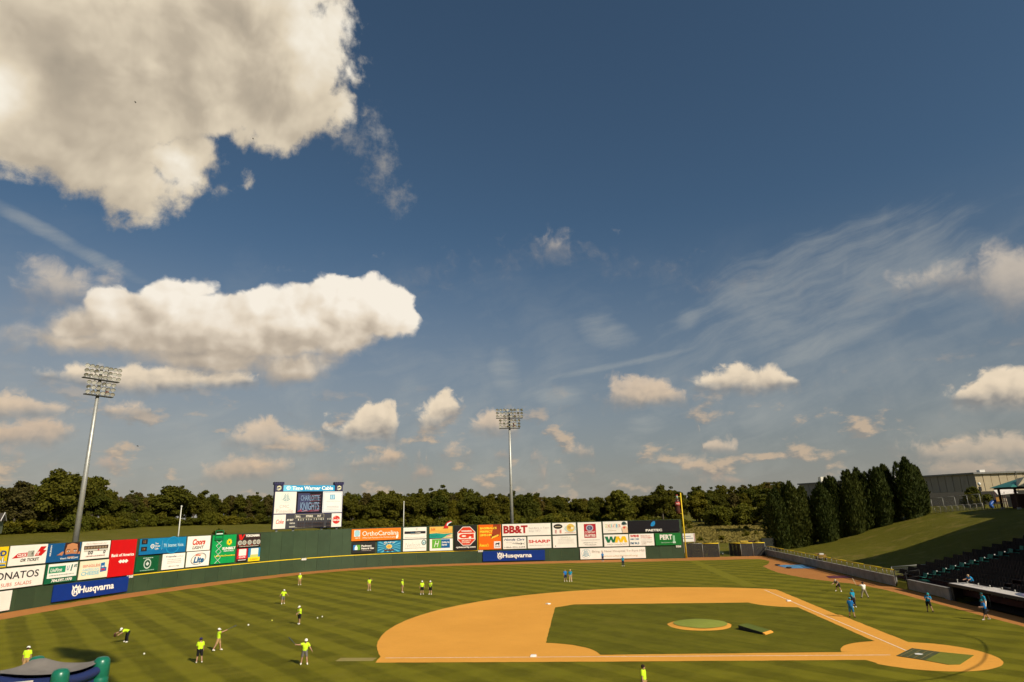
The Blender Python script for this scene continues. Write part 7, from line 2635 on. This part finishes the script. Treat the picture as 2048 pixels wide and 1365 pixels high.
for i in range(n + 1):
    for j in range(n + 1):
        u, v = i / n, j / n
        q = CR['l'].lerp(CR['f'], u).lerp(CR['b'].lerp(CR['r'], u), v)
        e = math.sin(math.pi * u) * math.sin(math.pi * v)
        sag = 0.22 * (math.sin(math.pi * u) + math.sin(math.pi * v)) / 2 + 0.18 * e
        rise = 0.55 * math.exp(-((u - 0.12) ** 2 + (v - 0.9) ** 2) / 0.03) + 0.45 * math.exp(-((u - 0.97) ** 2 + (v - 0.97) ** 2) / 0.012)
        b_.v.append((q.x, q.y, 2.80 - sag + rise * 0.35))
for i in range(n):
    for j in range(n):
        k = i * (n + 1) + j
        b_.f.append((k, k + 1, k + n + 2, k + n + 1))
        b_.mi.append(0)
b_.build('net_roof', paint('grey_net', (0.20, 0.175, 0.15), 0.6), inf, True, IO)
for a, c_ in (('r', 'f'), ('f', 'l'), ('l', 'b'), ('b', 'r')):
    A, Bq = CR[a], CR[c_]
    b_ = MB()
    pts = [A.lerp(Bq, i / 10) for i in range(11)]
    for i in range(10):
        q, r_ = pts[i], pts[i + 1]
        b_.face([(q.x, q.y, 0.0), (r_.x, r_.y, 0.0), (r_.x, r_.y, 2.25), (q.x, q.y, 2.25)])
    b_.build('side_curtain', M_INFB, inf, False, IO)
# white striped print on the front beam
A, Bq = CR['f'], CR['l']
d = (Bq - A).normalized()
nn = Vector((-d.y, d.x))
if nn.dot(CAM_XY - A) < 0:
    nn = -nn
def on_beam(t, z):
    q = A.lerp(Bq, t) + nn * (0.275)
    return (q.x, q.y, z)
b_ = MB()
b_.face([on_beam(0.30, 2.05), on_beam(0.30, 2.52), on_beam(0.46, 2.44), on_beam(0.80, 2.30)])
b_.build('print', ink((232, 220, 206)), inf, False, IO)
for k in range(3):
    b_ = MB()
    nn2 = 0.285
    def ob2(t, z):
        q = A.lerp(Bq, t) + nn * nn2
        return (q.x, q.y, z)
    z0 = 2.15 + k * 0.1
    b_.face([ob2(0.40, z0), ob2(0.40, z0 + 0.05), ob2(0.70, 2.30 + 0.01 * k), ob2(0.70, 2.285 + 0.01 * k)])
    b_.build('print', ink((120, 96, 88)), inf, False, IO)

# unseen light tower, added so its lamp bank shades a patch of left field
light_tower('tall floodlight tower out of view, added to shade a patch of left field', (-4.4, -53.2, 0), R(160), [(61.3, 8, 6.4, True), (60.2, 8, 6.4, True), (59.1, 8, 6.4, True), (58.0, 8, 6.4, True)], 61.5, 0.0)

# birds high in the sky
for (x, y, z, s, lab) in ((-120.3, 63.3, 104.3, 0.75, 'tiny dark bird against the big cloud, upper left'), (-104.5, 86.7, 108.5, 0.8, 'tiny dark bird at the lower edge of the big cloud'), (-202.5, 189.5, 40.9, 1.5, 'tiny dark bird low over the wood at left')):
    t_ = thing('bird', lab, 'bird', (x, y, z), 0.4, 'birds in the sky')
    b_ = MB()
    b_.tube([(-0.3 * s, 0, 0), (-0.1 * s, 0, 0.02 * s), (0.15 * s, 0, 0.02 * s), (0.3 * s, 0, 0)], [0.02 * s, 0.08 * s, 0.08 * s, 0.02 * s], 8)
    b_.build('body', M_BLACK, t_, True)
    for sg in (-1, 1):
        b_ = MB()
        b_.add([(-0.1 * s, 0, 0.03 * s), (0.15 * s, 0, 0.03 * s), (0.05 * s, sg * 0.4 * s, 0.16 * s), (-0.15 * s, sg * 0.6 * s, 0.08 * s)], [(0, 1, 2, 3)])
        b_.build('wing', M_BLACK, t_)

# ================================================================ trees
def leaf_mat(name, c0, c1, trans=0.25):
    mt, n, b = new_mat(name)
    oi = n.t.nodes.new('ShaderNodeObjectInfo')
    geo = n.t.nodes.new('ShaderNodeNewGeometry')
    tc = n.t.nodes.new('ShaderNodeTexCoord').outputs['Object']
    nz = n.noise(tc, 0.55, 3.0, 0.6)
    f = n.m('ADD', n.m('MULTIPLY', geo.outputs['Random Per Island'], 0.45), n.m('MULTIPLY', n.m('SUBTRACT', nz, 0.25), 0.8))
    c = n.mix(f, c0, c1)
    tint = n.mix(oi.outputs['Random'], (0.72, 0.80, 0.80), (1.28, 1.12, 0.95))
    c = n.mix(1.0, c, tint, 'MULTIPLY')
    n.t.links.new(c, b.inputs['Base Color'])
    b.inputs['Roughness'].default_value = 0.7
    b.inputs['Specular IOR Level'].default_value = 0.15
    tl = n.t.nodes.new('ShaderNodeBsdfTranslucent')
    n.t.links.new(c, tl.inputs['Color'])
    mx = n.t.nodes.new('ShaderNodeMixShader')
    mx.inputs[0].default_value = trans
    n.t.links.new(b.outputs[0], mx.inputs[1])
    n.t.links.new(tl.outputs[0], mx.inputs[2])
    n.t.links.new(mx.outputs[0], n.t.nodes['Material Output'].inputs['Surface'])
    return mt


M_LEAF = leaf_mat('broad_leaf', (0.062, 0.066, 0.006), (0.165, 0.155, 0.016), 0.45)
M_LEAFY = leaf_mat('pale_leaf', (0.085, 0.092, 0.007), (0.22, 0.20, 0.020), 0.45)
M_LEAFB = leaf_mat('dry_leaf', (0.065, 0.054, 0.010), (0.17, 0.128, 0.035), 0.4)
M_CYP = leaf_mat('cypress_scale', (0.020, 0.032, 0.005), (0.072, 0.082, 0.012), 0.2)
M_BARK = paint('grey_bark', (0.11, 0.09, 0.065), 0.9, var=0.3, scale=2)


def add_leaf(b_, c, nrm, size, rr, elong=1.5):
    n = nrm.normalized()
    ref = Vector((rr.uniform(-1, 1), rr.uniform(-1, 1), rr.uniform(-1, 1)))
    s = n.cross(ref)
    if s.length < 1e-3:
        s = n.cross(Vector((1, 0, 0)))
    s.normalize()
    u = n.cross(s)
    a, e = size * 0.5, size * 0.5 * elong
    k = len(b_.v)
    b_.v += [tuple(c - u * e), tuple(c + s * a), tuple(c + u * e), tuple(c - s * a)]
    b_.f.append((k, k + 1, k + 2, k + 3))
    b_.mi.append(0)


def crown_mesh(rr, clumps, leaf, per):
    b_ = MB()
    for (c, r) in clumps:
        n = int(per * (r.x * r.y + r.y * r.z + r.x * r.z) / 3)
        for _ in range(n):
            d = Vector((rr.gauss(0, 1), rr.gauss(0, 1), rr.gauss(0, 1))).normalized()
            f = rr.uniform(0.25, 1.0) ** 0.6
            if rr.random() < 0.16:
                f *= rr.uniform(1.05, 1.4)
            p_ = Vector((c.x + d.x * r.x * f, c.y + d.y * r.y * f, c.z + d.z * r.z * f))
            nv = d * 0.75 + Vector((rr.gauss(0, 0.7), rr.gauss(0, 0.7), rr.gauss(0, 0.6) + 0.3))
            add_leaf(b_, p_, nv, leaf * rr.uniform(0.5, 1.2), rr)
    return b_


def broadleaf(seed, H, W, low, leaf, per, mat, n_cl=16):
    n_cl = int(n_cl * 1.7)
    per *= 1.25
    """one tree, base at origin: trunk with limbs, crown of leaf clumps"""
    rr = random.Random(seed)
    t_ = bpy.data.objects.new('broadleaf_tree', None)
    COL.objects.link(t_)
    clumps = []
    tips = []
    for i in range(n_cl):
        f = (i + 0.5) / n_cl
        z = low + (H - low) * (0.10 + 0.82 * f) + rr.uniform(-0.05, 0.05) * H
        prof = math.sin(math.pi * min(1, max(0.06, 0.18 + 0.74 * f)))
        a = rr.uniform(0, 2 * math.pi)
        rad = W * 0.5 * prof * rr.uniform(0.2, 1.0)
        r = W * rr.uniform(0.09, 0.22) * (0.65 + 0.5 * prof)
        c = Vector((rad * math.cos(a), rad * math.sin(a), min(z, H - r * 0.7)))
        clumps.append((c, Vector((r * 1.15, r * 1.15, r * 0.82))))
        if i % 3 == 0:
            tips.append(c)
    clumps.append((Vector((0, 0, H * 0.62)), Vector((W * 0.26, W * 0.26, (H - low) * 0.34))))
    b_ = crown_mesh(rr, clumps, leaf, per)
    b_.build('crown', mat, t_)
    b_ = MB()
    r0 = 0.022 * H
    lean = Vector((rr.uniform(-0.03, 0.03), rr.uniform(-0.03, 0.03)))
    b_.tube([(0, 0, -0.4), (lean.x * H * 0.4, lean.y * H * 0.4, H * 0.4), (lean.x * H, lean.y * H, H * 0.86)], [r0, r0 * 0.75, r0 * 0.2], 7)
    for c in tips:
        z0 = max(low * 0.7, c.z - rr.uniform(0.14, 0.25) * H)
        st_ = Vector((lean.x * z0, lean.y * z0, z0))
        mid = st_.lerp(c, 0.5) + Vector((0, 0, -0.04 * H))
        b_.tube([st_, mid, c], [r0 * 0.4, r0 * 0.28, r0 * 0.1], 5)
    b_.build('trunk', M_BARK, t_, True)
    return t_


def evergreen(seed, H, W, mat, leaf=0.42, count=5200):
    """columnar cypress, foliage to the ground, feathery upswept sprays"""
    rr = random.Random(seed)
    t_ = bpy.data.objects.new('cypress_tree', None)
    COL.objects.link(t_)
    b_ = MB()
    tops = [(rr.uniform(-0.22, 0.22) * W, rr.uniform(-0.22, 0.22) * W, rr.uniform(0.86, 1.0)) for _ in range(4)] + [(0, 0, 1.0)]
    for _ in range(count):
        tx, ty, th = tops[rr.randrange(5)]
        f = rr.random() ** 0.8
        z = f * H * th
        prof = (min(1.0, (1 - f) * 2.1) ** 0.72) * (0.72 + 0.28 * min(1, f * 5))
        a = rr.uniform(0, 2 * math.pi)
        lump = 1.0 + 0.16 * math.sin(3 * a + seed) + 0.20 * mnoise.noise((math.cos(a) * 1.6 + seed, math.sin(a) * 1.6, z * 0.45))
        r = W * 0.5 * prof * lump * (rr.uniform(0.45, 1.0) ** 0.45)
        if rr.random() < 0.06:
            r *= 1.12
        c = Vector((tx * f * 1.2 + r * math.cos(a), ty * f * 1.2 + r * math.sin(a), z + 0.05))
        out = Vector((math.cos(a), math.sin(a), 0.35)) + Vector((rr.gauss(0, 0.5), rr.gauss(0, 0.5), rr.gauss(0, 0.4)))
        n = out.normalized()
        up = (Vector((math.cos(a) * 0.45, math.sin(a) * 0.45, 1.0)) + Vector((rr.gauss(0, 0.25), rr.gauss(0, 0.25), 0))).normalized()
        s = n.cross(up).normalized()
        sz = leaf * rr.uniform(0.6, 1.3)
        k = len(b_.v)
        b_.v += [tuple(c - up * sz * 0.6), tuple(c + s * sz * 0.32), tuple(c + up * sz), tuple(c - s * sz * 0.32)]
        b_.f.append((k, k + 1, k + 2, k + 3))
        b_.mi.append(0)
    # shaded inner body so that little light passes through
    for f0 in range(26):
        f = f0 / 26
        for j in range(9):
            a = j * R(40) + f0
            r = W * 0.30 * (min(1.0, (1 - f) * 2.0) ** 0.75)
            add_leaf(b_, Vector((r * math.cos(a), r * math.sin(a), f * H * 0.93)), Vector((math.cos(a), math.sin(a), 0.1)), W * 0.30, rr)
    b_.build('crown', mat, t_)
    b_ = MB()
    b_.tube([(0, 0, -0.4), (0, 0, H * 0.5), (0, 0, H * 0.9)], [0.22, 0.14, 0.04], 7)
    b_.build('trunk', M_BARK, t_, True)
    return t_


def place(proto, used, loc, rz, sc, label, cat, group):
    if id(proto) in used:
        o_ = copy_tree(proto)
    else:
        o_ = proto
        used.add(id(proto))
    o_.location = loc
    o_.rotation_euler = (0, 0, rz)
    o_.scale = sc if hasattr(sc, '__len__') else (sc, sc, sc)
    tag(o_, label, cat, group)
    return o_


USED = set()
rng = random.Random(11)
P_TALL = [broadleaf(1, 18, 9.0, 4.5, 0.62, 62, M_LEAF), broadleaf(2, 18, 8.0, 5.5, 0.62, 62, M_LEAF, 18), broadleaf(3, 18, 10, 3.5, 0.62, 58, M_LEAFY, 18),
          broadleaf(4, 18, 7.0, 6.5, 0.58, 66, M_LEAF, 13), broadleaf(5, 18, 9.5, 4.0, 0.6, 60, M_LEAFB, 17), broadleaf(6, 18, 11.0, 2.5, 0.62, 60, M_LEAF, 22)]
P_BUSH = [broadleaf(21, 6, 7.0, 0.0, 0.5, 85, M_LEAFY, 12), broadleaf(22, 6, 6.0, 0.0, 0.5, 85, M_LEAF, 10)]
for q in P_BUSH:
    q.name = 'bush'

# skyline of the wood: azimuth (deg, clockwise from +y, seen from the stand behind third base) and slope of the tree tops
SKYLINE = ((-47.0, 0.036), (-44.5, 0.049), (-43.0, 0.062), (-41.5, 0.068), (-40.0, 0.069), (-38.9, 0.060), (-38.3, 0.045), (-37.0, 0.040), (-35.6, 0.038), (-34.6, 0.046), (-33.4, 0.048),
           (-31.8, 0.041), (-28.5, 0.038), (-26.0, 0.036), (-20.5, 0.034), (-17.5, 0.038), (-13.2, 0.043), (-11.0, 0.037), (-7.5, 0.032), (-3.5, 0.031), (-1.5, 0.024),
           (1.0, 0.0185), (2.8, 0.024), (3.6, 0.029), (4.4, 0.019), (6.2, 0.026), (7.2, 0.0345), (8.4, 0.026), (10.0, 0.029), (12.0, 0.0305), (14.5, 0.034), (16.5, 0.036), (18.5, 0.028), (22, 0.022))


def top_slope(az):
    return interp(az, [q[0] for q in SKYLINE], [q[1] for q in SKYLINE])


def wood_tree(az, D, proto, jit, label, group):
    x = CAM_XY.x + D * math.sin(R(az))
    y = CAM_XY.y + D * math.cos(R(az))
    z = ground_z(x, y)
    H = 10.53 + top_slope(az) * D - z
    H *= jit
    s = H / 18.0
    w = s * rng.uniform(0.85, 1.2)
    w = max(w, 0.62)
    return place(proto, USED, (x, y, z - 0.1), rng.uniform(0, 6.28), (w, w, s), label, 'tree', group)


WOOD = []
az = -48.5
while az < 19.5:
    D0_ = 245 + 50 * smooth01(az, -40, -34) + 30 * smooth01(az, -5, 4)
    for layer in range(3):
        D = D0_ + layer * 11 + rng.uniform(-4, 4)
        pr = P_TALL[rng.choice((0, 1, 2, 3, 5, 0, 1, 5, 4))]
        jit = (rng.uniform(0.70, 0.98), rng.uniform(0.8, 1.0), rng.uniform(0.84, 1.07))[layer]
        WOOD.append((az, layer, wood_tree(az + rng.uniform(-0.4, 0.4), D, pr, jit, None, 'trees of the wood behind the wall')))
    az += math.degrees(4.1 / D0_)
MARKS = ((-43.5, 'yellow and slogan signs'), (-40.5, 'slogan and face signs'), (-37.5, 'bus and red bank signs'), (-34.5, 'blue cable sign'), (-31.5, 'beer signs'), (-28.8, 'tyre sign'),
         (-22.5, 'scoreboard'), (-18.0, 'orange clinic sign'), (-14.2, 'hotel and travel signs'), (-10.5, 'stop-shape and candy signs'), (-5.5, 'red-initials bank sign'),
         (0.5, 'dish and badge signs'), (6.0, 'black sign with blue mark'), (9.6, 'shampoo sign'), (14.0, 'weedy slope'), (90.0, 'bullpen fence'))
ORD = ('first', 'second', 'third', 'fourth', 'fifth', 'sixth', 'seventh', 'eighth', 'ninth', 'tenth', 'eleventh', 'twelfth')
_cnt = {}
for (az, layer, o_) in WOOD:
    mk = next(m_ for a_, m_ in MARKS if az <= a_)
    k = _cnt[(mk, layer)] = _cnt.get((mk, layer), -1) + 1
    o_['label'] = '%s %s-row tree from the left in the wood above the %s' % (ORD[min(k, 11)], ('front', 'middle', 'back')[layer], mk)
# a few that stand out
def lone(az, D, slope, width, proto, label):
    x = CAM_XY.x + D * math.sin(R(az))
    y = CAM_XY.y + D * math.cos(R(az))
    z = ground_z(x, y)
    H = 10.53 + slope * D - z
    place(proto, USED, (x, y, z - 0.1), rng.uniform(0, 6.28), (width, width, H / 18.0), label, 'tree', None)
lone(7.2, 262, 0.0355, 0.95, P_TALL[3], 'tall narrow tree just left of the yellow foul pole')
lone(3.5, 270, 0.030, 1.0, P_TALL[2], 'pale rounded tree standing above the wood behind the hotel sign')
lone(-41.2, 228, 0.071, 1.15, P_TALL[5], 'tallest dark tree of the wood beside the left floodlight tower')
lone(-43.6, 222, 0.056, 1.1, P_TALL[4], 'brownish spreading tree at the far left of the wood')
lone(-34.0, 285, 0.0495, 1.25, P_TALL[5], 'broad dome-shaped tree between the left tower and the scoreboard')
lone(15.6, 245, 0.026, 1.3, P_TALL[0], 'broad dark tree on the weedy slope left of the cypress row')
def nth(i):
    return '%d%s' % (i + 1, 'th' if i % 10 > 2 or 9 < i < 13 else ('st', 'nd', 'rd')[i % 10])


# brush along the edge of the wood, on the left bank and on the weedy slope
for i in range(46):
    az = -48 + i * 0.62 + rng.uniform(-0.2, 0.2)
    D = 226 + 52 * smooth01(az, -40, -34) + rng.uniform(-4, 4)
    x, y = CAM_XY.x + D * math.sin(R(az)), CAM_XY.y + D * math.cos(R(az))
    place(rng.choice(P_BUSH), USED, (x, y, ground_z(x, y) - 0.3), rng.uniform(0, 6), (rng.uniform(0.7, 1.2), rng.uniform(0.7, 1.2), rng.uniform(0.45, 0.95)),
          '%s bush from the left along the foot of the wood' % ('%d%s' % (i + 1, 'th' if i % 10 > 2 or 9 < i < 13 else ('st', 'nd', 'rd')[i % 10])), 'bush', 'bushes at the foot of the wood')
AZW = [rng.uniform(9.3, 18.5) for _ in range(34)]
for i in range(34):
    az = AZW[i]
    D = rng.uniform(200, 266) if i < 14 else rng.uniform(274, 292)
    s = rng.uniform(0.14, 0.30) if i < 14 else rng.uniform(0.9, 1.5)
    x, y = CAM_XY.x + D * math.sin(R(az)), CAM_XY.y + D * math.cos(R(az))
    place(rng.choice(P_BUSH), USED, (x, y, ground_z(x, y) - 0.1), rng.uniform(0, 6), (s, s, s * rng.uniform(0.8, 1.2)),
          '%s round bush scattered on the dry weedy slope, counted from the left' % nth(sorted(AZW).index(az)), 'bush', 'bushes on the weedy slope')
for (x, y, s, lab) in ((66, 104, 0.8, 'bush behind the play structure in front of the warehouse'), (62, 99, 0.55, 'small bush beside the hilltop fence'), (-91.5, 66.5, 0.75, 'round bush just behind the wall above the beer signs')):
    place(P_BUSH[1], USED, (x, y, ground_z(x, y) - 0.1), 1.0, s, lab, 'bush', None)

# undergrowth close behind the wall
for i in range(74):
    az = -25.5 + i * 0.47 + rng.uniform(-0.15, 0.15)
    D = 262 + 25 * smooth01(az, -5, 4) + rng.uniform(-6, 6)
    x, y = CAM_XY.x + D * math.sin(R(az)), CAM_XY.y + D * math.cos(R(az))
    zt = 10.53 - 2.6 / 145.0 * D + rng.uniform(1.0, 5.0) - (2.0 if az > 8.5 else 0.0)
    z = ground_z(x, y)
    s = max(0.5, (zt - z) / 6.0)
    place(rng.choice(P_BUSH), USED, (x, y, z - 0.3), rng.uniform(0, 6), (1.25, 1.25, s), '%s undergrowth bush from the left showing over the wall under the trees' % nth(i), 'bush', 'undergrowth showing over the wall')

# the cypress row
P_CYP = [evergreen(31, 13, 5.2, M_CYP), evergreen(32, 13, 4.8, M_CYP), evergreen(33, 13, 5.4, M_CYP)]
CYP = ((20.6, 97.6, 13.2, 'leftmost cypress of the row, next to the bullpen fence'), (24.2, 98.4, 14.2, 'second cypress of the row from the bullpen'), (27.0, 99.6, 12.6, 'third cypress of the row, partly hidden'),
       (30.4, 97.6, 12.8, 'fourth cypress of the row from the bullpen'), (33.3, 99.2, 13.4, 'fifth cypress of the row, pale top'), (36.6, 97.2, 13.6, 'sixth cypress of the row, mid bank'),
       (39.2, 98.8, 13.4, 'seventh cypress of the row, set back'), (42.2, 96.6, 12.4, 'eighth cypress of the row from the bullpen'), (44.9, 98.6, 12.4, 'ninth cypress of the row, set back'),
       (48.4, 95.6, 12.8, 'tall tenth cypress of the row, highest top'), (51.2, 97.4, 10.4, 'last cypress of the row, uphill end'))
for i, (x, y, h, lab) in enumerate(CYP):
    s = h / 13.0
    w = s * (0.98 + 0.12 * math.sin(i * 2.3))
    place(P_CYP[i % 3], USED, (x, y, ground_z(x, y) - 0.15), i * 1.3, (w, w, s), lab, 'tree', 'cypress row on the bank')

# dry grass tufts on the weedy slope
rr = random.Random(5)
b_ = MB()
for i in range(12000):
    az = rr.uniform(9.0, 19.0)
    D = rr.uniform(198, 300)
    x, y = CAM_XY.x + D * math.sin(R(az)), CAM_XY.y + D * math.cos(R(az))
    z = ground_z(x, y)
    h = rr.uniform(0.15, 0.5)
    a = rr.uniform(0, 3.14)
    dx, dy = math.cos(a) * 0.35, math.sin(a) * 0.35
    b_.face([(x - dx, y - dy, z - 0.05), (x + dx, y + dy, z - 0.05), (x + dx * 0.7 + rr.uniform(-.2, .2), y + dy * 0.7, z + h), (x - dx * 0.7, y - dy * 0.7, z + h * 0.9)])
M_TUFT = leaf_mat('dry_weed', (0.24, 0.19, 0.045), (0.36, 0.28, 0.085), 0.35)
tag(b_.build('weeds', M_TUFT), 'dry pale weeds covering the slope right of the yellow pole', 'weeds', kind='stuff')
